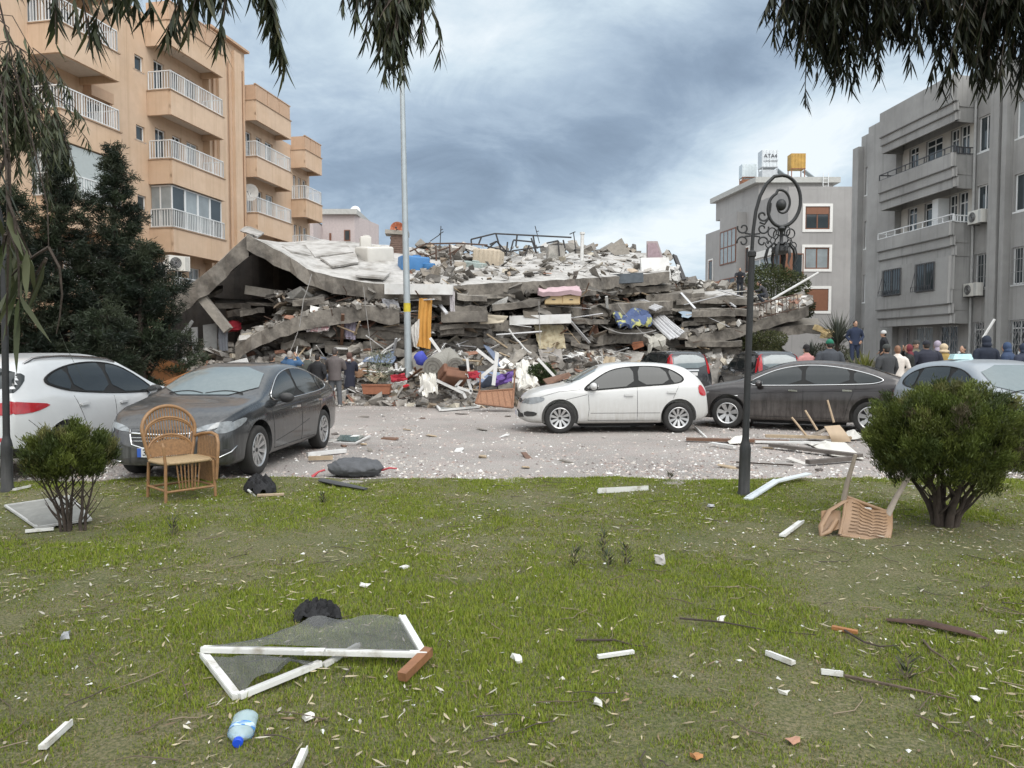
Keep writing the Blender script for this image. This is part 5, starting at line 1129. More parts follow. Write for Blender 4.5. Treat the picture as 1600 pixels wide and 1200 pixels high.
eucalyptus('eucalyptus hanging long leafy sprays across the peach building and the sky', (-3.4, 1.6, 0), [
  (90, 118, 3.6, .55, 42, .06, .13, 1.0), (72, 40, 3.5, .4, 30, .08, .13, 1.0), (205, 80, 3.8, .62, 120, .11, .14, .9), (165, 50, 3.6, .5, 60, .12, .13, .9), (232, 30, 3.7, .4, 40, .09, .14, .9), (268, 75, 3.9, .6, 80, .05, .15, 1.1), (308, 82, 3.8, .62, 130, .06, .14, 1.1), (350, 20, 3.9, .35, 40, .10, .14, 1.0), (290, 10, 3.8, .3, 40, .12, .14, 1.0),
  (440, 148, 3.9, .72, 150, .026, .13, 1.4), (432, 60, 4.0, .5, 70, .035, .12, 1.3), (420, 5, 4.0, .2, 18, .06, .12, .8),
  (612, 138, 4.1, .66, 620, .075, .105, 1.25), (588, 75, 4.2, .5, 420, .075, .105, 1.15), (640, 60, 4.2, .4, 420, .065, .105, 1.15), (600, 20, 4.1, .3, 260, .12, .105, 1.0), (628, 105, 4.15, .5, 260, .06, .105, 1.2)], 61, EC, .022)
eucalyptus('eucalyptus whose dense dark crown hangs over the grey building', (6.2, 2.6, 0), [
  (1262, 100, 5.6, .9, 260, .09, .13, 1.0), (1296, 158, 5.8, 1.0, 380, .13, .125, 1.1), (1330, 105, 5.7, .9, 420, .20, .125, 1.0), (1248, 55, 5.6, .6, 130, .07, .13, .8), (1320, 60, 5.4, .7, 400, .20, .125, .9), (1385, 40, 5.6, .5, 120, .16, .125, 1.0), (1430, 125, 5.7, .75, 130, .16, .125, 1.0), (1400, 75, 5.9, .5, 60, .12, .15, 1.0), (1480, 75, 5.6, .7, 260, .25, .125, 1.0), (1545, 150, 5.6, 1.0, 420, .24, .13, 1.1), (1590, 150, 5.5, 1.0, 420, .25, .13, 1.1), (1500, 110, 5.6, .7, 200, .15, .125, 1.1), (1560, 60, 5.4, .8, 420, .30, .13, .9), (1470, 20, 5.5, .5, 260, .32, .125, .9), (1360, 0, 5.5, .4, 160, .24, .125, .9), (1620, 60, 5.4, .8, 300, .3, .13, .9)], 62, [tuple(q * .5 for q in c) for c in EC], .03, 2.5)
eucalyptus('young eucalyptus with drooping olive foliage at the photo edge', (-8.3, 9.0, 0), [
  (24, 290, 8.6, 1.3, 900, .24, .14, .8), (5, 330, 8.4, 1.5, 900, .30, .14, .9), (15, 180, 8.6, .8, 800, .28, .14, .7), (42, 250, 8.7, .8, 700, .22, .14, .8), (-30, 250, 8.4, 1.6, 300, .3, .22, .9)], 63, [(.06, .072, .034), (.08, .09, .045), (.042, .054, .028)], .026)
eucalyptus('eucalyptus sapling with broad pale leaves close to the camera edge', (-2.35, 2.0, 0), [
  (12, 420, 2.6, .42, 12, .05, .20, .9), (40, 470, 2.7, .38, 10, .04, .22, 1.0), (5, 540, 2.6, .5, 14, .05, .20, 1.1), (52, 540, 2.7, .35, 6, .03, .18, 1.2)], 64, [(.06, .075, .03), (.09, .10, .05), (.045, .055, .025)], .010)

# weeds standing in the grass
def weed(i, px, py, h, label):
    g = G(px, py); t = thing('weed', label, 'weed', (g.x, g.y, .02)); rng = np.random.default_rng(90 + i); n = 34; z = rng.random(n) * h * .9; a = rng.random(n) * 6.283
    d = np.stack([np.cos(a), np.sin(a), .5 + .6 * rng.random(n)], 1); b = np.stack([.012 * np.cos(a), .012 * np.sin(a), z], 1)
    cl = np.array([(.04, .055, .022), (.06, .07, .035), (.09, .075, .05)])[rng.integers(0, 3, n)]
    link('leaf', leaves_mesh('leaf', b, d, np.stack([-np.sin(a), np.cos(a), np.zeros(n)], 1), .05 + .04 * rng.random(n), np.full(n, .012), cl, [LEAFM]), t)
    m = MB(); m.tube([(0, 0, 0), (.01, 0, h * .5), (.0, .01, h)], [.005, .004, .002], 5); m.build('stem', mat('weed_stem', (.12, .10, .06), .9), t)
for i, (px, py, h, lb) in enumerate([(270, 840, .17, 'thin dark weed standing in the grass near the wicker chair'), (942, 868, .18, 'upright brown weed beside the pale stone'), (977, 886, .16, 'reddish weed nearest the pale stone on the lawn'), (897, 888, .13, 'low bushy weed in the middle of the lawn'), (950, 890, .12, 'small weed between the brown weed and the reddish one'), (1047, 752, .10, 'tiny weed at the edge of the paving'), (505, 790, .12, 'small weed near the black bag at the paving edge'), (1415, 1068, .14, 'weed in the grass next to the long dark twig')]): weed(i, px, py, h, lb)
# ------------------------------------------------------------------ lamp posts and pole
IRON = mat('black_cast_iron', (.016, .017, .018), .5, var=.3, scale=20, bump=.15, bscale=60, dust=((.16, .155, .15), -.2, .8, .45, .3))
AX = .76
def spiral(cx, cz, r0, r1, a0, a1, n=40): return [(cx + (r0 + (r1 - r0) * i / n) * math.cos(a0 + (a1 - a0) * i / n), 0, cz + (r0 + (r1 - r0) * i / n) * math.sin(a0 + (a1 - a0) * i / n)) for i in range(n + 1)]
def lamp(label, loc, rz=0, lean=0):
    t = thing('street_lamp', label, 'street lamp', loc, rz, 'ornate black lamp posts'); t.rotation_euler.y = lean; t.scale = (.97, .97, .97)
    m = MB(); m.lathe([(.075, -.06), (.075, .03), (.068, .05), (.066, .46), (.068, .56), (.055, .62), (.044, .66), (.040, .70), (.037, 2.84), (.050, 2.85), (.050, 2.90), (.028, 2.92)], 16); m.build('post', IRON, t, smooth=40)
    # arm rises from the post, loops over and curls inward
    pts = [(0, 0, 2.9), (.01, 0, 3.15), (.04, 0, 3.38), (.10, 0, 3.56), (.19, 0, 3.70), (.31, 0, 3.79), (.43, 0, 3.805)]
    C1 = (.43, 3.50); pts += spiral(*C1, .305, .295, PI * .48, -PI * .5, 22)[1:]
    pts += spiral(.425, 3.435, .23, .17, -PI * .5, -PI * 1.35, 20)[1:]
    pts += spiral(.43, 3.46, .185, .06, -PI * 1.35, -PI * 2.9, 34)[1:]
    pts = [(q[0] * AX, q[1], q[2]) for q in pts]
    rs = [.021 if i < 28 else .021 - .011 * (i - 28) / (len(pts) - 28) for i in range(len(pts))]
    m = MB(); m.tube(pts, rs, 8); m.sph((.43 * AX, 0, 3.46), (.062, .05, .07), 12, 8); m.build('scroll_arm', IRON, t, smooth=60)
    def curl(x, z, s, sx, flip=1, r=.010, nm='curl'):
        m = MB(); p = spiral(0, 0, .02 * s, .075 * s, 0, PI * 2.1, 22); p = [(x + sx * q[0], 0, z + flip * q[2]) for q in p]; m.tube(p, r, 6); return m
    for z, s in ((3.18, 1.0), (3.02, 1.0)):
        for sx in (-1, 1):
            m = curl(.005 + sx * .115, z, .95, sx, 1 if z > 3.1 else -1); m.tube([(sx * .02, 0, z - (.07 if z > 3.1 else -.07)), (sx * .09, 0, z - (.06 if z > 3.1 else -.06))], .010, 6); m.build('curl', IRON, t, smooth=60)
    m = curl(.115, 3.33, 1.0, 1, 1, .012); m.tube([(.08, 0, 3.25), (.14, 0, 3.23), (.18, 0, 3.29), (.20, 0, 3.40), (.205, 0, 3.48)], .012, 6); m.build('curl', IRON, t, smooth=60)
    # lamp head: open drooping leaves round a boss
    hx, hz = .425 * AX + .02, 3.18
    m = MB(); m.lathe([(.012, -.02), (.035, 0), (.03, .05), (.045, .06), (.02, .09), (.02, .20), (.05, .24), (.03, .27)], 12, (hx, 0, hz - .24)); m.lathe([(.05, -.30), (.11, -.27), (.10, -.22), (.03, -.19)], 14, (hx, 0, hz)); hd = m.build('lamp_head', IRON, t, smooth=50)
    for k in range(8):
        a = 2 * PI * k / 8 + .2; ca, sa = math.cos(a), math.sin(a); r = lambda q, z: V((hx + ca * q, sa * q, hz + z))
        m = MB(); m.tube([r(.02, -.20), r(.10, -.17), r(.165, -.24), r(.19, -.34), r(.165, -.42), r(.20, -.47)], [.009, .015, .020, .019, .012, .004], 6, flat=.5); m.build('iron_leaf', IRON, hd, smooth=60)
        if k % 2 == 0:
            m = MB(); p = [r(.03, -.08)] + [r(.12 + .055 * math.cos(q), -.05 + .055 * math.sin(q)) for q in np.linspace(PI * 1.1, -PI * .9, 14)]; m.tube(p, .008, 5); p = [r(.12 + .0, -.10), r(.15, -.16)] + [r(.16 + .04 * math.cos(q), -.19 + .04 * math.sin(q)) for q in np.linspace(PI * .9, -PI * .9, 12)]; m.tube(p, .007, 5); m.build('small_curl', IRON, hd, smooth=60)
    return t
g = G(1162, 776); lamp('ornate black lamp post with a spiral arm, beside the bent white strip', (g.x, g.y, .02), 0, rad(1.1))
g = G(14, 769); lamp('ornate black lamp post cut by the photo edge, beside the small thuja', (g.x - .02, g.y, .02), PI, rad(-.9))
def pole():
    Y = 23.9; x = (639 - 800) / F * Y; t = thing('street_pole', 'tall galvanised street light pole with a yellow band before the rubble', 'street light', (x, Y, 0)); t.rotation_euler.y = rad(-.9)
    ST = mat('galvanised_pole', (.36, .40, .42), .5, metal=.35, var=.12, scale=3, streak=((.25, .27, .27), .5))
    m = MB(); m.lathe([(.21, 0), (.21, .03), (.125, .032), (.12, 1.0), (.075, 10.6), (.06, 11.2)], 12); m.build('pole', ST, t, smooth=50)
    m = MB(); m.lathe([(.105, 0), (.112, .0), (.111, .28), (.104, .28)], 12, (0, 0, 2.95)); m.build('yellow_band', mat('yellow_tape', (.50, .40, .03), .6, var=.2), t, smooth=50)
    m = MB(); m.tube([(0, 0, 11.1), (-.1, -.1, 11.7), (-.5, -.5, 12.2), (-1.0, -1.0, 12.3)], [.05, .045, .04, .035], 8); m.build('arm', ST, t, smooth=60)
    m = MB(); m.sph((-1.3, -1.3, 12.3), (.36, .14, .08), 12, 7, R=rotm(0, 0, PI / 4)); m.build('lantern', ST, t, smooth=60)
    m = MB(); m.box((.0, -.116, .9), (.12, .012, .4)); m.build('access_door', ST, t)
pole()
# ------------------------------------------------------------------ the collapsed building
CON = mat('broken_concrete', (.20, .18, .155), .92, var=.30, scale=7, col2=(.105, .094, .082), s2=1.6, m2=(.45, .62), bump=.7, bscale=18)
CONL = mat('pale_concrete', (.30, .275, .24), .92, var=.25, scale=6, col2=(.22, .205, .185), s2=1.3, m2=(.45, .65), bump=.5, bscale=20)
ROOFW = mat('white_roof_coat', (.42, .405, .385), .85, var=.22, scale=5, col2=(.20, .185, .165), s2=1.3, m2=(.46, .66), bump=.3, bscale=14)
SLATE = mat('blue_grey_beam', (.095, .11, .125), .85, var=.25, scale=6, bump=.3)
WPAINT = mat('white_painted', (.62, .615, .60), .6, var=.10, scale=5, col2=(.42, .40, .37), s2=2.5, m2=(.52, .75))
WOOD = mat('orange_wood', (.33, .145, .055), .5, var=.25, scale=9); WOODD = mat('brown_wood', (.135, .07, .042), .55, var=.3, scale=9); WOODP = mat('pale_timber', (.36, .28, .19), .8, var=.25, scale=9)
RUST = mat('rusty_iron', (.085, .05, .035), .8, var=.35, scale=14); DKM = mat('dark_iron', (.035, .033, .034), .6, var=.3, scale=10)
INNER_SHADE = mat('shade_dark_inner_wall', (.035, .031, .028), .95, var=.4, scale=3)  # near-black base colour stands in for the deep shade of the hollow
def yf(px): return float(np.interp(px, [250, 700, 900, 1000, 1300], [24.6, 25.0, 27.0, 30.8, 32.6]))
def dens(pts, step):
    out = []
    for a, b in zip(pts[:-1], pts[1:]):
        k = max(1, int((b - a).length / step)); out += [a.lerp(b, i / k) for i in range(k)]
    return out + [pts[-1]]
def resamp(pts, n):
    d = [0]; 
    for a, b in zip(pts[:-1], pts[1:]): d.append(d[-1] + (b - a).length)
    o = []
    for i in range(n):
        t = d[-1] * i / (n - 1); j = max(k for k in range(len(d)) if d[k] <= t + 1e-9); j = min(j, len(pts) - 2); o.append(pts[j].lerp(pts[j + 1], (t - d[j]) / max(1e-6, d[j + 1] - d[j])))
    return o
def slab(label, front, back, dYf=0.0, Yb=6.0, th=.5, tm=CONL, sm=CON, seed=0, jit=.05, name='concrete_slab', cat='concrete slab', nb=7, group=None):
    """broken floor: FRONT and BACK are the photo columns/rows of its upper edges, Yb how far behind the front its back lies"""
    rr = random.Random(seed + 100); A = [P(x, y, yf(x) + dYf) for x, y in front]
    B = [P(x, y, yf(x) + dYf + Yb) for x, y in back]; L_ = sum((b - a).length for a, b in zip(A[:-1], A[1:])); n = max(5, int(L_ / .3)); A, B = resamp(A, n), resamp(B, n)
    mb = MB(); top = []; bot = []
    for i in range(n):
        ft = th * (1 + rr.uniform(-.10, .10)); jy = rr.uniform(-jit, jit) * 1.6; rt = []; rb = []
        for j in range(nb + 1):
            v = j / nb; p = A[i].lerp(B[i], v); p = p + V((rr.uniform(-1, 1) * jit * .3, jy if j == 0 else rr.uniform(-1, 1) * jit * .5, rr.uniform(-1, 1) * jit * (.55 if j else .35)))
            rt.append(p); rb.append(p + V((0, rr.uniform(-.06, .10) if j == 0 else 0, -ft)))
        top.append(rt); bot.append(rb)
    w = nb + 1; vs = [p for r in top for p in r] + [p for r in bot for p in r]; o = n * w
    fs = []; mi = []
    for i in range(n - 1):
        for j in range(nb):
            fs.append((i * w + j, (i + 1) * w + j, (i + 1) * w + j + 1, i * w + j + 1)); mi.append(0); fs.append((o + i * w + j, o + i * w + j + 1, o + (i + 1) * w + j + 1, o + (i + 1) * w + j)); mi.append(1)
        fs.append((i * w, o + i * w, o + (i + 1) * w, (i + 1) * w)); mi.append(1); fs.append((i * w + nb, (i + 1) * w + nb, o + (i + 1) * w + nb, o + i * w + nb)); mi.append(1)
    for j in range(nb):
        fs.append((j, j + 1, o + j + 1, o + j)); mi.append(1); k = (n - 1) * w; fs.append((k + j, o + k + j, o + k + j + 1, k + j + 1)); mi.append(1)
    mb.add(vs, fs); mb.mi = mi
    ob = mb.build(name, [tm, sm], center=True); return tag(ob, label, cat, group)
slab('long white cracked roof slab sloping down from the peak beside the peach building', [(385, 366), (440, 394), (487, 424), (560, 440), (640, 448), (702, 451)], [(392, 372), (440, 379), (500, 374), (560, 379), (640, 386), (700, 396)], 0, 7, .52, ROOFW, seed=1)
slab('steep grey roof slab leaning from the peak down into the dark conifers', [(268, 464), (330, 420), (386, 366)], [(285, 456), (345, 412), (397, 366)], -.05, 5, .72, CONL, seed=2)
slab('white roof slab over the middle of the collapsed building', [(704, 447), (760, 443), (880, 437), (990, 430), (1046, 424)], [(700, 398), (800, 400), (900, 396), (960, 393), (1040, 397)], .1, 8, .46, ROOFW, seed=3)
slab('thick floor slab bent like a wave below the roof, above the blue jacket man', [(366, 541), (400, 521), (450, 499), (505, 484), (560, 477), (625, 484)], [(372, 528), (405, 508), (455, 484), (505, 470), (560, 464), (620, 470)], -.5, 5, .50, CONL, seed=4)
slab('grey floor slab just under the white roof, beside the grey pole', [(600, 470), (720, 462), (852, 466)], [(600, 455), (720, 452), (850, 455)], .2, 6, .30, seed=5)
slab('grey floor slab under the pink mattress', [(846, 481), (950, 476), (1052, 470)], [(846, 468), (950, 465), (1050, 460)], .0, 6, .42, seed=6)
slab('grey floor slab in the third layer, behind the yellow curtain', [(640, 507), (780, 500), (830, 503)], [(640, 492), (780, 488), (830, 492)], .1, 5, .40, seed=7)
slab('sagging floor slab above the lilac curtain', [(440, 523), (560, 512), (642, 516)], [(440, 508), (560, 500), (640, 503)], .1, 5, .36, seed=8)
slab('dark lowest floor slab over the heap, left of the tan blanket', [(640, 533), (760, 527), (838, 530)], [(640, 520), (760, 515), (836, 518)], .2, 5, .40, seed=9)
slab('lowest floor slab beneath the blue and yellow duvet', [(880, 526), (960, 521), (1040, 524)], [(880, 512), (960, 508), (1040, 512)], .2, 5, .42, seed=10)
slab('long white-topped slab reaching toward the grey building', [(1020, 478), (1080, 470), (1150, 460)], [(1010, 458), (1080, 450), (1140, 446)], .2, 6, .40, ROOFW, seed=11)
slab('tilted grey slab rising to the edge by the brown shuttered window', [(1075, 527), (1150, 511), (1215, 491), (1264, 477)], [(1070, 500), (1150, 482), (1215, 470), (1258, 464)], -.6, 4, .48, CONL, seed=12)
slab('short grey slab end poking out beyond the tilted slab', [(1182, 517), (1240, 508), (1282, 507)], [(1182, 503), (1240, 496), (1278, 498)], -.3, 4, .38, seed=13)
slab('low slab edge behind the parked black SUV', [(1060, 549), (1130, 541), (1200, 538)], [(1060, 536), (1130, 530), (1200, 527)], .0, 4, .36, seed=14)
slab('buckled slab in the second layer over the striped towels', [(470, 462), (530, 468), (600, 472)], [(470, 450), (530, 455), (600, 458)], .6, 5, .30, seed=15)
slab('thin broken slab under the blue-grey beam', [(900, 452), (980, 449), (1046, 446)], [(900, 444), (980, 440), (1046, 438)], .5, 6, .26, seed=16)
slab('collapsed inner wall, painted shade-dark, at the back of the dark hollow', [(268, 470), (330, 428), (386, 385), (470, 430), (540, 470)], [(268, 468), (330, 426), (386, 383), (470, 428), (540, 468)], 6.5, .4, 4.2, INNER_SHADE, INNER_SHADE, seed=17, name='inner_wall', cat='wall')

# mound and loose rubble
def mound_h(x, y):
    px = 800 + F * x / y; f = yf(px); of = float(np.interp(px, [430, 640, 700, 1000], [1.5, 1.8, 3.3, 3.2])); s = (y - (f - of)) / of
    edge = np.clip((px - 225) / 90, 0, 1) * np.clip((1300 - px) / 90, 0, 1)
    h = 1.55 * np.clip(s, 0, 1) ** 1.15 + .35 * np.clip((y - f) / 2, 0, 1)
    if 300 < px < 460: h *= .8
    if 450 < px < 1090: h += 2.5 * np.clip((y - f - 2) / 1.5, 0, 1) * np.clip((px - 450) / 60, 0, 1) * np.clip((1090 - px) / 60, 0, 1)
    return edge * h * (1 + .35 * vnoise(x, y, .7, 5)) + .10 * vnoise(x, y, 2.2, 8.0) * min(1, max(0, s) * 2)
mb = MB(); mb.sheet(lambda u, v: (lambda x, y: V((x, y, mound_h(x, y) - .03)))(-16 + 32 * u, 20.5 + 15 * v), 110, 60)
rm = mat('rubble_dust', (.20, .18, .16), .95, var=.35, scale=5, col2=(.36, .33, .30), s2=3, m2=(.5, .65), bump=1.0, bscale=12)
tag(mb.build('rubble_mound', rm, smooth=180), 'grey dusty mound of crushed masonry under the slabs', 'rubble', kind='stuff')
PALR = [(.21, .195, .175), (.27, .25, .225), (.34, .315, .285), (.15, .138, .125), (.52, .50, .47), (.60, .59, .56), (.33, .265, .2), (.28, .15, .105), (.23, .20, .165), (.42, .38, .31)]
def loose():
    rng = np.random.default_rng(77); pos, siz, cc = [], [], []
    def put(n, fx, smin, smax, w=None, flat=.55, dk=1.0):
        for _ in range(n):
            p = fx()
            if p is None: continue
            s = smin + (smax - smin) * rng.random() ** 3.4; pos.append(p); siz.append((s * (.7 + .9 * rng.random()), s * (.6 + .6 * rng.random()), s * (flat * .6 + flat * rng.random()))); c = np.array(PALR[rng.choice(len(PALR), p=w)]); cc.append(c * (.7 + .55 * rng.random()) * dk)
    U = lambda a, b: a + (b - a) * rng.random()
    def heap(a, b, d0, d1):
        def f():
            px = U(a, b); of = float(np.interp(px, [430, 640, 700, 1000], [1.9, 2.2, 3.6, 3.4])); y = yf(px) + (U(-min(of, -d0), d1) if a > 400 else U(d0, d1)); x = (px - 800) / F * y; return (x, y, mound_h(x, y) + .04 * rng.random())
        return f
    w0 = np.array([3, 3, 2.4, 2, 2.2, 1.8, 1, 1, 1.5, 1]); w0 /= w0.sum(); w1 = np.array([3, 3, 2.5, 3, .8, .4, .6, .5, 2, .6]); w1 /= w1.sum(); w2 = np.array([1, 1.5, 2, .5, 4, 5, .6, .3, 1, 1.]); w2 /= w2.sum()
    put(4600, heap(420, 1010, -3.6, .4), .04, .45, w0, .34); put(2300, heap(215, 430, -4.2, 0), .05, .42, w0, .4); put(1300, heap(1000, 1290, -1.6, .6), .05, .45, w0)
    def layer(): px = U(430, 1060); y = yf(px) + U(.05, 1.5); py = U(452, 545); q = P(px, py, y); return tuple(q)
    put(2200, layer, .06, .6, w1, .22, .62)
    def cave(): px = U(300, 470); y = yf(px) + U(.3, 4.5); x = (px - 800) / F * y; return (x, y, mound_h(x, y) + .3 * rng.random() + .5 * np.clip((px - 380) / 80, 0, 1))
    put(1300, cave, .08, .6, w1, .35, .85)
    def rightheap():
        u = rng.random(); px = 1050 + 215 * u; v = rng.random(); y0 = float(np.interp(px, [1050, 1080, 1150, 1265], [500, 500, 482, 462])); y1 = float(np.interp(px, [1050, 1080, 1150, 1265], [528, 524, 508, 476])); return tuple(P(px, y0 + (y1 - y0) * v, yf(px) - .6 + 3.6 * (1 - v)) + V((0, 0, .05)))
    put(1000, rightheap, .06, .42, w0)
    def upright_right(): px = U(1045, 1215); y0 = float(np.interp(px, [1045, 1090, 1150, 1215], [432, 440, 446, 468])); return tuple(P(px, y0 + U(0, 26), yf(px) + 3.5 + U(0, 2)))
    put(800, upright_right, .06, .5, w0, .3)
    def roof(): px = U(705, 1045); v = rng.random(); fy = float(np.interp(px, [704, 880, 1046], [447, 437, 424])); by = float(np.interp(px, [700, 900, 1040], [398, 396, 397])); q = P(px, fy, yf(px) + .1).lerp(P(px, by, yf(px) + 8.1), v); return tuple(q + V((0, 0, .02 + .10 * rng.random())))
    put(430, roof, .05, .5, w1, .10)
    def roofL(): px = U(640, 720); v = rng.random(); q = P(px, 448, 25).lerp(P(px, 390, 32), v); return tuple(q + V((0, 0, .05)))
    put(160, roofL, .06, .5, w1, .4)
    def back(): px = U(620, 1000); return tuple(P(px, U(384, 400), yf(px) + 8 + U(0, 1.5)))
    put(200, back, .1, .7, w1, .35)
    # pieces on the sloping left slab and on the bent slab
    def s4(): px = U(380, 625); fy = float(np.interp(px, [366, 400, 450, 505, 560, 625], [541, 521, 499, 484, 477, 484])); return tuple(P(px, fy, yf(px) - .5).lerp(P(px, fy - 13, yf(px) + 4.5), rng.random() ** 1.5) + V((0, 0, .04)))
    put(420, s4, .05, .32, w0)
    n = len(pos); pos, siz, cc = np.array(pos), np.array(siz), np.array(cc)
    q = np.array([(-1, -1, -1), (1, -1, -1), (1, 1, -1), (-1, 1, -1), (-1, -1, 1), (1, -1, 1), (1, 1, 1), (-1, 1, 1)], float)
    vs = q[None] * (1 - .55 * rng.random((n, 8, 3))) * siz[:, None, :] * .62
    e = rng.normal(size=(n, 3)) * np.array([.45, .45, 3.0]); cx, sx = np.cos(e[:, 0]), np.sin(e[:, 0]); cy, sy = np.cos(e[:, 1]), np.sin(e[:, 1]); cz, sz = np.cos(e[:, 2]), np.sin(e[:, 2])
    Rx = np.stack([np.stack([np.ones(n), 0 * cx, 0 * cx], 1), np.stack([0 * cx, cx, -sx], 1), np.stack([0 * cx, sx, cx], 1)], 1); Ry = np.stack([np.stack([cy, 0 * cy, sy], 1), np.stack([0 * cy, np.ones(n), 0 * cy], 1), np.stack([-sy, 0 * cy, cy], 1)], 1); Rz = np.stack([np.stack([cz, -sz, 0 * cz], 1), np.stack([sz, cz, 0 * cz], 1), np.stack([0 * cz, 0 * cz, np.ones(n)], 1)], 1)
    vs = np.einsum('nij,nkj->nki', Rz @ Ry @ Rx, vs) + pos[:, None, :]
    k = np.arange(n)[:, None] * 8; fs = np.concatenate([k + np.array(f) for f in ((3, 2, 1, 0), (4, 5, 6, 7), (0, 1, 5, 4), (1, 2, 6, 5), (2, 3, 7, 6), (3, 0, 4, 7))], 0)
    tag(link('rubble', np_mesh('rubble', vs.reshape(-1, 3), fs, np.repeat(cc, 8, 0), [mat('rubble_piece', (0, 0, 0), .92, var=.28, scale=9, attr=True, bump=.4, bscale=25)])), 'loose broken concrete, plaster and brick filling the collapsed building', 'rubble', kind='stuff')
loose()
rr = random.Random(91)
for i in range(58):
    px = rr.uniform(450, 1120); py = rr.uniform(455, 542); d_ = rr.uniform(-.35, .5) - (.5 if px > 1060 else 0); w = rr.uniform(28, 95); tl = rr.gauss(0, 5); th_ = rr.uniform(.10, .30)
    slab('broken strip of floor slab squeezed between the layers', [(px, py), (px + w * .5, py + tl * .5 + rr.gauss(0, 1.5)), (px + w, py + tl)], [(px + rr.uniform(-6, 6), py - rr.uniform(3, 9)), (px + w * .5, py - 6 + tl * .5), (px + w + rr.uniform(-6, 6), py - rr.uniform(3, 9) + tl)], d_, rr.uniform(1.2, 3.0), th_, CON if i % 3 else CONL, CON, seed=200 + i, name='slab_fragment', cat='slab fragment', nb=3, group='broken strips of floor slab between the layers')
for i in range(14):
    px = rr.uniform(290, 440); py = rr.uniform(450, 520); w = rr.uniform(20, 60); tl = rr.gauss(4, 9)
    slab('broken floor piece fallen inside the dark hollow', [(px, py), (px + w * .5, py + tl * .5), (px + w, py + tl)], [(px, py - 5), (px + w * .5, py - 6 + tl * .5), (px + w, py - 6 + tl)], rr.uniform(1.0, 4.0), rr.uniform(.8, 1.8), rr.uniform(.10, .24), CON, CON, seed=300 + i, name='slab_fragment', cat='slab fragment', nb=3, group='broken floor pieces inside the hollow')
for i in range(26):
    px = rr.uniform(440, 1010); y = yf(px) + rr.uniform(-2.8 if px > 690 else -1.3, .2); x = (px - 800) / F * y; s_ = rr.uniform(.35, .85); mb = MB(); mb.chunk((x, y, mound_h(x, y) + .12), (s_ * 1.5, s_, s_ * .4), rr, R=rotm(rr.gauss(.3, .4), rr.gauss(0, .4), rr.uniform(0, 6.28)), jit=.25); me = evald(mb.mesh('q', CON), [('SUBSURF', dict(levels=3, render_levels=3, subdivision_type='SIMPLE'))])
    mb = MB(); mb.add([v.co + V((.10 * s_ * vnoise(v.co.x, v.co.y, 5, i), .10 * s_ * vnoise(v.co.y, v.co.z, 5, i), .10 * s_ * vnoise(v.co.x, v.co.z, 6, i))) for v in me.vertices], [tuple(p.vertices) for p in me.polygons])
    tag(mb.build('concrete_chunk', CONL if i % 2 else CON, center=True), 'big broken concrete chunk lying in the debris heap', 'concrete chunk', 'big concrete chunks in the debris heap')

# ---- single pieces, each a thing
def panel(name, label, cat, c4, Y, th, m, wav=0.0, n=8, group=None, seed=0, parts=None, fold=0.0):
    Ys = Y if isinstance(Y, (list, tuple)) else [Y] * 4; q = [P(x, y, yy) for (x, y), yy in zip(c4, Ys)]; sd_ = seed + sum(c4[0])
    def f(u, v):
        p = q[0].lerp(q[1], u).lerp(q[3].lerp(q[2], u), v); nn = (q[1] - q[0]).cross(q[3] - q[0]); nn = nn.normalized() if nn.length > 1e-6 else V((0, 1, 0))
        d = wav * mnoise.noise((u * 3 + sd_, v * 3, sd_ * .37)) + wav * .5 * mnoise.noise((u * 8 + sd_, v * 7, sd_)) + fold * math.sin(u * 19 + 2 * math.sin(v * 3)) * (.4 + .6 * v)
        return p + nn * d + V((0, 0, wav * .4 * mnoise.noise((u * 5, v * 2, sd_ + 4))))
    mb = MB(); nn_ = n if (wav or fold) else 1; mb.sheet(f, nn_ if not fold else 22, nn_, th=th); return tag(mb.build(name, m, smooth=35 if (wav or fold) else None, center=True), label, cat, group)
def bars(name, label, cat, segs, Y, r, m, group=None, n=6, sq=False):
    mb = MB()
    for s in segs:
        Yy = s[2] if len(s) > 2 and isinstance(s[2], (int, float)) else Y; a, b = P(*s[0], Yy if not isinstance(Yy, tuple) else Yy[0]), P(*s[1], Yy)
        mb.bar(a, b, r * 2, r * 2) if sq else mb.tube([a, b], r, n)
    return tag(mb.build(name, m, center=True), label, cat, group)
def tank(label, px, py, Y, d, m, rz, tilt=(0, 0), rib=0, cat='water tank', name='water_tank', lid=None):
    c = P(px, py, Y); t = thing(name, label, cat, c - V((0, 0, d[2] / 2)), rz); t.rotation_euler = (tilt[0], tilt[1], rz)
    mb = MB(); mb.box((0, 0, d[2] / 2), d); me = evald(mb.mesh('tank', m), [('BEVEL', dict(width=.09 * min(d), segments=3))]); me.polygons.foreach_set('use_smooth', [True] * len(me.polygons)); me.set_sharp_from_angle(angle=rad(40)); link('shell', me, t)
    if rib:
        for i in range(rib):
            x = -d[0] * .42 + d[0] * .84 * i / (rib - 1); mb = MB(); mb.box((x, -d[1] / 2 - .005, d[2] / 2), (.035, .03, d[2] * .86)); mb.build('rib', m, t)
    mb = MB(); mb.lathe([(.16, 0), (.16, .05), (.12, .07)], 16, (d[0] * .1, 0, d[2])); mb.build('lid', lid or m, t, smooth=40)
    mb = MB(); mb.tube([(d[0] * .3, -d[1] / 2, .12), (d[0] * .3, -d[1] / 2 - .12, .12)], .03, 8); mb.build('outlet', DKM, t); return t
TKW = mat('white_tank', (.55, .53, .49), .55, var=.08, scale=3); TKB = mat('blue_tank', (.045, .17, .38), .5, var=.12, scale=3); TKC = mat('cream_tank', (.46, .39, .30), .6, var=.12)
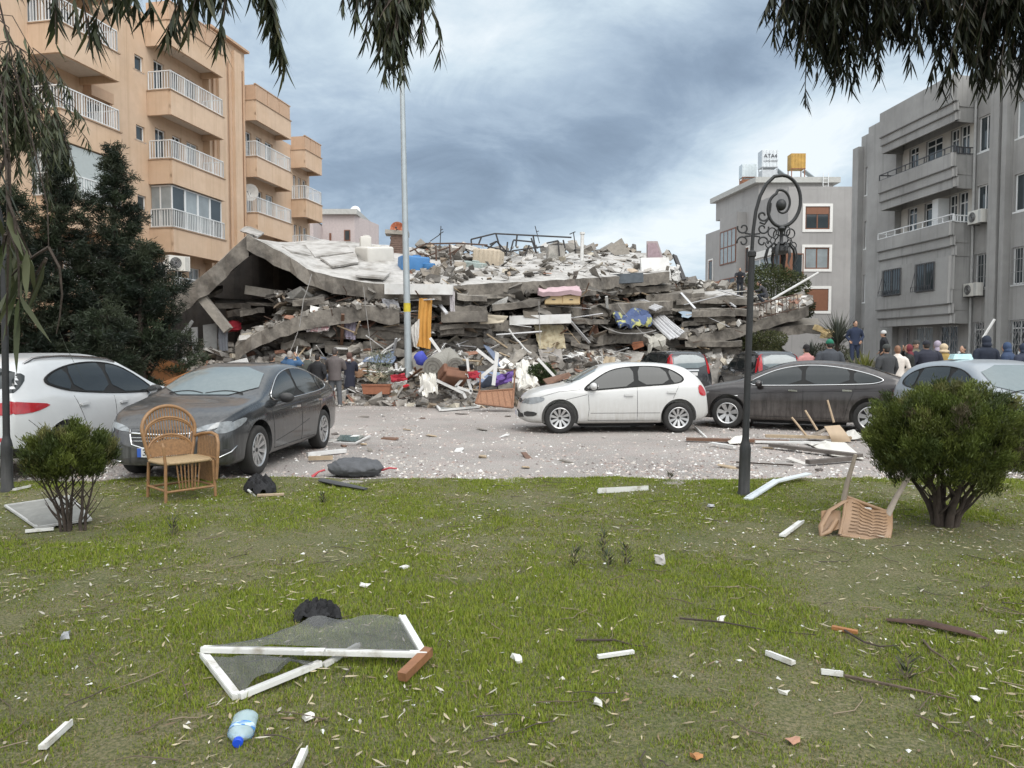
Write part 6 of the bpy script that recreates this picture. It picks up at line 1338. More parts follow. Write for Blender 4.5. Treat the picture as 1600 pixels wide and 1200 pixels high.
tank('big off-white water tank tipped over on the white roof slab', 586, 405, 29.0, (1.15, 1.1, .95), TKW, rad(38), (.12, -.1))
tank('bright blue water tank beside the grey pole', 645, 417, 28.0, (1.05, .9, .75), TKB, rad(20), (.05, .05))
tank('cream ribbed water tank under the bent metal frame', 762, 405, 31.0, (1.15, .9, .75), TKC, rad(-12), (.0, .08), 6)
tank('small pale tank standing behind the off-white one', 571, 384, 30.5, (.45, .45, .7), TKW, .3)
t = thing('barrel', 'small blue barrel next to the blue water tank', 'barrel', P(670, 432, 27.8)); mb = MB(); mb.lathe([(.20, 0), (.25, .03), (.26, .2), (.245, .22), (.26, .24), (.25, .45), (.2, .48)], 18); mb.build('shell', TKB, t, smooth=40); mb = MB(); mb.lathe([(.06, .48), (.06, .52), (.001, .53)], 10); mb.build('cap', DKM, t)
tank('grey green box lying beside the cream tank', 738, 418, 30, (.95, .6, .45), mat('greygreen', (.28, .33, .31), .6, var=.2), rad(-25), (.1, .18), cat='box', name='box')
tank('grey cube with a black opening on the roof', 868, 396, 33, (.75, .6, .65), mat('box_grey', (.36, .34, .31), .8, var=.2), rad(8), cat='box', name='box', lid=DKM)
mb = MB(); c = P(621, 358, 30.5); mb.lathe([(.001, .07), (.12, .05), (.22, .02), (.29, -.03), (.30, -.03), (.22, .01), (.12, .035), (.001, .05)], 24, c, 'Y', cap=False); t = thing('satellite_dish', 'orange rusty satellite dish above the broken brick stub', 'satellite dish', c); mb.v = [p - c for p in mb.v]; mb.build('dish', mat('orange_dish', (.36, .10, .045), .7, var=.3, scale=10, col2=(.5, .28, .2), s2=9), t, smooth=40)
mb = MB(); mb.tube([(0, 0, -.25), (0, -.3, -.1), (0, -.38, 0)], .015, 6); mb.sph((0, -.38, 0), .045); mb.build('feed_arm', DKM, t); mb = MB(); mb.tube([(0, .05, 0), (0, .1, -.6)], .03, 6); mb.build('mast', DKM, t)
t = thing('chimney_stub', 'broken brick stub with a grey cap under the orange dish', 'chimney', P(623, 398, 30.6)); mb = MB(); rr = random.Random(4)
for i in range(9): mb.box((rr.uniform(-.03, .03), 0, .045 + i * .085), (.62 + rr.uniform(-.06, .06), .6, .075), rotm(0, 0, rr.uniform(-.06, .06)))
mb.build('brickwork', mat('dark_brick', (.15, .10, .08), .9, var=.35, scale=12), t); mb = MB(); mb.box((-.05, 0, .86), (.95, .8, .16), rotm(0, .06, .1)); mb.build('cap', CONL, t)
FR = [((736, 374), (773, 365)), ((773, 365), (833, 368)), ((833, 368), (893, 371)), ((736, 374), (737, 384)), ((748, 381), (752, 371)), ((775, 366), (783, 392)), ((808, 367), (806, 385)), ((833, 368), (838, 396)), ((838, 396), (830, 372)), ((802, 375), (833, 378)), ((802, 376), (798, 392)), ((793, 378), (791, 400)), ((765, 382), (776, 377)), ((776, 377), (792, 394)), ((776, 377), (762, 389)), ((800, 392), (850, 385)), ((854, 380), (872, 376)), ((872, 376), (874, 400)), ((880, 375), (883, 388)), ((820, 400), (827, 383)), ((757, 384), (800, 394)), ((783, 392), (799, 393))]
bars('pergola', 'bent black metal pergola frame standing over the roof', 'metal frame', FR, 32.6, .035, DKM)
FR2 = [((664, 381), (716, 380)), ((716, 380), (762, 383)), ((702, 382), (705, 416)), ((681, 384), (682, 420)), ((668, 398), (668, 432)), ((640, 393), (668, 380)), ((648, 390), (658, 400)), ((668, 400), (682, 395)), ((700, 398), (718, 388)), ((684, 392), (703, 386)), ((655, 396), (668, 399)), ((706, 400), (722, 384))]
bars('pergola', 'low rusty metal frame behind the blue water tank', 'metal frame', FR2, 29.8, .032, RUST)
bars('roof_aerial', 'thin television aerial above the low rusty frame', 'aerial', [((687, 398), (689, 353)), ((672, 377), (688, 366)), ((686, 366), (693, 362)), ((688, 360), (692, 358))], 31, .018, DKM)
bars('roof_aerial', 'leaning bare mast above the black pergola frame', 'aerial', [((843, 380), (836, 353)), ((838, 362), (842, 361))], 33.5, .018, DKM)
bars('roof_aerial', 'short crooked aerial next to the white vent pipe', 'aerial', [((900, 392), (896, 363)), ((890, 366), (899, 362)), ((897, 390), (908, 391))], 33, .022, DKM)
mb = MB(); mb.tube([P(909, 408, 31.5), P(910, 366, 31.5)], .075, 10); mb.tube([P(910, 366, 31.5), P(910, 363, 31.5)], .11, 10); tag(mb.build('vent_pipe', WPAINT, smooth=40, center=True), 'white vent pipe with a dark cap rising from the roof', 'pipe')
panel('roof_plate', 'grey triangular plate sticking up from the roof', 'roof plate', [(947, 388), (971, 372), (984, 397), (960, 399)], 36, .08, CONL)
panel('white_cabinet', 'white cabinet side leaning at the end of the roof', 'cabinet', [(1000, 407), (1043, 405), (1047, 441), (1000, 427)], [32, 32, 31.8, 31.8], .25, WPAINT)
t = panel('glazed_door', 'pinkish glazed door standing upright on the white cabinet', 'door', [(1010, 377), (1027, 377), (1038, 408), (1010, 406)], 32.6, .06, mat('pink_frame', (.36, .30, .30), .6, var=.1))
q = panel('pane', '', '', [(1012, 380), (1025.5, 380), (1034, 404), (1012, 403)], 32.5, .02, mat('pinkish_glass', (.30, .22, .24), .2, var=.3, scale=6)); q.parent = t; q.location = q.location - t.location
panel('dark_board', 'black board leaning beside the white cabinet', 'board', [(1050, 399), (1056, 402), (1072, 438), (1066, 439)], [33, 33, 32.4, 32.4], .12, DKM)
panel('white_bag', 'crumpled white sack behind the black board', 'sack', [(1046, 420), (1060, 414), (1066, 440), (1047, 440)], 32.7, .2, WPAINT, .14)
panel('striped_mattress', 'pink mattress draped over the beige drawers', 'mattress', [(838, 452), (902, 453), (908, 461), (840, 460)], [27.6, 27.6, 26.2, 26.2], .16, mat('pink_cloth', (.46, .33, .35), .85, var=.15), .10)
t = thing('chest_of_drawers', 'beige chest of drawers under the pink mattress', 'furniture', P(878, 476, 26.6)); mb = MB(); mb.box((0, 0, .16), (1.25, .5, .32)); mb.build('carcass', mat('beige_wood', (.46, .33, .17), .6, var=.12), t)
for sx in (-.31, .31): mb = MB(); mb.box((sx, -.26, .16), (.58, .03, .27)); d = mb.build('drawer', mat('beige_front', (.52, .39, .21), .55, var=.1), t); mb = MB(); mb.box((sx, -.285, .16), (.12, .02, .03)); mb.build('handle', DKM, d)
bars('concrete_beam', 'blue-grey painted beam below the white roof edge', 'beam', [((902, 440), (1004, 434), 30.0)], 29.4, .19, SLATE, sq=True)
bars('concrete_beam', 'white painted beam in the third layer above the tan blanket', 'beam', [((796, 501), (892, 498))], 26.2, .16, WPAINT, sq=True)
bars('concrete_beam', 'pale curved roof edge beam in front of the grey pole', 'beam', [((602, 452), (708, 453))], 24.7, .17, WPAINT, sq=True)
bars('concrete_column', 'leaning column propping the steep roof slab', 'column', [((310, 458), (357, 516))], 24.9, .14, CONL, sq=True)
bars('concrete_beam', 'short pale beam hanging inside the dark hollow', 'beam', [((385, 453), (437, 461))], 26.0, .15, CONL, sq=True)
bars('concrete_beam', 'grey beam end beside the yellow curtain', 'beam', [((690, 496), (762, 494))], 24.9, .18, CON, sq=True)
panel('cream_panel', 'cream board torn at its lower edge in the third layer', 'board', [(748, 491), (794, 494), (786, 505), (750, 506)], 25.2, .06, mat('cream_board', (.52, .46, .36), .7, var=.1), .05)
YC = mat('yellow_cloth', (.46, .225, .045), .8, var=.12, scale=3)
panel('yellow_curtain', 'yellow ochre curtain hanging from the slabs beside the pole', 'curtain', [(655, 466), (675, 467), (672, 546), (651, 541)], [24.6, 24.6, 24.3, 24.3], .012, YC, .05, 10, fold=.035)
panel('striped_curtain', 'white and orange curtain between the pole and the yellow curtain', 'curtain', [(641, 512), (655, 498), (655, 546), (646, 541)], 24.35, .012, mat('white_orange_cloth', (.55, .53, .50), .85, var=.1, col2=(.55, .27, .10), s2=2.2, m2=(.55, .6)), .05, 8, fold=.02)
panel('tan_blanket', 'tan patterned blanket hanging over the lowest slabs', 'blanket', [(834, 507), (880, 510), (884, 545), (842, 545)], [26.6, 26.6, 26.1, 26.1], .03, mat('tan_cloth', (.40, .35, .24), .9, var=.3, scale=14, col2=(.26, .21, .13), s2=7, m2=(.5, .6)), .12, 12)
panel('lower_blanket', 'grey blanket below the tan one', 'blanket', [(840, 544), (876, 544), (880, 566), (846, 566)], [26.2, 26.2, 25.8, 25.8], .03, mat('grey_blanket', (.27, .25, .23), .9, var=.25, scale=10), .10, 10)
panel('duvet', 'blue and yellow patterned duvet between two floor slabs', 'duvet', [(946, 484), (1012, 488), (1018, 508), (968, 512)], [29.6, 29.9, 29.5, 28.6], .12, mat('duvet_cloth', (.07, .10, .20), .9, var=.2, col2=(.42, .42, .16), s2=2.4, m2=(.52, .58)), .25, 14)
panel('lilac_curtain', 'lilac checked curtain hanging under the sagging slab', 'curtain', [(538, 499), (556, 500), (555, 531), (539, 529)], 24.75, .012, mat('lilac_cloth', (.30, .27, .34), .85, var=.2, scale=9), .04, 8, fold=.02)
panel('striped_towel', 'red and white towels drooping under the bent slab', 'towel', [(475, 503), (516, 506), (514, 516), (479, 519)], 24.4, .03, mat('pink_stripes', (.45, .27, .28), .9, var=.3, scale=16, col2=(.5, .46, .45), s2=8, m2=(.48, .52)), .10, 10)
panel('hanging_sheet', 'narrow pale curtain hanging from the roof edge right of the yellow one', 'curtain', [(702, 456), (710, 455), (711, 492), (704, 496)], 24.8, .012, mat('pale_lilac', (.48, .45, .46), .85, var=.1), .04, 8, fold=.02)
panel('grey_sheet', 'grey crumpled plastic sheet in the second layer', 'sheet', [(596, 466), (622, 470), (628, 492), (604, 494)], 24.8, .02, mat('grey_plastic', (.32, .32, .34), .5, var=.2), .15, 10)
CORR = mat('white_sheet_metal', (.52, .52, .53), .45, var=.12, scale=5)
for i, (a, b, c, d, l) in enumerate([((1008, 493), (1022, 490), (1062, 527), (1046, 531), 'long white corrugated sheet sliding down beside the black tarp'), ((1024, 491), (1034, 490), (1070, 519), (1062, 525), 'narrower white corrugated sheet above the long one'), ((990, 470), (1006, 468), (1036, 480), (1024, 486), 'short white sheet on the slab above the duvet')]):
    panel('corrugated_sheet', l, 'sheet', [a, b, c, d], [31.2, 31.2, 30.0, 30.0], .03, CORR, fold=.03, group='white corrugated sheets')
panel('black_sheeting', 'black tarp hanging in the gap under the tilted slab', 'sheeting', [(1064, 512), (1098, 506), (1106, 540), (1062, 538)], 31.2, .02, mat('black_cloth', (.012, .012, .013), .8, var=.2), .2, 10)  # thin wavy black sheet filling the gap
panel('orange_panel', 'orange tile panel above the black SUV', 'panel', [(985, 535), (1004, 533), (1006, 541), (990, 547)], 30.2, .05, mat('orange_tile', (.42, .16, .08), .7, var=.2))
panel('striped_sack', 'off-white crumpled sack next to the orange panel', 'sack', [(1008, 528), (1030, 522), (1040, 540), (1012, 545)], 30.3, .2, mat('sack_white', (.48, .46, .41), .85, var=.2), .2, 10)
# railing and white pole on the tilted slab
mb = MB(); A, B = P(1092, 497, 31.4), P(1246, 460, 31.4); mb.tube([A, B], .03, 6); n = 26
for i in range(n + 1): p = A.lerp(B, i / n); mb.tube([p, p + V((.05 * math.sin(i * 2), -.05, -.62 - .08 * math.sin(i * 1.7)))], .014, 5)
mb.tube([A + V((0, -.05, -.6)), B + V((0, -.05, -.6))], .02, 5); tag(mb.build('balcony_railing', RUST, center=True), 'bent rusty balcony railing lying along the tilted slab', 'railing')
bars('white_pole', 'long white pole slanting up from the tilted slab to the white-framed windows', 'pole', [((1206, 468), (1279, 426))], 31.8, .05, WPAINT)
bars('white_pole', 'white pole leaning among the crowd by the grey building', 'pole', [((1536, 528), (1554, 499))], 27.0, .05, WPAINT)
for i, (px, py, l) in enumerate([(1281, 514, 'yellow foam block at the foot of the tilted slab'), (1294, 522, 'beige foam block below the yellow one')]): mb = MB(); mb.chunk(P(px, py, 31), (.7, .4, .3), random.Random(i), R=rotm(.2, .3 - i * .5, .4)); tag(mb.build('foam_block', mat('foam_yellow', (.50, .38, .20), .9, var=.25), center=True), l, 'foam block', 'foam blocks')
# left heap
t = thing('wooden_cabinet', 'orange brown wooden cabinet toppled under the conifers', 'cabinet', P(256, 594, 20.4)); t.rotation_euler = (.25, .45, .5); mb = MB(); mb.box((0, 0, .32), (.75, .5, .64)); mb.build('carcass', WOODD, t); mb = MB(); mb.box((0, -.262, .32), (.70, .025, .58)); d = mb.build('door', WOOD, t); mb = MB(); mb.sph((.25, -.29, .32), .02); mb.build('handle', DKM, d)
t = thing('slatted_panel', 'varnished wooden slatted panel lying behind the dark grey saloon', 'wooden panel', (0, 0, 0)); q = [P(252, 598, 19.2), P(322, 570, 19.8), P(338, 584, 19.0), P(268, 612, 18.4)]
for k in range(7): f0 = k / 7; mb = MB(); mb.bar(q[0].lerp(q[3], f0 + .05), q[1].lerp(q[2], f0 + .05), .085, .03); mb.build('slat', WOOD, t)
for u in (.1, .5, .9): mb = MB(); mb.bar(q[0].lerp(q[1], u) - V((0, 0, .035)), q[3].lerp(q[2], u) - V((0, 0, .035)), .05, .03); mb.build('batten', WOODD, t)
panel('ochre_board', 'ochre board standing up behind the toppled cabinet', 'board', [(249, 533), (258, 535), (268, 566), (257, 568)], 21.4, .04, YC)
panel('grey_board', 'grey pointed board leaning at the mouth of the hollow', 'board', [(262, 545), (300, 500), (303, 503), (276, 549)], 23.4, .05, mat('grey_board', (.20, .205, .205), .8, var=.2))
panel('grey_board', 'upright grey door blade inside the hollow', 'board', [(318, 508), (340, 505), (340, 545), (320, 548)], 25.2, .06, mat('grey_board', (.2, .2, .2)))
panel('grey_board', 'narrow grey upright plank beside the leaning column', 'board', [(300, 512), (309, 511), (310, 556), (302, 556)], 24.6, .06, mat('grey_board', (.2, .2, .2)))
panel('metal_shutter', 'blue grey shutter standing in the hollow next to the column', 'shutter', [(342, 512), (356, 515), (356, 548), (343, 548)], 25.0, .05, mat('shutter_blue', (.12, .13, .15), .6, var=.2), fold=.01)
panel('white_board', 'white rectangular board just above the saloon roof', 'board', [(354, 567), (386, 559), (389, 567), (356, 573)], 21.6, .06, WPAINT)
panel('white_cloth', 'white crumpled cloth on the heap behind the toppled cabinet', 'cloth', [(268, 562), (290, 558), (296, 574), (272, 580)], 20.6, .03, WPAINT, .16, 10)
mb = MB(); mb.sph(P(364, 510, 26.5), (.35, .3, .2), 10, 7); mb.v = [p + V((.1 * vnoise(p.x, p.z, 6), 0, .08 * vnoise(p.x, p.y, 5))) for p in mb.v]; tag(mb.build('red_cloth', mat('red_cloth', (.33, .02, .035), .85, var=.2), center=True), 'red cloth bundle inside the dark hollow', 'cloth')
W0 = lambda px, py, dy=0.0: P(px, py, yf(px) + dy)
# wires
def cable(label, pts, Y, r=.014, m=None):
    q = [P(x, y, Y) for x, y in pts]; o = []
    for i in range(len(q) - 1):
        for k in range(4): o.append(q[i].lerp(q[i + 1], k / 4) - V((0, 0, .05 * math.sin(k / 4 * PI))))
    mb = MB(); mb.tube(o + [q[-1]], r, 5); tag(mb.build('hanging_cable', m or mat('cable_grey', (.30, .29, .28), .7), center=True), label, 'cable', 'cables hanging over the slabs')
cable('pale cable falling from the white roof edge to the bent slab', [(487, 428), (474, 468), (468, 510), (452, 552)], 24.2); cable('thin cable hanging over the sagging slab to the heap', [(568, 448), (574, 500), (582, 556)], 24.4, .011); cable('cable hanging through the dark hollow', [(433, 458), (441, 480), (447, 488)], 25.2, .03, WPAINT); cable('dark cable looping under the duvet', [(928, 500), (955, 516), (985, 521), (1025, 516)], 28.6, .02); cable('slanting white cable across the duvet to the sack', [(966, 476), (990, 505), (1016, 530)], 29.0, .013); cable('steel bar slanting from the tan blanket to the heap', [(795, 514), (812, 535), (830, 552)], 25.3, .03, WPAINT); cable('thin cable hanging right of the pole below the roof', [(842, 470), (843, 500), (844, 540)], 26.0, .010)
# planks and bars poking out of the layers and the heap
rr = random.Random(12); kinds = [('white_batten', WPAINT, 'batten', 'white battens in the rubble', 'white splintered batten sticking out of the rubble'), ('timber', WOODP, 'timber', 'pale timbers in the rubble', 'pale broken timber lying in the rubble'), ('brown_plank', WOODD, 'plank', 'brown planks in the rubble', 'dark brown plank lying in the rubble'), ('steel_bar', RUST, 'steel bar', 'rusty reinforcing bars in the rubble', 'rusty reinforcing bar poking out of the slabs'), ('grey_profile', CORR, 'metal profile', 'grey metal profiles in the rubble', 'grey bent metal profile in the rubble')]
for i in range(190):
    low = rr.random() < .60
    if low: px, py = rr.uniform(440, 1000), 0; y = yf(px) + rr.uniform(-3.2 if px > 690 else -1.6, .2); x = (px - 800) / F * y; c = V((x, y, mound_h(x, y) + rr.uniform(.08, .3)))
    else: px, py = rr.uniform(440, 1150), rr.uniform(455, 545); c = P(px, py, yf(px) + rr.uniform(-.3, .3) - (.5 if px > 1060 else 0))
    nm, m, ct, gp, lb = kinds[rr.choices(range(5), [5, 3, 3, 3, 3] if low else [2, 2, 2, 5, 3])[0]]; a = rr.uniform(0, 6.28); el = rr.gauss(0, .35) + (.15 if low else 0); l = rr.uniform(.4, 1.9); d = V((math.cos(a) * math.cos(el), math.sin(a) * math.cos(el) * .7, math.sin(el))).normalized() * l / 2
    mb = MB()
    if nm == 'steel_bar': k = rr.uniform(-.2, .2); mb.tube([c - d, c + V((0, 0, k)), c + d], .014, 5)
    else: w = rr.uniform(.03, .11); mb.bar(c - d, c + d, w, w * rr.uniform(.25, .6), (rr.uniform(-.4, .4), rr.uniform(-.4, .4), 1))
    tag(mb.build(nm, m, center=True), lb, ct, gp)
for i in range(46):
    px = rr.uniform(445, 1005); y = yf(px) + rr.uniform(-3.0 if px > 690 else -1.4, .0); x = (px - 800) / F * y; h = mound_h(x, y) + rr.uniform(.1, .35); s = rr.uniform(.2, .55); R = rotm(rr.gauss(.5, .5), rr.gauss(0, .4), rr.uniform(0, 6.28)); sd_ = rr.random() * 50
    soft = i % 2; m_ = [WPAINT, WPAINT, mat('pale_cloth', (.48, .46, .43), .85, var=.2), mat('beige_cloth', (.38, .31, .22), .85, var=.2), mat('dusty_blue_cloth', (.16, .2, .29), .85, var=.2), mat('brown_board', (.2, .11, .06), .7, var=.2)][i % 6]
    nm, lb, gp, ct = [('cloth', 'crumpled cloth thrown over the debris heap', 'crumpled cloths on the heap', 'cloth'), ('board', 'broken board lying on the debris heap', 'broken boards on the heap', 'board')][0 if soft else 1]
    mb = MB(); mb.sheet(lambda u, v: V((x, y, h)) + R @ V(((u - .5) * 2 * s, (v - .5) * 1.4 * s, (.28 * s * mnoise.noise((u * 3 + sd_, v * 3, sd_)) + .12 * s * mnoise.noise((u * 8, v * 8 + sd_, 2))) if soft else 0)), 9 if soft else 1, 9 if soft else 1, th=.02)
    tag(mb.build(nm, m_, smooth=40 if soft else None, center=True), lb, ct, gp)
# objects on the front of the heap
CARP = mat('carpet_roll', (.235, .225, .20), .95, var=.2, scale=12)
def roll(label, a, b, r, Ya, Yb_): 
    A, B = P(*a, Ya), P(*b, Yb_); t = thing('carpet_roll', label, 'carpet', (A + B) / 2, 0, 'rolled carpets on the heap'); o = (A + B) / 2; mb = MB(); mb.tube([A - o, (A + B) / 2 - o + V((0, 0, .02)), B - o], r, 18); mb.build('roll', CARP, t, smooth=40)
    e = MB(); d = (A - B).normalized(); pts = []; u = d.cross(V((0, 0, 1))).normalized(); w = d.cross(u)
    for i in range(50): q = i / 49; pts.append(A - o + d * .012 + (u * math.cos(q * 16) + w * math.sin(q * 16)) * (r * (.15 + .8 * q)))
    e.tube(pts, .012, 4); e.build('spiral_edge', mat('carpet_back', (.16, .15, .135), .95), t)
roll('thick rolled carpet with its round end facing the road, nearer the blue bag', (677, 575), (700, 560), .33, 22.3, 23.8); roll('rolled carpet lying behind the brown armchair', (712, 572), (700, 556), .27, 22.6, 24.0)
mb = MB(); mb.sph(P(658, 560, 22.5), (.2, .18, .2), 12, 9); mb.v = [p + V((.08 * vnoise(p.x, p.z, 7), .05 * vnoise(p.z, p.x, 6), .08 * vnoise(p.y, p.z, 7))) for p in mb.v]; tag(mb.build('blue_bag', mat('royal_blue', (.045, .06, .36), .7, var=.2), smooth=60, center=True), 'royal blue bundle beside the pole on the rolled carpet', 'bag')
t = thing('armchair', 'brown upholstered armchair overturned in front of the rolled carpets', 'armchair', P(710, 600, 21.9)); t.rotation_euler = (-.5, .15, .4); UP = mat('brown_upholstery', (.16, .075, .045), .8, var=.2)
for nm, c, d in (('seat', (0, 0, .2), (.7, .6, .26)), ('backrest', (0, .28, .45), (.7, .16, .5)), ('armrest', (-.36, 0, .35), (.14, .6, .3)), ('armrest', (.36, 0, .35), (.14, .6, .3))):
    mb = MB(); mb.box(c, d); me = evald(mb.mesh('a', UP), [('BEVEL', dict(width=.05, segments=3))]); link(nm, me, t)
panel('red_cushion', 'red cushion beside the overturned armchair', 'cushion', [(733, 581), (746, 579), (749, 590), (736, 592)], 21.8, .1, mat('red_cloth', (.33, .02, .035)), .08)
panel('purple_cloth', 'purple cloth under the white window bars', 'cloth', [(776, 588), (802, 579), (800, 596), (772, 603)], 21.9, .03, mat('purple_cloth', (.13, .07, .26), .85, var=.25), .15, 10)
panel('white_drape', 'large white quilt draped over the heap near the white hatchback', 'quilt', [(806, 570), (826, 565), (842, 604), (812, 610)], [22.8, 22.8, 21.6, 21.6], .06, mat('quilt_white', (.62, .60, .55), .85, var=.1), .22, 14)
panel('white_drape', 'white sheet spread behind the planter', 'quilt', [(556, 572), (612, 566), (618, 592), (560, 600)], [24.6, 24.6, 23.9, 23.9], .04, mat('quilt_white', (.6, .6, .55)), .25, 14)
panel('white_drape', 'white plastic sheet crumpled right of the pole foot', 'quilt', [(655, 590), (682, 586), (684, 612), (660, 618)], [22.4, 22.4, 21.6, 21.5], .03, mat('quilt_white', (.6, .6, .55)), .25, 12)
panel('brown_board', 'brown board tilted on the heap above the hatchback bonnet', 'board', [(848, 594), (888, 582), (892, 588), (856, 603)], [21.6, 22, 22, 21.4], .04, WOODD)
panel('red_fabric', 'red and white folded cloth on the heap left of the pole', 'cloth', [(610, 586), (632, 584), (636, 594), (612, 596)], 22.3, .03, mat('red_cloth', (.33, .02, .035)), .1, 8)
shrub('bush', 'green uprooted shrub on the heap next to the white quilt', tuple(P(846, 597, 22.4)), .42, .28, 71, [(.06, .085, .03), (.04, .06, .022)], 2600, .10, .03)
for i, (sg, l, r) in enumerate([((((745, 546), (772, 567)),), 'white window bar slanting on the heap, left of the upright one', .045), ((((777, 551), (771, 602)),), 'white upright window bar standing in the heap', .055), ((((712, 604), (729, 585)), ((729, 585), (737, 612)), ((712, 604), (737, 612))), 'white triangular window frame in front of the armchair', .04), ((((682, 594), (724, 614)), ((724, 614), (728, 622))), 'white bar sloping down to the window frame on the road', .04), ((((730, 560), (732, 580)),), 'thin upright white bar by the dark tyre-like lump', .035), ((((738, 600), (775, 570)),), 'white bar lying across the purple cloth', .05), ((((672, 528), (688, 550)),), 'grey profile leaning right of the yellow curtain', .04), ((((840, 560), (868, 590)),), 'white bar sloping behind the white quilt', .04), ((((655, 612), (672, 590)),), 'white bar beside the pole foot', .04)]): bars('window_bar', l, 'window bar', sg, 21.9, r, WPAINT, 'white window bars on the heap', sq=True)
mb = MB(); mb.chunk(P(728, 574, 22.2), (.5, .3, .22), random.Random(3)); tag(mb.build('black_bag', mat('black_cloth', (.012,) * 3), center=True), 'black bag lying above the overturned armchair', 'bag')
# broken cane furniture and window frame at the front of the heap
def cane(label, c4, Y):
    t = thing('cane_table', label, 'furniture', (0, 0, 0)); q = [P(x, y, yy) for (x, y), yy in zip(c4, Y)]; CN = mat('brown_cane', (.20, .095, .05), .6, var=.3, scale=10)
    mb = MB(); 
    for a, b in zip(q, q[1:] + q[:1]): mb.tube([a, b], .03, 8)
    mb.build('frame', CN, t); mb = MB(); mb.sheet(lambda u, v: q[0].lerp(q[1], u).lerp(q[3].lerp(q[2], u), v) + V((0, .03, 0)), 6, 4, th=.02); mb.build('panel', mat('woven_cane', (.24, .12, .065), .7, var=.35, scale=30), t)
    for k in range(6): mb = MB(); mb.tube([q[0].lerp(q[1], k / 6 + .02), q[3].lerp(q[2], min(1, k / 6 + .16))], .016, 6); mb.build('rod', CN, t)
    for p in q[:2]: mb = MB(); mb.tube([p, p + V((.03, .1, .55))], .022, 6); mb.build('leg', CN, t)
cane('broken brown cane table lying on its side at the front of the heap', [(749, 612), (803, 608), (801, 637), (743, 630)], [20.9, 20.9, 20.5, 20.5])
t = thing('window_frame', 'white window frame lying on the road edge before the heap', 'window frame', (0, 0, 0)); q = [G(680, 631, .06), G(738, 624, .06), G(748, 636, .05), G(688, 641, .05)]; mb = MB()
for a, b in zip(q, q[1:] + q[:1]): mb.bar(a, b, .07, .05)
mb.build('frame', WPAINT, t); mb = MB(); mb.add(q, [(0, 1, 2, 3)]); mb.build('pane', mat('dirty_pane', (.25, .26, .25), .3, var=.3), t)
t = thing('planter', 'terracotta planter box with grey green stems at the foot of the heap', 'planter', P(589, 616, 23.3)); TC = mat('terracotta', (.30, .12, .065), .75, var=.15); mb = MB(); mb.box((0, 0, .15), (.82, .30, .28), taper=1.08); mb.build('box', TC, t); mb = MB(); mb.box((0, 0, .30), (.92, .38, .04)); mb.build('rim', TC, t); mb = MB(); mb.box((0, 0, .322), (.8, .28, .02)); mb.build('soil', RUST, t)
rng_ = np.random.default_rng(4); n = 420; b = np.stack([(rng_.random(n) - .5) * .75, (rng_.random(n) - .5) * .2, .3 + 1.0 * rng_.random(n) ** .8], 1); b[:, 0] += (b[:, 2] - .3) * .12; d = rnd_dirs(rng_, n); d[:, 2] = np.abs(d[:, 2]); link('plant_foliage', leaves_mesh('plant_foliage', b, d, rnd_dirs(rng_, n), .10 + .12 * rng_.random(n), np.full(n, .022), np.array([(.17, .19, .13), (.24, .25, .19), (.10, .12, .07)])[rng_.integers(0, 3, n)], [LEAFM]), t)
mb = MB(); mb.lathe([(.04, 0), (.045, .02), (.045, .16), (.02, .21), (.02, .24)], 10, r=rotm(PI / 2 - .2, 0, .8)); t = mb.build('red_bottle', mat('red_plastic', (.5, .02, .03), .4), smooth=40); t.location = P(631, 604, 21.6); tag(t, 'small red plastic bottle just left of the pole foot', 'bottle')
x, y, _ = at(269, 27.0); ac_unit('air_conditioner', 'lone air conditioner by the conifers above the steep roof slab', tuple(P(278, 424, 28.6)), PEACH[1] - PI / 2 + rad(60)); mb = MB(); mb.bar(P(258, 408, 28.8), P(262, 425, 28.8), .12, .12); tag(mb.build('white_downpipe', WPAINT, center=True), 'short white pipe beside the lone air conditioner', 'pipe')
# white roof plates lifted off the long slab
for i, (c4, l) in enumerate([([(478, 386), (540, 381), (552, 396), (492, 404)], 'cracked white roof plate lifted at the peak side of the long slab'), ([(500, 405), (556, 398), (560, 412), (520, 419)], 'cracked white roof plate in the middle of the long slab'), ([(440, 388), (476, 385), (488, 402), (456, 396)], 'small white roof plate near the peak'), ([(376, 362), (386, 354), (412, 366), (402, 372)], 'white coping strip sticking up at the very peak'), ([(560, 424), (610, 428), (600, 437), (556, 433)], 'white roof plate at the lower edge near the off-white tank')]):
    fy = [float(np.interp(x, [385, 440, 487, 560, 640], [366, 394, 424, 440, 448])) for x, _ in c4]; by = [float(np.interp(x, [392, 440, 500, 560, 640], [368, 379, 374, 379, 386])) for x, _ in c4]
    Y = [24.6 + 7 * min(1, max(0, (f - y) / max(4, f - b_))) - .35 for (x, y), f, b_ in zip(c4, fy, by)]; panel('roof_plate', l, 'roof plate', c4, Y, .07, ROOFW, .03, 5)
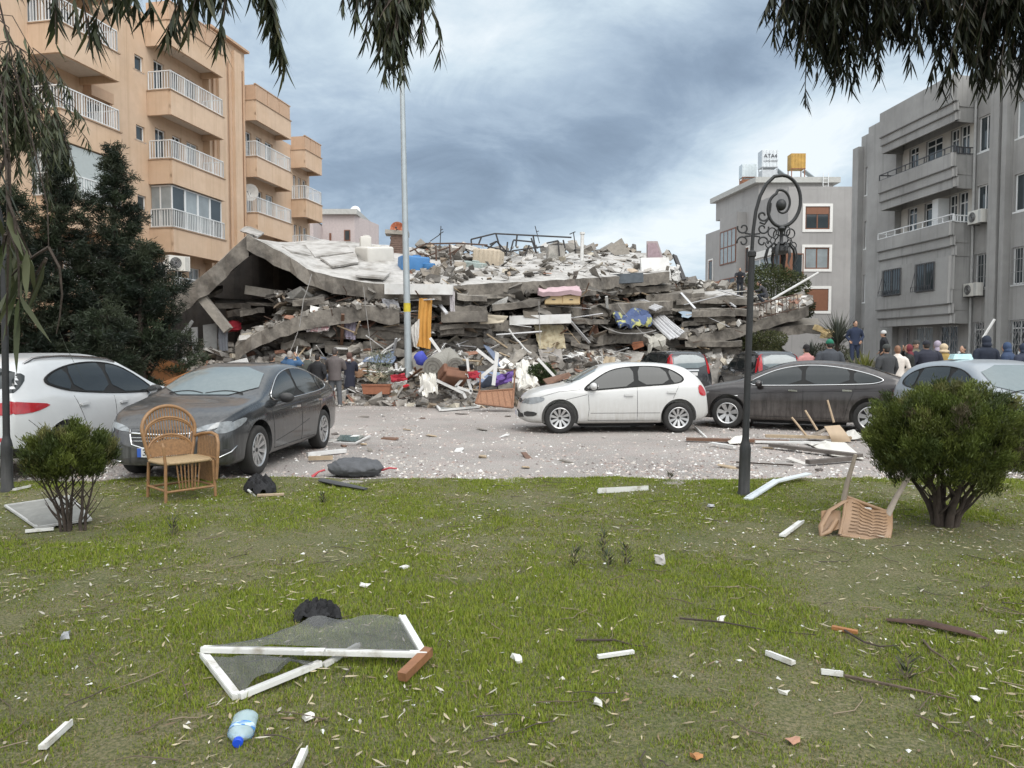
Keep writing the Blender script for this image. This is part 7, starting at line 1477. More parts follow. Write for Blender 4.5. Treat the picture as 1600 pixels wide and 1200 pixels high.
# ------------------------------------------------------------------ people
SKIN = mat('skin', (.42, .25, .17), .55, var=.08); SHOE = mat('dark_shoes', (.03, .027, .025), .6)
def cloth(name, c, **k): return mat(name, c, .88, var=.14, scale=9, bump=.25, bscale=22, **k)
def rmesh(mb, name, m, vox=.02, it=4):
    me = evald(mb.mesh(name, m), [('REMESH', dict(mode='VOXEL', voxel_size=vox)), ('SMOOTH', dict(iterations=it, factor=.5))]); me.materials.clear(); me.materials.append(m); me.polygons.foreach_set('use_smooth', [True] * len(me.polygons)); return me
def ell(c, rx, ry, rot=0.0, n=16): return [V((c[0] + rx * math.cos(a) * math.cos(rot) - ry * math.sin(a) * math.sin(rot), c[1] + rx * math.cos(a) * math.sin(rot) + ry * math.sin(a) * math.cos(rot), c[2])) for a in (2 * PI * i / n for i in range(n))]
def person(label, loc, face, H=1.75, top='black', coat=(.03, .03, .035), legs=(.03, .035, .045), hair=(.02, .015, .012), cover=None, arms='down', stance=.10, coatlen=.78, bulk=1.0, bend=0.0, stripe=None, head_turn=0.0, pose='stand', shoe=None, group=None, texcol=None):
    """facing +y in its own frame; FACE turns it about the vertical"""
    t = thing('person', label, 'person', loc, face, group); k = H / 1.75; b = bulk
    seat = pose == 'crouch'; zo = -.42 if seat else 0.0
    X = lambda x, y, z: V((x * k, (y + bend * max(0, z - .95) ** 1.3 * 1.0) * k, (z + zo * (1 if z > .5 else 0) - bend * .25 * max(0, z - .95)) * k))
    hip = {-1: X(-.095, 0, .93), 1: X(.095, 0, .93)}; sh = {-1: X(-.19 * b, 0, 1.41), 1: X(.19 * b, 0, 1.41)}
    ank, knee, elb, wri = {}, {}, {}, {}
    for s in (-1, 1):
        st = stance * (1 if s > 0 else -1)
        if seat: knee[s] = V((s * .16 * k, .38 * k, .50 * k)); ank[s] = V((s * .13 * k, .05 * k, .09 * k))
        elif pose == 'walk': knee[s] = X(s * .10, .10 + .10 * s, .50); ank[s] = X(s * .095, .22 * s - .04, .10 + (.05 if s < 0 else 0))
        else: knee[s] = X(s * .105, .03 + st * .3, .50); ank[s] = X(s * .115, st, .085)
    A = arms if isinstance(arms, (tuple, list)) else (arms, arms)
    for s, a in ((-1, A[0]), (1, A[1])):
        e, w = {'down': ((.265, -.02, 1.12), (.27, .06, .88)), 'pocket': ((.29, -.06, 1.12), (.20, .08, .95)), 'fold': ((.27, .10, 1.14), (.02, .25, 1.20)), 'phone': ((.25, .16, 1.14), (.10, .36, 1.28)), 'ear': ((.34, .12, 1.32), (.15, .12, 1.58)), 'hips': ((.40, -.10, 1.16), (.20, .02, 1.00)), 'behind': ((.28, -.12, 1.13), (.05, -.17, .96)), 'forward': ((.26, .22, 1.18), (.20, .46, 1.15))}[a]
        elb[s] = X(s * e[0] * (b if a in ('down', 'pocket') else 1), e[1], e[2]); wri[s] = X(s * w[0], w[1], w[2])
    hd = X(.0, .02, 1.615); nk = X(0, 0, 1.47)
    # ---- body: one surface, head to ankles
    m = MB(); tor = [(.86, .15, .105), (.95, .165, .11), (1.05, .145, .10), (1.18, .155, .105), (1.30, .175, .11), (1.40, .165, .095), (1.455, .09, .07), (1.50, .056, .058), (1.56, .052, .055)]
    m.rings([ell(X(0, 0, z), rx * k, ry * k) for z, rx, ry in tor])
    for s in (-1, 1):
        m.tube([hip[s] + V((0, 0, .03)), hip[s].lerp(knee[s], .5), knee[s], knee[s].lerp(ank[s], .4), ank[s]], [.085 * k, .078 * k, .056 * k, .056 * k, .040 * k], 12)
        m.tube([sh[s] * 1.0 + V((-s * .04 * k, 0, -.02)), sh[s].lerp(elb[s], .5), elb[s], elb[s].lerp(wri[s], .4), wri[s]], [.055 * k, .048 * k, .040 * k, .038 * k, .028 * k], 12)
        f = ank[s]; m.tube([f + V((0, -.05 * k, -.04 * k)), f + V((0, .06 * k, -.05 * k)), f + V((0, .15 * k, -.065 * k))], [.038 * k, .04 * k, .025 * k], 10)
    R = rotm(0, 0, head_turn)
    m.sph(hd + V((0, 0, .02 * k)), (.076 * k, .094 * k, .110 * k), 18, 13, R=R); m.sph(hd + R @ V((0, .030 * k, -.055 * k)), (.056 * k, .064 * k, .062 * k), 14, 9, R=R)
    m.sph(hd + R @ V((0, .098 * k, -.012 * k)), (.014 * k, .022 * k, .024 * k), 8, 6, R=R)
    for s in (-1, 1): m.sph(hd + R @ V((s * .080 * k, 0, -.005 * k)), (.012 * k, .022 * k, .032 * k), 8, 6, R=R)
    me = rmesh(m, 'body', SKIN, .014 * k, 2); bm = bmesh.new(); bm.from_mesh(me)
    hm = MB()       # hands: palm, four unequal curled fingers, thumb from the palm's side
    for s in (-1, 1):
        d = (wri[s] - elb[s]).normalized(); sd = d.cross(V((0, 1, 0)) if abs(d.y) < .8 else V((0, 0, 1))).normalized(); pn = d.cross(sd); p0 = wri[s]; p1 = p0 + d * .085 * k
        hm.tube([p0 - d * .02 * k, p0 + d * .03 * k, p1], [.026 * k, .036 * k, .034 * k], 10, flat=.55)
        for i, (off, ln) in enumerate(((-.027, .066), (-.009, .076), (.009, .072), (.026, .056))):
            q = p1 + sd * off * k; cu = pn * (.35 + .08 * i) * -s; hm.tube([q - d * .01 * k, q + d * ln * .45 * k, q + (d * .85 + cu * .5).normalized() * ln * .8 * k, q + (d * .62 + cu).normalized() * ln * k], [.0095 * k, .009 * k, .008 * k, .006 * k], 7)
        q = p0 + d * .025 * k - sd * .030 * k; hm.tube([q, q + (d * .6 - sd * .7) * .035 * k, q + (d * .9 - sd * .45) * .065 * k], [.012 * k, .0105 * k, .007 * k], 7)
    tmp = hm.mesh('h', SKIN, 180); bm.from_mesh(tmp); bm.to_mesh(me); bm.free(); body = link('body', me, t)
    # face
    if True:
        f = MB()
        for s in (-1, 1): f.sph(hd + R @ V((s * .030 * k, .084 * k, .012 * k)), (.012 * k, .008 * k, .007 * k), 8, 6, R=R)
        f.build('eyes', mat('eye_dark', (.02, .015, .012), .3), body); f = MB(); f.tube([hd + R @ V((-.022 * k, .086 * k, -.062 * k)), hd + R @ V((0, .094 * k, -.064 * k)), hd + R @ V((.022 * k, .086 * k, -.062 * k))], .006 * k, 6); f.build('mouth', mat('lips', (.30, .13, .11), .6), body)
    # ---- trousers
    LM = cloth('cloth_%d_%d_%d' % tuple(int(q * 999) for q in legs), legs); m = MB(); m.rings([ell(X(0, -.005, z), rx * k, ry * k) for z, rx, ry in ((.82, .155, .115), (.90, .185 * b ** .5, .135), (1.0, .178 * b ** .5, .128))])
    for s in (-1, 1): m.tube([hip[s] + V((0, 0, .02)), hip[s].lerp(knee[s], .5), knee[s], knee[s].lerp(ank[s], .45), ank[s] + V((0, 0, .01)), ank[s] + V((0, .005, -.035 * k))], [.105 * k * b ** .5, .098 * k, .075 * k, .072 * k, .066 * k, .070 * k], 14)
    link('trousers', rmesh(m, 'trousers', LM, .017 * k, 3), t)
    for s in (-1, 1):
        m = MB(); f = ank[s]; m.rings([[f + V((p.x, y * k, (p.z - .085) * k if False else p.z)) for p in ring] for y, ring in [(yy, [V((rx * k * math.cos(a), 0, (-.05 + hz * math.sin(a)) * k)) for a in (2 * PI * i / 12 for i in range(12))]) for yy, rx, hz in ((-.085, .02, .02), (-.07, .038, .034), (0, .042, .038), (.08, .046, .034), (.15, .042, .026), (.185, .018, .014))]]); m.build('shoe', shoe or SHOE, t, smooth=60)
    # ---- coat with sleeves
    CM = texcol or cloth('cloth_%d_%d_%d' % tuple(int(q * 999) for q in coat), coat); m = MB(); z0 = coatlen
    rr_ = [(z0, .195, .145), (z0 + .12 if z0 > .7 else .70, .19, .142), (1.02, .178, .132), (1.18, .188, .138), (1.30, .203, .138), (1.39, .200, .122), (1.445, .135, .095), (1.485, .082, .080), (1.51, .078, .078)]
    if z0 < .7: rr_.insert(2, (.86, .19, .142))
    m.rings([ell(X(0, -.004, z), rx * k * b, ry * k * b) for z, rx, ry in rr_])
    for s in (-1, 1): m.tube([sh[s] + V((-s * .05 * k, 0, -.03 * k)), sh[s].lerp(elb[s], .3), sh[s].lerp(elb[s], .7), elb[s], elb[s].lerp(wri[s], .5), elb[s].lerp(wri[s], .96)], [.080 * k * b, .074 * k * b, .066 * k * b, .062 * k * b, .054 * k, .048 * k], 14)
    link('coat', rmesh(m, 'coat', CM, .017 * k, 3), t)
    if stripe:
        m = MB(); n = 18; pts = []
        for i in range(n + 1): a = PI + PI * i / n; pts.append(X(.192 * b * math.cos(a), -.004 + .142 * b * math.sin(a), 1.24))
        m.tube(pts, .022 * k, 6); m.build('chest_stripe', cloth('stripe_cloth', stripe), t, smooth=60)
    # ---- hair, hat, hood or scarf
    HM = mat('hair_%d_%d_%d' % tuple(int(q * 999) for q in hair), hair, .6, var=.25, scale=30, bump=.4, bscale=80); m = MB()
    if cover is None or cover[0] in ('cap', 'beanie'):
        m.sph(hd + R @ V((0, -.012 * k, .030 * k)), (.086 * k, .098 * k, .106 * k), 16, 10, R=R); m.sph(hd + R @ V((0, -.035 * k, -.015 * k)), (.078 * k, .075 * k, .09 * k), 14, 8, R=R)
        me = rmesh(m, 'hair', HM, .014 * k, 2); bm = bmesh.new(); bm.from_mesh(me); bmesh.ops.bisect_plane(bm, geom=bm.verts[:] + bm.edges[:] + bm.faces[:], plane_co=hd + R @ V((0, .045 * k, .045 * k)), plane_no=R @ V((0, 1, -.55)), clear_outer=True); bm.to_mesh(me); bm.free(); link('hair', me, t)
    if cover:
        kind, col = cover[0], cover[1]; KM = cloth('cover_%d_%d_%d' % tuple(int(q * 999) for q in col), col); m = MB()
        if kind == 'beanie': m.sph(hd + R @ V((0, -.008 * k, .062 * k)), (.094 * k, .108 * k, .090 * k), 16, 10, R=R); m.lathe([(.097 * k, -.02 * k), (.104 * k, .0), (.098 * k, .03 * k)], 18, hd + V((0, -.006 * k, .035 * k)), r=R); nm = 'hat'
        elif kind == 'cap': m.sph(hd + R @ V((0, -.005 * k, .058 * k)), (.092 * k, .106 * k, .078 * k), 16, 10, R=R); m.sph(hd + R @ V((0, .12 * k, .045 * k)), (.07 * k, .075 * k, .012 * k), 12, 6, R=R); nm = 'cap'
        elif kind == 'hood': m.sph(hd + R @ V((0, -.030 * k, .022 * k)), (.112 * k, .112 * k, .135 * k), 18, 11, R=R); m.sph(hd + R @ V((0, -.055 * k, -.09 * k)), (.12 * k, .10 * k, .09 * k), 14, 8, R=R); nm = 'hood'
        elif kind == 'fur': m.sph(hd + R @ V((0, -.02 * k, .02 * k)), (.118 * k, .112 * k, .125 * k), 18, 11, R=R); m.sph(hd + R @ V((0, -.05 * k, -.10 * k)), (.15 * k, .12 * k, .06 * k), 14, 8, R=R); m.v = [p + V((.012 * vnoise(p.x, p.z, 40), .012 * vnoise(p.y, p.z, 40), 0)) for p in m.v]; nm = 'fur_hood'
        else: m.sph(hd + R @ V((0, -.018 * k, .012 * k)), (.098 * k, .108 * k, .125 * k), 18, 11, R=R); m.rings([ell(X(0, -.02, z), rx * k, ry * k) for z, rx, ry in ((1.36, .14, .10), (1.44, .125, .10), (1.52, .09, .085))]); nm = 'headscarf'
        me = rmesh(m, nm, KM, .014 * k, 2); bm = bmesh.new(); bm.from_mesh(me)
        if kind in ('hood', 'fur', 'scarf'): bmesh.ops.bisect_plane(bm, geom=bm.verts[:] + bm.edges[:] + bm.faces[:], plane_co=hd + R @ V((0, .066 * k, 0)), plane_no=R @ V((0, 1, 0)), clear_outer=True)
        bm.to_mesh(me); bm.free(); link(nm, me, t)
    return t
def spot(px, Y, z=None): return ((px - 800) / F * Y, Y, z if z is not None else (.24 if px > 1200 and Y < 24 else 0.0))
AW = 0.0          # facing away from the camera
person('man in grey pullover and grey trousers, arms folded, watching the rubble', spot(523, 22.3), rad(-8), 1.80, coat=(.105, .09, .088), legs=(.10, .105, .115), hair=(.05, .04, .035), arms='fold', bulk=1.08, shoe=mat('pale_soles', (.42, .40, .37), .7))
person('woman in long navy coat with brown headscarf', spot(546, 23.6), rad(20), 1.66, coat=(.022, .024, .04), legs=(.12, .12, .13), cover=('scarf', (.10, .055, .045)), arms='fold', coatlen=.55)
person('man in blue jacket with a white chest stripe, hands raised to his face', spot(453, 21.4), rad(-15), 1.70, coat=(.035, .085, .17), legs=(.03, .03, .04), hair=(.30, .27, .24), arms='ear', stripe=(.5, .52, .55), bulk=1.1)
person('person in striped grey jacket and cap between the blue jacket and the black coat', spot(480, 22.2), rad(10), 1.66, coat=(.075, .08, .07), legs=(.03, .03, .035), cover=('cap', (.10, .10, .085)), arms='pocket', bulk=1.05)
person('person in black coat right behind the dark saloon', spot(496, 22.0), rad(-20), 1.62, coat=(.014, .014, .016), legs=(.03, .035, .05), arms='pocket', bulk=1.1)
person('dark-haired person in black crouching above the saloon roof', spot(425, 21.6), rad(-30), 1.60, coat=(.02, .018, .018), arms='down', hair=(.03, .022, .018), bulk=1.1)
person('person in black standing on the rubble behind the lamp post', tuple(P(1156, 462, 34.5)), rad(160), 1.3, coat=(.012, .013, .018), bulk=1.2, bend=.1, arms='forward')
person('person in dark grey bending down on the rubble by the olive tree', tuple(P(1196, 476, 34.2)), rad(70), 1.55, coat=(.05, .05, .055), bend=.55, arms='forward', pose='crouch')
NV = (.022, .032, .065)
person('man in navy jacket and jeans standing on the bank, looking back', spot(1335, 29.0, 1.12), rad(165), 1.76, coat=NV, legs=(.025, .035, .07), hair=(.03, .02, .018), arms='pocket', head_turn=.3)
person('person in black coat and white cap standing on the bank', spot(1380, 28.0, .72), rad(80), 1.74, coat=(.014, .015, .018), legs=(.02, .02, .025), cover=('beanie', (.5, .5, .49)), arms='pocket', coatlen=.62)
person('person with black curly hair and pink top by the red tail light', spot(1260, 19.6), rad(10), 1.62, coat=(.42, .20, .19), hair=(.012, .010, .010), cover=('beanie', (.014, .012, .013)))
person('man in dark grey jacket and green hat', spot(1296, 19.5), rad(-5), 1.76, coat=(.05, .055, .065), cover=('beanie', (.015, .14, .085)), bulk=1.25)
person('person in dark flat cap behind the fastback boot', spot(1385, 18.6), rad(15), 1.62, coat=(.04, .042, .045), cover=('beanie', (.045, .048, .045)), bulk=1.15)
person('person in white hooded top with reddish hair', spot(1402, 19.2), rad(-12), 1.60, coat=(.60, .55, .50), hair=(.20, .10, .055), arms='pocket')
person('woman in black with dark red headscarf eating', spot(1420, 20.2), rad(75), 1.64, coat=(.016, .018, .016), cover=('scarf', (.13, .022, .03)), arms=('phone', 'ear'), coatlen=.6)
person('person in khaki jacket behind the red headscarf', spot(1430, 23.2), rad(180), 1.78, coat=(.13, .12, .085), cover=('beanie', (.05, .045, .04)))
person('broad man in navy quilted coat, largest in the crowd', spot(1447, 20.4), rad(0), 1.74, coat=(.020, .022, .036), cover=('beanie', (.02, .022, .03)), bulk=1.5)
person('person in mustard jacket with cream fur hood', spot(1474, 21.0), rad(-6), 1.66, coat=(.33, .23, .075), cover=('fur', (.50, .40, .27)), bulk=1.1)
person('person with lavender headscarf behind the fur hood', spot(1464, 23.0), rad(30), 1.78, coat=(.05, .05, .06), cover=('scarf', (.32, .28, .34)))
person('person in black coat with folded arms, leaning on the white fence', spot(1504, 21.4), rad(120), 1.62, coat=(.014, .015, .018), arms='fold', bulk=1.2, hair=(.012, .01, .01))
person('man in dark navy jacket with hood up, tallest of the crowd', spot(1540, 20.2), rad(-4), 1.86, coat=(.016, .022, .038), cover=('hood', (.016, .022, .038)), bulk=1.12)
person('person in blue coat with hood, bending near the photo edge', spot(1578, 19.6), rad(40), 1.70, coat=(.03, .05, .10), cover=('hood', (.035, .06, .12)), bulk=1.3, bend=.15)
person('person in dark navy padded coat at the very edge of the crowd', spot(1602, 18.9), rad(20), 1.66, coat=(.022, .028, .05), cover=('hood', (.02, .03, .055)), bulk=1.3, bend=.1)
mb = MB(); mb.box2((8.9, 17.6, -.1), (26, 30, .22)); tag(mb.build('pavement', mat('pavement_slabs', (.27, .25, .225), .9, var=.2, scale=3)), kind='structure')
# earth bank and white fence in front of the grey building
mb = MB(); mb.sheet(lambda u, v: (lambda x, y: V((x, y, 1.15 * math.exp(-((x - 13.4) / 1.2) ** 2 - ((y - 29.5) / 1.6) ** 2) + .75 * math.exp(-((x - 14.3) / 1.3) ** 2 - ((y - 28.4) / 1.3) ** 2) - .04 + .05 * vnoise(x, y, 1.5))))(10.2 + 8 * u, 25.5 + 8 * v), 40, 40); tag(mb.build('earth_bank', mat('earth', (.10, .085, .06), .95, var=.35, scale=4, bump=.7, bscale=10), smooth=180), kind='structure')
t = thing('garden_fence', 'white picket railing on a low wall before the grey building', 'fence', spot(1400, 25.6)); x1 = 8.6; mb = MB(); mb.box2((0, -.12, 0), (x1, .12, .72)); mb.build('low_wall', mat('fence_wall', (.32, .31, .29), .85, var=.15), t); mb = MB()
for i in range(int(x1 / .14)): mb.box((.07 + i * .14, 0, 1.14), (.06, .03, .84))
for z in (.85, 1.42): mb.box((x1 / 2, .03, z), (x1, .03, .05))
mb.build('pickets', mat('fence_white', (.50, .50, .48), .6, var=.12), t)
for x in (0.05, 2.2, 4.3, 6.5, 8.5): mb = MB(); mb.box((x, .02, .85), (.09, .09, 1.66)); mb.build('post', WHITEF, t)
for i, (px, Y, l, n) in enumerate([(1352, 19.0, 'yellow green spiky plant behind the fastback roof', 90), (1338, 19.4, 'darker spiky plant beside the yellow green one', 90)]): spiky('garden_plant', l, spot(px, Y, .9), .75, n, 80 + i, [(.20, .21, .05), (.12, .14, .04)] if i == 0 else [(.06, .07, .03)], w=.05)
# white gate and brick wall seen left of the conifers
t = thing('garden_gate', 'white iron gate behind the conifer trunks', 'gate', spot(-10, 24.5)); mb = MB()
for i in range(11): mb.box((i * .13, 0, .85), (.03, .03, 1.5))
for z in (.2, 1.0, 1.6): mb.box((.65, 0, z), (1.35, .035, .05))
mb.build('bars', WHITEF, t)
t = tag(MB().box2((spot(42, 24.5)[0], 24.4, 0), (spot(262, 24.5)[0], 24.7, 1.75)).build('garden_wall', mat('brick_wall', (.30, .17, .11), .9, var=.25, scale=10, bump=.4, bscale=20), center=True), 'low brown garden wall behind the conifers', 'wall')
# ------------------------------------------------------------------ things on the lawn and paving
CANE = mat('honey_cane', (.26, .145, .066), .5, var=.25, scale=18, col2=(.24, .125, .05), s2=6); CANED = mat('cane_weave', (.235, .13, .058), .6, var=.35, scale=40)
def wicker():
    g = G(278, 782); t = thing('wicker_chair', 'honey coloured wicker armchair with a rounded back, missing one arm', 'chair', (g.x - .02, g.y + .12, .02), rad(-42))
    # faces +x in its own frame; y is the chair's left
    r = .016; 
    for x, y, h in ((.25, .27, .42), (.25, -.27, .42), (-.25, .25, .40), (-.25, -.25, .40)): mb = MB(); mb.tube([(x * 1.06, y * 1.05, 0), (x, y, h)], .018, 8); mb.build('leg', CANE, t)
    for p, q in (((.26, .27, .12), (.26, -.27, .12)), ((-.26, .26, .12), (-.26, -.26, .12)), ((.26, .27, .13), (-.26, .26, .13)), ((.26, -.27, .13), (-.26, -.26, .13))): mb = MB(); mb.tube([p, q], .014, 8); mb.build('stretcher', CANE, t)
    mb = MB(); n = 28; mb.tube([(.27 * math.copysign(abs(math.cos(a)) ** .5, math.cos(a)), .28 * math.copysign(abs(math.sin(a)) ** .5, math.sin(a)), .43) for a in (2 * PI * i / n for i in range(n + 1))], .018, 8)
    mb.sheet(lambda u, v: ((u - .5) * .5, (v - .5) * .52, .437 + .012 * math.sin(u * PI) * math.sin(v * PI)), 6, 6, th=.02); mb.build('seat', mat('cane_seat', (.33, .235, .13), .7, var=.3, scale=45), t, smooth=50)
    B = lambda y, z: V((-.25 - .16 * max(0, z - .43) ** 1.1 + .25 * y * y, y, z))
    def arch(w, z0, zt, n=22): return [B(-w, z0)] + [B(-w * math.cos(PI * i / n) if True else 0, z0 + (zt - z0) * (.25 + .75 * math.sin(PI * i / n)) if 0 < i < n else z0 + (zt - z0) * .25) for i in range(n + 1)] + [B(w, z0)]
    bk = MB(); n = 30
    out = [B(-.235, .40), B(-.27, .55), B(-.30, .72)] + [B(-.305 * math.cos(PI * i / n), .76 + .27 * math.sin(PI * i / n)) for i in range(n + 1)] + [B(.30, .72), B(.27, .55), B(.235, .40)]
    bk.tube(out, .021, 8); bk.tube([p + V((-.02, 0, .0)) for p in out], .016, 8); k = bk.build('backrest', CANE, t, smooth=60)
    for w, zt in ((.26, .70), (.28, .90)):
        mb = MB(); mb.tube([B(-w * math.cos(PI * i / 20), zt - .19 + .19 * math.sin(PI * i / 20)) for i in range(21)], .014, 8); mb.tube([B(-w * math.cos(PI * i / 20), zt - .215 + .19 * math.sin(PI * i / 20)) for i in range(21)], .010, 6); mb.build('back_arch', CANE, k, smooth=60)
    for i in range(17):
        y = -.255 + .51 * i / 16; zt = .76 + .265 * math.sqrt(max(0, 1 - (y / .305) ** 2)); mb = MB(); mb.tube([B(y * .85, .45), B(y, .70), B(y, zt)], .0085, 5); mb.build('cane', CANED, k)
    mb = MB(); mb.sheet(lambda u, v: B((u - .5) * (.44 + .1 * v), .455 + .13 * v + .06 * math.sin(u * PI) * v) + V((.008, 0, 0)), 12, 4, th=.006); mb.build('woven_panel', CANED, k)
    # the one arm, on the chair's left
    am = MB(); am.tube([B(.29, .66) + V((0, 0, .0)), (-.10, .315, .70), (.10, .33, .72), (.24, .325, .70), (.30, .31, .62), (.30, .30, .45), (.29, .285, .2)], .019, 8); a_ = am.build('armrest', CANE, t, smooth=60)
    for i in range(13): x = -.20 + .46 * i / 12; mb = MB(); mb.tube([(x * .62, .285, .16), (x, .30, .42), (x * 1.02, .318, .69)], .0085, 5); mb.build('cane', CANED, a_)
    mb = MB(); mb.tube([(-.22, .305, .44), (.28, .305, .44)], .012, 6); mb.build('rail', CANE, a_)
    for i in range(7): y = -.15 + .26 * i / 6; mb = MB(); mb.tube([(.25, y, .42), (.25, y * .8, .14)], .009, 5); mb.build('front_cane', CANED, t)
    mb = MB(); mb.tube([(.25, -.27, .40), (.24, -.285, .62), (.22, -.29, .66)], .017, 8); mb.build('broken_arm_post', CANE, t)
wicker()
PLB = mat('brown_plastic', (.27, .165, .092), .5, var=.12, scale=6, dust=((.38, .30, .23), -.3, .25, .5, .4)); PLG = mat('grey_brown_plastic', (.27, .225, .18), .55, var=.15)
def upturned_chair():
    g = G(1340, 838); t = thing('plastic_chair', 'broken brown plastic chair upside down on the lawn, two legs in the air', 'chair', (g.x, g.y, .02)); px = lambda x, y, Y: P(x, y, Y) - V((g.x, g.y, .02))
    Y = g.y
    q = [px(1312, 836, Y - .02), px(1388, 848, Y - .12), px(1392, 802, Y + .14), px(1322, 776, Y + .24)]
    mb = MB(); mb.sheet(lambda u, v: q[0].lerp(q[1], u).lerp(q[3].lerp(q[2], u), v) + V((0, -.05 * math.sin(v * PI) + .03 * (u - .5) ** 2, .018 * math.sin(u * 9) * v)), 14, 12, th=.014); sh_ = mb.build('seat', PLB, t, smooth=60)
    for k in range(9):
        v = .16 + .72 * k / 8; mb = MB(); f = lambda u: q[0].lerp(q[1], u).lerp(q[3].lerp(q[2], u), v) + V((0, -.05 * math.sin(v * PI) - .010, .018 * math.sin(u * 9) * v + .008 * math.sin(u * 30)))
        mb.tube([f(.12 + .76 * i / 10) for i in range(11)], .0045, 5, flat=.6); mb.build('slot', mat('slot_brown', (.16, .098, .057), .7), sh_)
    mb = MB(); mb.box(q[3].lerp(q[2], .45) + V((0, -.03, -.04)), (.075, .006, .03)); mb.build('label', PLATE, sh_)
    mb = MB()
    for a, b in zip(q, q[1:] + q[:1]): mb.tube([a, a.lerp(b, .5) + V((0, -.02, 0)), b], .017, 8)
    mb.build('rim', PLB, t, smooth=60)
    mb = MB(); mb.tube([px(1318, 782, Y + .22), px(1325, 750, Y + .20), px(1337, 710, Y + .16)], [.034, .028, .022], 8, flat=.7); mb.build('leg', PLG, t, smooth=60)
    mb = MB(); mb.tube([px(1386, 806, Y + .12), px(1400, 778, Y + .18), px(1425, 737, Y + .22)], [.036, .028, .022], 8, flat=.7); mb.build('leg', PLG, t, smooth=60)
    mb = MB(); mb.tube([px(1322, 782, Y + .2), px(1296, 798, Y + .16), px(1283, 822, Y + .04), px(1282, 837, Y), px(1296, 830, Y + .02), px(1308, 812, Y + .1)], [.024, .026, .03, .028, .024, .02], 8, flat=.6); mb.build('armrest', PLB, t, smooth=60)
    mb = MB(); mb.sheet(lambda u, v: px(1284 + 30 * u, 838 - 12 * u - 40 * v * (1 - .3 * u), Y + .02 + .16 * v) + V((0, .03 * math.sin(u * 3), 0)), 6, 6, th=.012); mb.build('broken_back', PLB, t, smooth=60)
upturned_chair()
def fallen_chair():
    g = G(1302, 692); t = thing('plastic_chair', 'beige plastic chair fallen over on the paving, three legs pointing up', 'chair', (g.x, g.y, .01)); Y = g.y; px = lambda x, y, YY: P(x, y, YY) - V((g.x, g.y, .01)); M_ = mat('beige_plastic', (.40, .30, .20), .55, var=.12)
    q = [px(1300, 692, Y), px(1330, 690, Y - .1), px(1312, 664, Y + .15), px(1288, 666, Y + .1)]
    mb = MB(); mb.sheet(lambda u, v: q[0].lerp(q[1], u).lerp(q[3].lerp(q[2], u), v) + V((0, -.05 * math.sin(v * PI), 0)), 8, 8, th=.016); mb.build('backrest', M_, t, smooth=60)
    mb = MB(); mb.sheet(lambda u, v: px(1262 + 28 * u, 686 - 14 * u - 4 * v, Y + .15 + .35 * v), 5, 5, th=.016); mb.build('seat', PLG, t, smooth=60)
    for a, b in (((1262, 683), (1237, 652)), ((1277, 672), (1258, 641)), ((1303, 660), (1293, 625))): mb = MB(); mb.tube([px(*a, Y + .2), px(*b, Y + .3)], [.022, .018], 8); mb.build('leg', M_, t, smooth=60)
fallen_chair()
UPV = mat('white_upvc', (.66, .66, .64), .45, var=.08, col2=(.36, .33, .27), s2=9, m2=(.52, .72))
def mesh_mat():
    m = mat('fly_screen', (.10, .105, .105), .8, var=.2, scale=5, dust=((.30, .29, .27), -1, -.5, .6, .5)); nt = m.node_tree; N, L = nt.nodes, nt.links; b = N['Principled BSDF']; tr = N.new('ShaderNodeBsdfTransparent'); ms = N.new('ShaderNodeMixShader'); ms.inputs[0].default_value = .52; L.new(tr.outputs[0], ms.inputs[1]); L.new(b.outputs[0], ms.inputs[2]); L.new(ms.outputs[0], N['Material Output'].inputs[0]); return m
FLY = mesh_mat()
def screen():
    g = G(490, 1040); t = thing('screen_door', 'broken white fly screen frame with torn grey mesh in the foreground', 'window frame', (g.x, g.y, .03)); L0 = V((g.x, g.y, .03)); q = lambda x, y, z=.0: G(x, y, .03 + z) - L0
    A, B, Cc, D, E = q(316, 1014, .05), q(668, 1028, .03), q(370, 1089), q(628, 964, .06), q(500, 1036, .02)
    def br(nm, a, b, w=.042): mb = MB(); mb.bar(a, b, w, .024); d = (b - a).normalized(); s = d.cross(V((0, 0, 1))); mb.bar(a + s * w * .3 + V((0, 0, .013)), b + s * w * .3 + V((0, 0, .013)), w * .3, .008); mb.build(nm, UPV, t)
    br('rail', A, B + V((0, 0, .02)), .046); br('rail', q(318, 1022, .02), Cc); br('rail', Cc + V((.01, 0, .004)), E); br('rail', D, q(664, 1026, .012))
    br('rail', E.lerp(B, .02) + V((0, .01, -.02)), q(560, 1008, .01), .03)
    mb = MB(); mb.box(q(492, 1018, .085), (.10, .05, .02)); mb.build('clip', UPV, t)
    def net(c4, amp, sd_): mb = MB(); mb.sheet(lambda u, v: c4[0].lerp(c4[1], u).lerp(c4[3].lerp(c4[2], u), v) + V((0, 0, amp * math.sin(u * PI) * (.3 + v) * (1 + mnoise.noise((u * 4 + sd_, v * 3, sd_))) + .012 * mnoise.noise((u * 11, v * 9, sd_)))), 26, 14); mb.build('mesh_screen', FLY, t, smooth=180)
    net([A + V((.02, 0, .015)), B + V((-.05, 0, .03)), D + V((-.02, 0, .0)), q(400, 1002, .06)], .05, 2.0); net([q(322, 1026, .02), E, E + V((0, -.03, 0)), Cc + V((.02, .02, .01))], .06, 5.0)
screen()
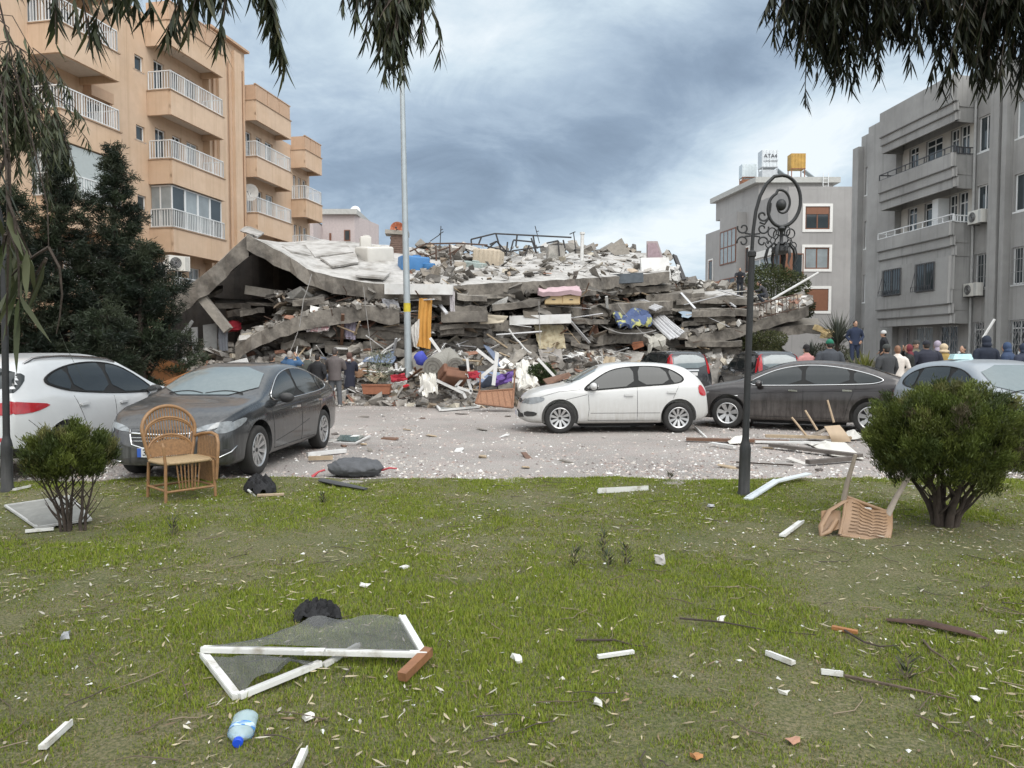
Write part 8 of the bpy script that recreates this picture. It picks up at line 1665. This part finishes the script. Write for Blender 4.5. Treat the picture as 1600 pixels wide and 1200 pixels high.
def lying_screen():
    c = [G(8, 790, .05), G(110, 775, .10), G(142, 812, .05), G(58, 824, .04)]; t = thing('window_screen', 'grey dusty window screen lying under the small thuja', 'window frame', (0, 0, 0)); mb = MB()
    for a, b in zip(c, c[1:] + c[:1]): mb.bar(a, b, .022, .02)
    mb.build('frame', mat('grey_upvc', (.42, .42, .41), .5, var=.15), t); mb = MB(); mb.sheet(lambda u, v: c[0].lerp(c[1], u).lerp(c[3].lerp(c[2], u), v) + V((0, 0, .03 * mnoise.noise((u * 3, v * 3, 1)))), 10, 8, th=.004); mb.build('mesh_screen', mat('dusty_mesh', (.20, .20, .185), .85, var=.25), t)
lying_screen()
def strip(label, a, b, w, m, name='strip', cat='strip', h=.018, z=.035, za=None, profile=True):
    A, B = G(*a, z), G(*b, z if za is None else za); mb = MB(); mb.bar(A, B, w, h)
    if profile: d = (B - A).normalized(); s = d.cross(V((0, 0, 1))); mb.bar(A + s * w * .38 + V((0, 0, h * .8)), B + s * w * .38 + V((0, 0, h * .8)), w * .2, h * .6)
    return tag(mb.build(name, m, center=True), label, cat)
strip('orange brown wood block resting on the end of the fly screen', (628, 1058), (670, 1017), .05, mat('red_wood', (.25, .115, .055), .6, var=.3, scale=14, col2=(.15, .075, .04), s2=6), 'wood_block', 'wood', .045, .05, .08, False)
t = thing('upvc_strip', 'long bent white window strip at the lamp post foot', 'strip', (0, 0, 0)); mb = MB(); p = [G(1168, 780, .03), G(1212, 752, .07), G(1264, 740, .10)]; mb.bar(p[0], p[1], .09, .02); mb.bar(p[1], p[2], .09, .02); mb.bar(p[0] + V((0, .04, .015)), p[1] + V((0, .04, .015)), .02, .02); mb.build('profile', mat('pale_blue_upvc', (.60, .64, .66), .4, var=.06), t)
strip('short white window strip on the lawn left of the broken chair', (1222, 837), (1252, 815), .055, UPV)
strip('short white channel in the grass, lower right lawn', (1199, 1020), (1240, 1036), .04, UPV)
strip('small white slat beside the long dark twig, lower right', (1283, 1049), (1317, 1053), .035, UPV)
strip('splintered white strip at the lower left corner', (66, 1168), (108, 1130), .035, UPV)
strip('white strip standing out of the lower photo edge', (462, 1204), (476, 1172), .03, UPV)
strip('thin grey white strip in the middle of the lawn', (934, 1026), (990, 1018), .022, UPV, profile=False)
strip('long white pole lying near the paving edge', (934, 768), (1012, 764), .045, UPV, 'pipe', 'pipe', .04)
strip('white slat at the foot of the small thuja', (40, 830), (84, 826), .06, UPV)
strip('thin white slat by the cut-off lamp post', (22, 765), (46, 760), .05, UPV)
for i, (px, py, s, l, c) in enumerate([(1032, 874, .085, 'pale grey stone, biggest on the lawn', (.42, .40, .38)), (482, 1120, .045, 'white plaster lump near the water bottle', (.66, .64, .60)), (570, 914, .045, 'white lump behind the fly screen', (.64, .63, .6)), (632, 886, .05, 'flat white scraps in the upper middle lawn', (.62, .61, .58)), (1128, 966, .05, 'white crumpled paper ball on the dark twig', (.68, .67, .64)), (1226, 1082, .04, 'white pebble in the lower right grass', (.64, .62, .57)), (932, 1096, .045, 'flat pale shard in the lower middle grass', (.55, .54, .5)), (808, 1028, .05, 'pale scrap in the lower middle lawn', (.55, .55, .52)), (1088, 1180, .045, 'orange chunk of wood at the bottom edge', (.42, .20, .08)), (1240, 1156, .045, 'pinkish brick chip at the bottom edge', (.40, .22, .15)), (1524, 1090, .035, 'small white pebble at the lower right', (.66, .65, .6)), (1562, 986, .04, 'white pebble at the right above the brown bark', (.66, .64, .6)), (100, 992, .06, 'flat grey scrap at the left of the lawn', (.30, .31, .32)), (1110, 790, .06, 'crumpled grey plastic left of the lamp post', (.42, .42, .44))]):
    g = G(px, py, .02 + s * .2); rr = random.Random(i); mb = MB(); mb.chunk(g, (s * 1.7, s * 1.1, s * (1.0 if s > .08 else .45)), rr, R=rotm(rr.uniform(-.2, .2), rr.uniform(-.2, .2), rr.random() * 3), jit=.3); me = evald(mb.mesh('q', WPAINT), [('SUBSURF', dict(levels=2, render_levels=2, subdivision_type='SIMPLE'))])
    mb = MB(); mb.add([v.co + V((.35 * s * vnoise(v.co.x, v.co.y, 16, i), .35 * s * vnoise(v.co.y, v.co.z, 16, i), .25 * s * vnoise(v.co.x, v.co.z, 22, i))) for v in me.vertices], [tuple(p.vertices) for p in me.polygons])
    tag(mb.build('stone' if s > .08 else 'scrap', mat('scrap_%d' % i, c, .85, var=.15, scale=20), center=True), l, 'stone' if s > .08 else 'scrap')
def blob(label, name, cat, px0, px1, py0, py1, m, seed, dz=.03, n=18, amp=.45):
    a = G((px0 + px1) / 2, py1, 0.0); Yc = a.y + .12; w = (px1 - px0) / F * Yc; h = (py1 - py0) / F * Yc * .95; c = V((a.x, Yc, h * .45 + dz)); mb = MB(); mb.sph(c, (w / 2, max(.12, w * .32), h * .55), n * 3, 36)
    mb.v = [p + V((amp * .16 * w * vnoise(p.x, p.z, 9, seed), amp * .16 * w * vnoise(p.z, p.x, 11, seed), amp * h * .5 * vnoise(p.x, p.y, 12, seed) + amp * .10 * w * vnoise(p.x, p.y, 26, seed + 3))) for p in mb.v]; mb.v = [p + (V((p.x, p.y, p.z)) - c) * amp * .9 * (abs(vnoise(p.x + p.z, p.y - p.z, 13, seed + 8)) - .25) for p in mb.v]; mb.v = [V((p.x, p.y, max(p.z, .015 + .01 * vnoise(p.x, p.y, 20)))) for p in mb.v]
    return tag(mb.build(name, m, smooth=180, center=True), label, cat)
def rag(label, name, cat, px0, px1, py0, py1, m, seed, h=.09):
    a, b, c, d = G(px0, py1), G(px1, py1), G(px1, py0), G(px0, py0); mb = MB()
    def f(u, v):
        uu, vv = u - .5, v - .5; rr_ = 1 / max(1, math.sqrt(uu * uu + vv * vv) / .5 * (1 + .25 * mnoise.noise((math.atan2(vv, uu) * 1.6, seed, 0)))); u, v = .5 + uu * rr_, .5 + vv * rr_; p = a.lerp(b, u).lerp(d.lerp(c, u), v); e = max(0, 1 - (2 * math.hypot(u - .5, v - .5)) ** 2)
        n1 = 1 - abs(mnoise.noise((u * 4 + seed, v * 4, seed))) * 2; n2 = 1 - abs(mnoise.noise((u * 9, v * 9 + seed, 3))) * 2; return V((p.x + .02 * n2, p.y, .03 + h * e ** .5 * (.25 + .5 * n1 + .3 * n2)))
    mb.sheet(f, 44, 34, th=.006); return tag(mb.build(name, m, smooth=30, center=True), label, cat)
BLK = mat('black_fabric', (.012, .012, .014), .8, var=.3, scale=20, bump=.5, bscale=30)
rag('black crumpled cloth behind the fly screen', 'black_cloth', 'cloth', 456, 530, 960, 986, BLK, 3.3, .13)
RAG_ = rag('black bag with a white strap at the paving edge near the wicker chair', 'black_bag', 'bag', 380, 430, 762, 776, BLK, 9.1, .20); mb = MB(); mb.tube([G(388, 766, .10), G(393, 770, .13), G(398, 775, .05)], .014, 6); sp_ = mb.build('strap', UPV); sp_.parent = RAG_; sp_.location = -RAG_.location
strip('pale brown board next to the black bag', (402, 774), (444, 772), .07, WOODP, 'board', 'board', .02, .03, None, False)
GC = mat('grey_cushion', (.085, .088, .095), .85, var=.25, scale=7, bump=.4, bscale=30)
b_ = blob('dark grey bolster cushion with red fabric ends on the paving edge', 'bolster', 'cushion', 508, 598, 716, 746, GC, 5, .0, 24, .18); b0 = b_.location
for a, b, s in (((508, 734), (488, 745), 1), ((596, 735), (620, 732), -1)): mb = MB(); A, B = P(*a, b0.y), P(*b, b0.y - .05); mb.tube([A, A.lerp(B, .5) + V((0, 0, .02)), B], [.03, .025, .05 if s > 0 else .02], 8, flat=.5); o = mb.build('red_end', mat('red_stripe_cloth', (.42, .07, .08), .85, var=.25, scale=20), b_); o.location = -b0
mb = MB(); mb.tube([G(502, 750, .05), G(530, 756, .06), G(572, 764, .045)], [.05, .055, .03], 8, flat=.5); tag(mb.build('rubber_strip', mat('dark_rubber', (.06, .062, .065), .8, var=.2), center=True, smooth=60), 'dark grey folded strip on the grass before the bolster', 'strip')
# crushed water bottle
def bottle():
    g = G(385, 1140); t = thing('water_bottle', 'crushed clear plastic water bottle with blue label and blue cap', 'bottle', (g.x, g.y, .06)); t.rotation_euler = (rad(97), 0, rad(9)); t.scale = (1.15, 1.15, .85)
    m = bpy.data.materials.new('clear_plastic'); m.use_nodes = True; N = m.node_tree.nodes; L = m.node_tree.links; b = N['Principled BSDF']; b.inputs['Base Color'].default_value = (.62, .78, .85, 1); b.inputs['Roughness'].default_value = .12; b.inputs['Specular IOR Level'].default_value = .8
    tr = N.new('ShaderNodeBsdfTransparent'); tr.inputs[0].default_value = (.86, .93, .95, 1); ms = N.new('ShaderNodeMixShader'); ms.inputs[0].default_value = .42; L.new(tr.outputs[0], ms.inputs[1]); L.new(b.outputs[0], ms.inputs[2]); L.new(ms.outputs[0], N['Material Output'].inputs[0])
    prof = [(.035, 0), (.046, .006), (.047, .03), (.044, .04), (.047, .05), (.047, .09), (.044, .10), (.047, .11), (.046, .145), (.030, .175), (.016, .19), (.014, .205)]
    cr = lambda p: V((p.x * (1 + .18 * vnoise(p.z, 1, 22)), p.y * (.72 + .22 * vnoise(p.z, p.x, 18)), p.z))
    mb = MB(); mb.lathe([(r_, z) for r_, z in prof], 22, cap=True); mb.v = [cr(p) for p in mb.v]; mb.build('shell', m, t, smooth=50)
    mb = MB(); mb.lathe([(.0485, .095), (.0485, .14)], 22, cap=False); mb.v = [cr(p) * 1.0 for p in mb.v]; mb.build('label', mat('blue_label', (.03, .22, .62), .4, var=.3, scale=30, col2=(.55, .68, .78), s2=26, m2=(.5, .55)), t, smooth=60)
    mb = MB(); mb.lathe([(.018, .20), (.019, .202), (.019, .222), (.016, .225)], 16); mb.build('cap', mat('blue_cap', (.015, .08, .62), .4), t, smooth=40)
bottle()
# bark and long twigs
def twig(label, pts, r, m, name='twig', z=.035):
    q = [G(x, y, z + .012 * math.sin(i * 2)) for i, (x, y) in enumerate(pts)]; mb = MB(); mb.tube(q, [r * (1 - .6 * i / (len(q) - 1)) for i in range(len(q))], 6); tag(mb.build(name, m, center=True), label, 'twig')
BK2 = mat('red_brown_bark', (.06, .034, .025), .9, var=.35, scale=15, bump=.5, bscale=30)
twig('long thin dark twig crossing the right lawn under the paper ball', [(1062, 966), (1130, 972), (1200, 985), (1275, 992)], .007, BARKD); twig('long forked twig in the lower right lawn', [(1320, 1056), (1390, 1070), (1440, 1080), (1495, 1092)], .010, BARK); twig('crooked twig left of the forked twig', [(1320, 985), (1350, 1003), (1375, 1010), (1406, 1008)], .008, BARKD); twig('twig bent like an elbow at the right of the lawn', [(1442, 1000), (1455, 1015), (1478, 1030), (1500, 1052)], .008, BARK); twig('dark twig in the middle lawn', [(900, 1000), (960, 1000), (990, 1008), (1012, 1010)], .008, BARKD)
mb = MB(); A = [G(1385, 968, .03), G(1440, 972, .05), G(1500, 985, .05), G(1548, 1000, .03)]; mb.tube(A, [.018, .042, .038, .012], 7, flat=.35); tag(mb.build('bark_piece', BK2, center=True, smooth=50), 'long red brown strip of bark at the right of the lawn', 'bark')
strip('short orange brown stick left of the bark strip', (1300, 980), (1340, 988), .03, WOOD, 'stick', 'wood', .02, .03, None, False)
# timbers and boards on the paving at the right
def board(label, a, b, w, h, m, name='board', cat='board', z=.05, za=None, gp=None): A, B = G(*a, z), G(*b, z if za is None else za); mb = MB(); mb.bar(A, B, w, h); tag(mb.build(name, m, center=True), label, cat, gp)
board('long reddish brown board behind the lamp post on the paving', (1072, 686), (1232, 690), .14, .05, WOODD); board('pale long board under the beige fallen chair', (1196, 681), (1330, 684), .12, .05, WOODP, z=.09); board('dark grey board in front of the fallen chair', (1204, 695), (1345, 712), .13, .05, mat('grey_timber', (.11, .095, .085), .9, var=.3), z=.07); board('dark short board nearest the big thuja', (1262, 722), (1332, 716), .09, .06, mat('grey_timber', (.11, .095, .085)), z=.06); board('white dusty board between lamp post and dark board', (1180, 690), (1290, 692), .09, .03, WPAINT, z=.10)
board('white splintered batten left of the lamp post on the paving', (1112, 692), (1148, 698), .08, .03, WPAINT, z=.06); board('thin black stick across the paving before the hatchback', (1150, 722), (1240, 727), .025, .02, BARKD, z=.03); board('thin stick beside the hatchback rear wheel', (1086, 667), (1104, 684), .03, .03, WPAINT, z=.04, za=.03)
for i, (a, b, l) in enumerate([((480, 710), (540, 704), 'white peeled log nearest the dark saloon, upper of two'), ((482, 716), (520, 715), 'short white log below the longer one by the saloon'), ((521, 691), (556, 692), 'pale strip lying behind the saloon rear wheel'), ((556, 692), (578, 681), 'white stick angled up from the pale strip')]): board(l, a, b, .07 if i < 2 else .04, .06 if i < 2 else .02, WPAINT if i != 1 else WOODP, 'log' if i < 2 else 'stick', 'wood', z=.05)
mb = MB(); c = [G(524, 688, .02), G(556, 690, .02), G(570, 681, .02), G(532, 680, .02)]; mb.add(c, [(0, 1, 2, 3)]); mb.prism(c, (0, 0, .006)); tag(mb.build('glass_sheet', mat('green_glass', (.16, .22, .21), .08, var=.2), center=True), 'greenish broken window pane on the paving behind the saloon', 'pane')
for i, (c4, l, z) in enumerate([([(1136, 688), (1172, 684), (1170, 692), (1140, 694)], 'white crumpled wrapper behind the lamp post', .08), ([(1255, 690), (1320, 692), (1350, 718), (1300, 712)], 'white dusty cloth heap between the boards and the big thuja', .08), ([(1316, 676), (1344, 678), (1346, 686), (1322, 688)], 'white rag under the fastback rear wheel', .10)]):
    q = [G(x, y, .03) for x, y in c4]; sd_ = i * 7.3; mb = MB(); mb.sheet(lambda u, v: q[0].lerp(q[1], u).lerp(q[3].lerp(q[2], u), v) + V((0, 0, z * math.sin(u * PI) * math.sin(v * PI) * (1 + .9 * mnoise.noise((u * 5 + sd_, v * 5, sd_))))), 14, 10, th=.01); tag(mb.build('cloth', mat('quilt_white', (.6, .6, .55)), smooth=50, center=True), l, 'cloth')

# flat scraps strewn over the paving
rr = random.Random(55); SCR = [WPAINT, WOODP, mat('pale_cloth', (.48, .46, .43), .85, var=.2), CON, WOODD, mat('grey_timber', (.11, .095, .085))]
for i in range(70):
    px = rr.uniform(470, 1380); py = rr.choice([rr.uniform(640, 672), rr.uniform(672, 742)]); g = G(px, py, .02); s_ = rr.uniform(.05, .17); mb = MB()
    mb.chunk(g, (s_ * rr.uniform(1.2, 3.4), s_, .03), rr, R=rotm(rr.gauss(0, .12), rr.gauss(0, .12), rr.uniform(0, 6.28)), jit=.3); tag(mb.build('scrap', SCR[i % 6], center=True), 'small flat scrap of debris lying on the dusty paving', 'scrap', 'flat scraps strewn over the paving')
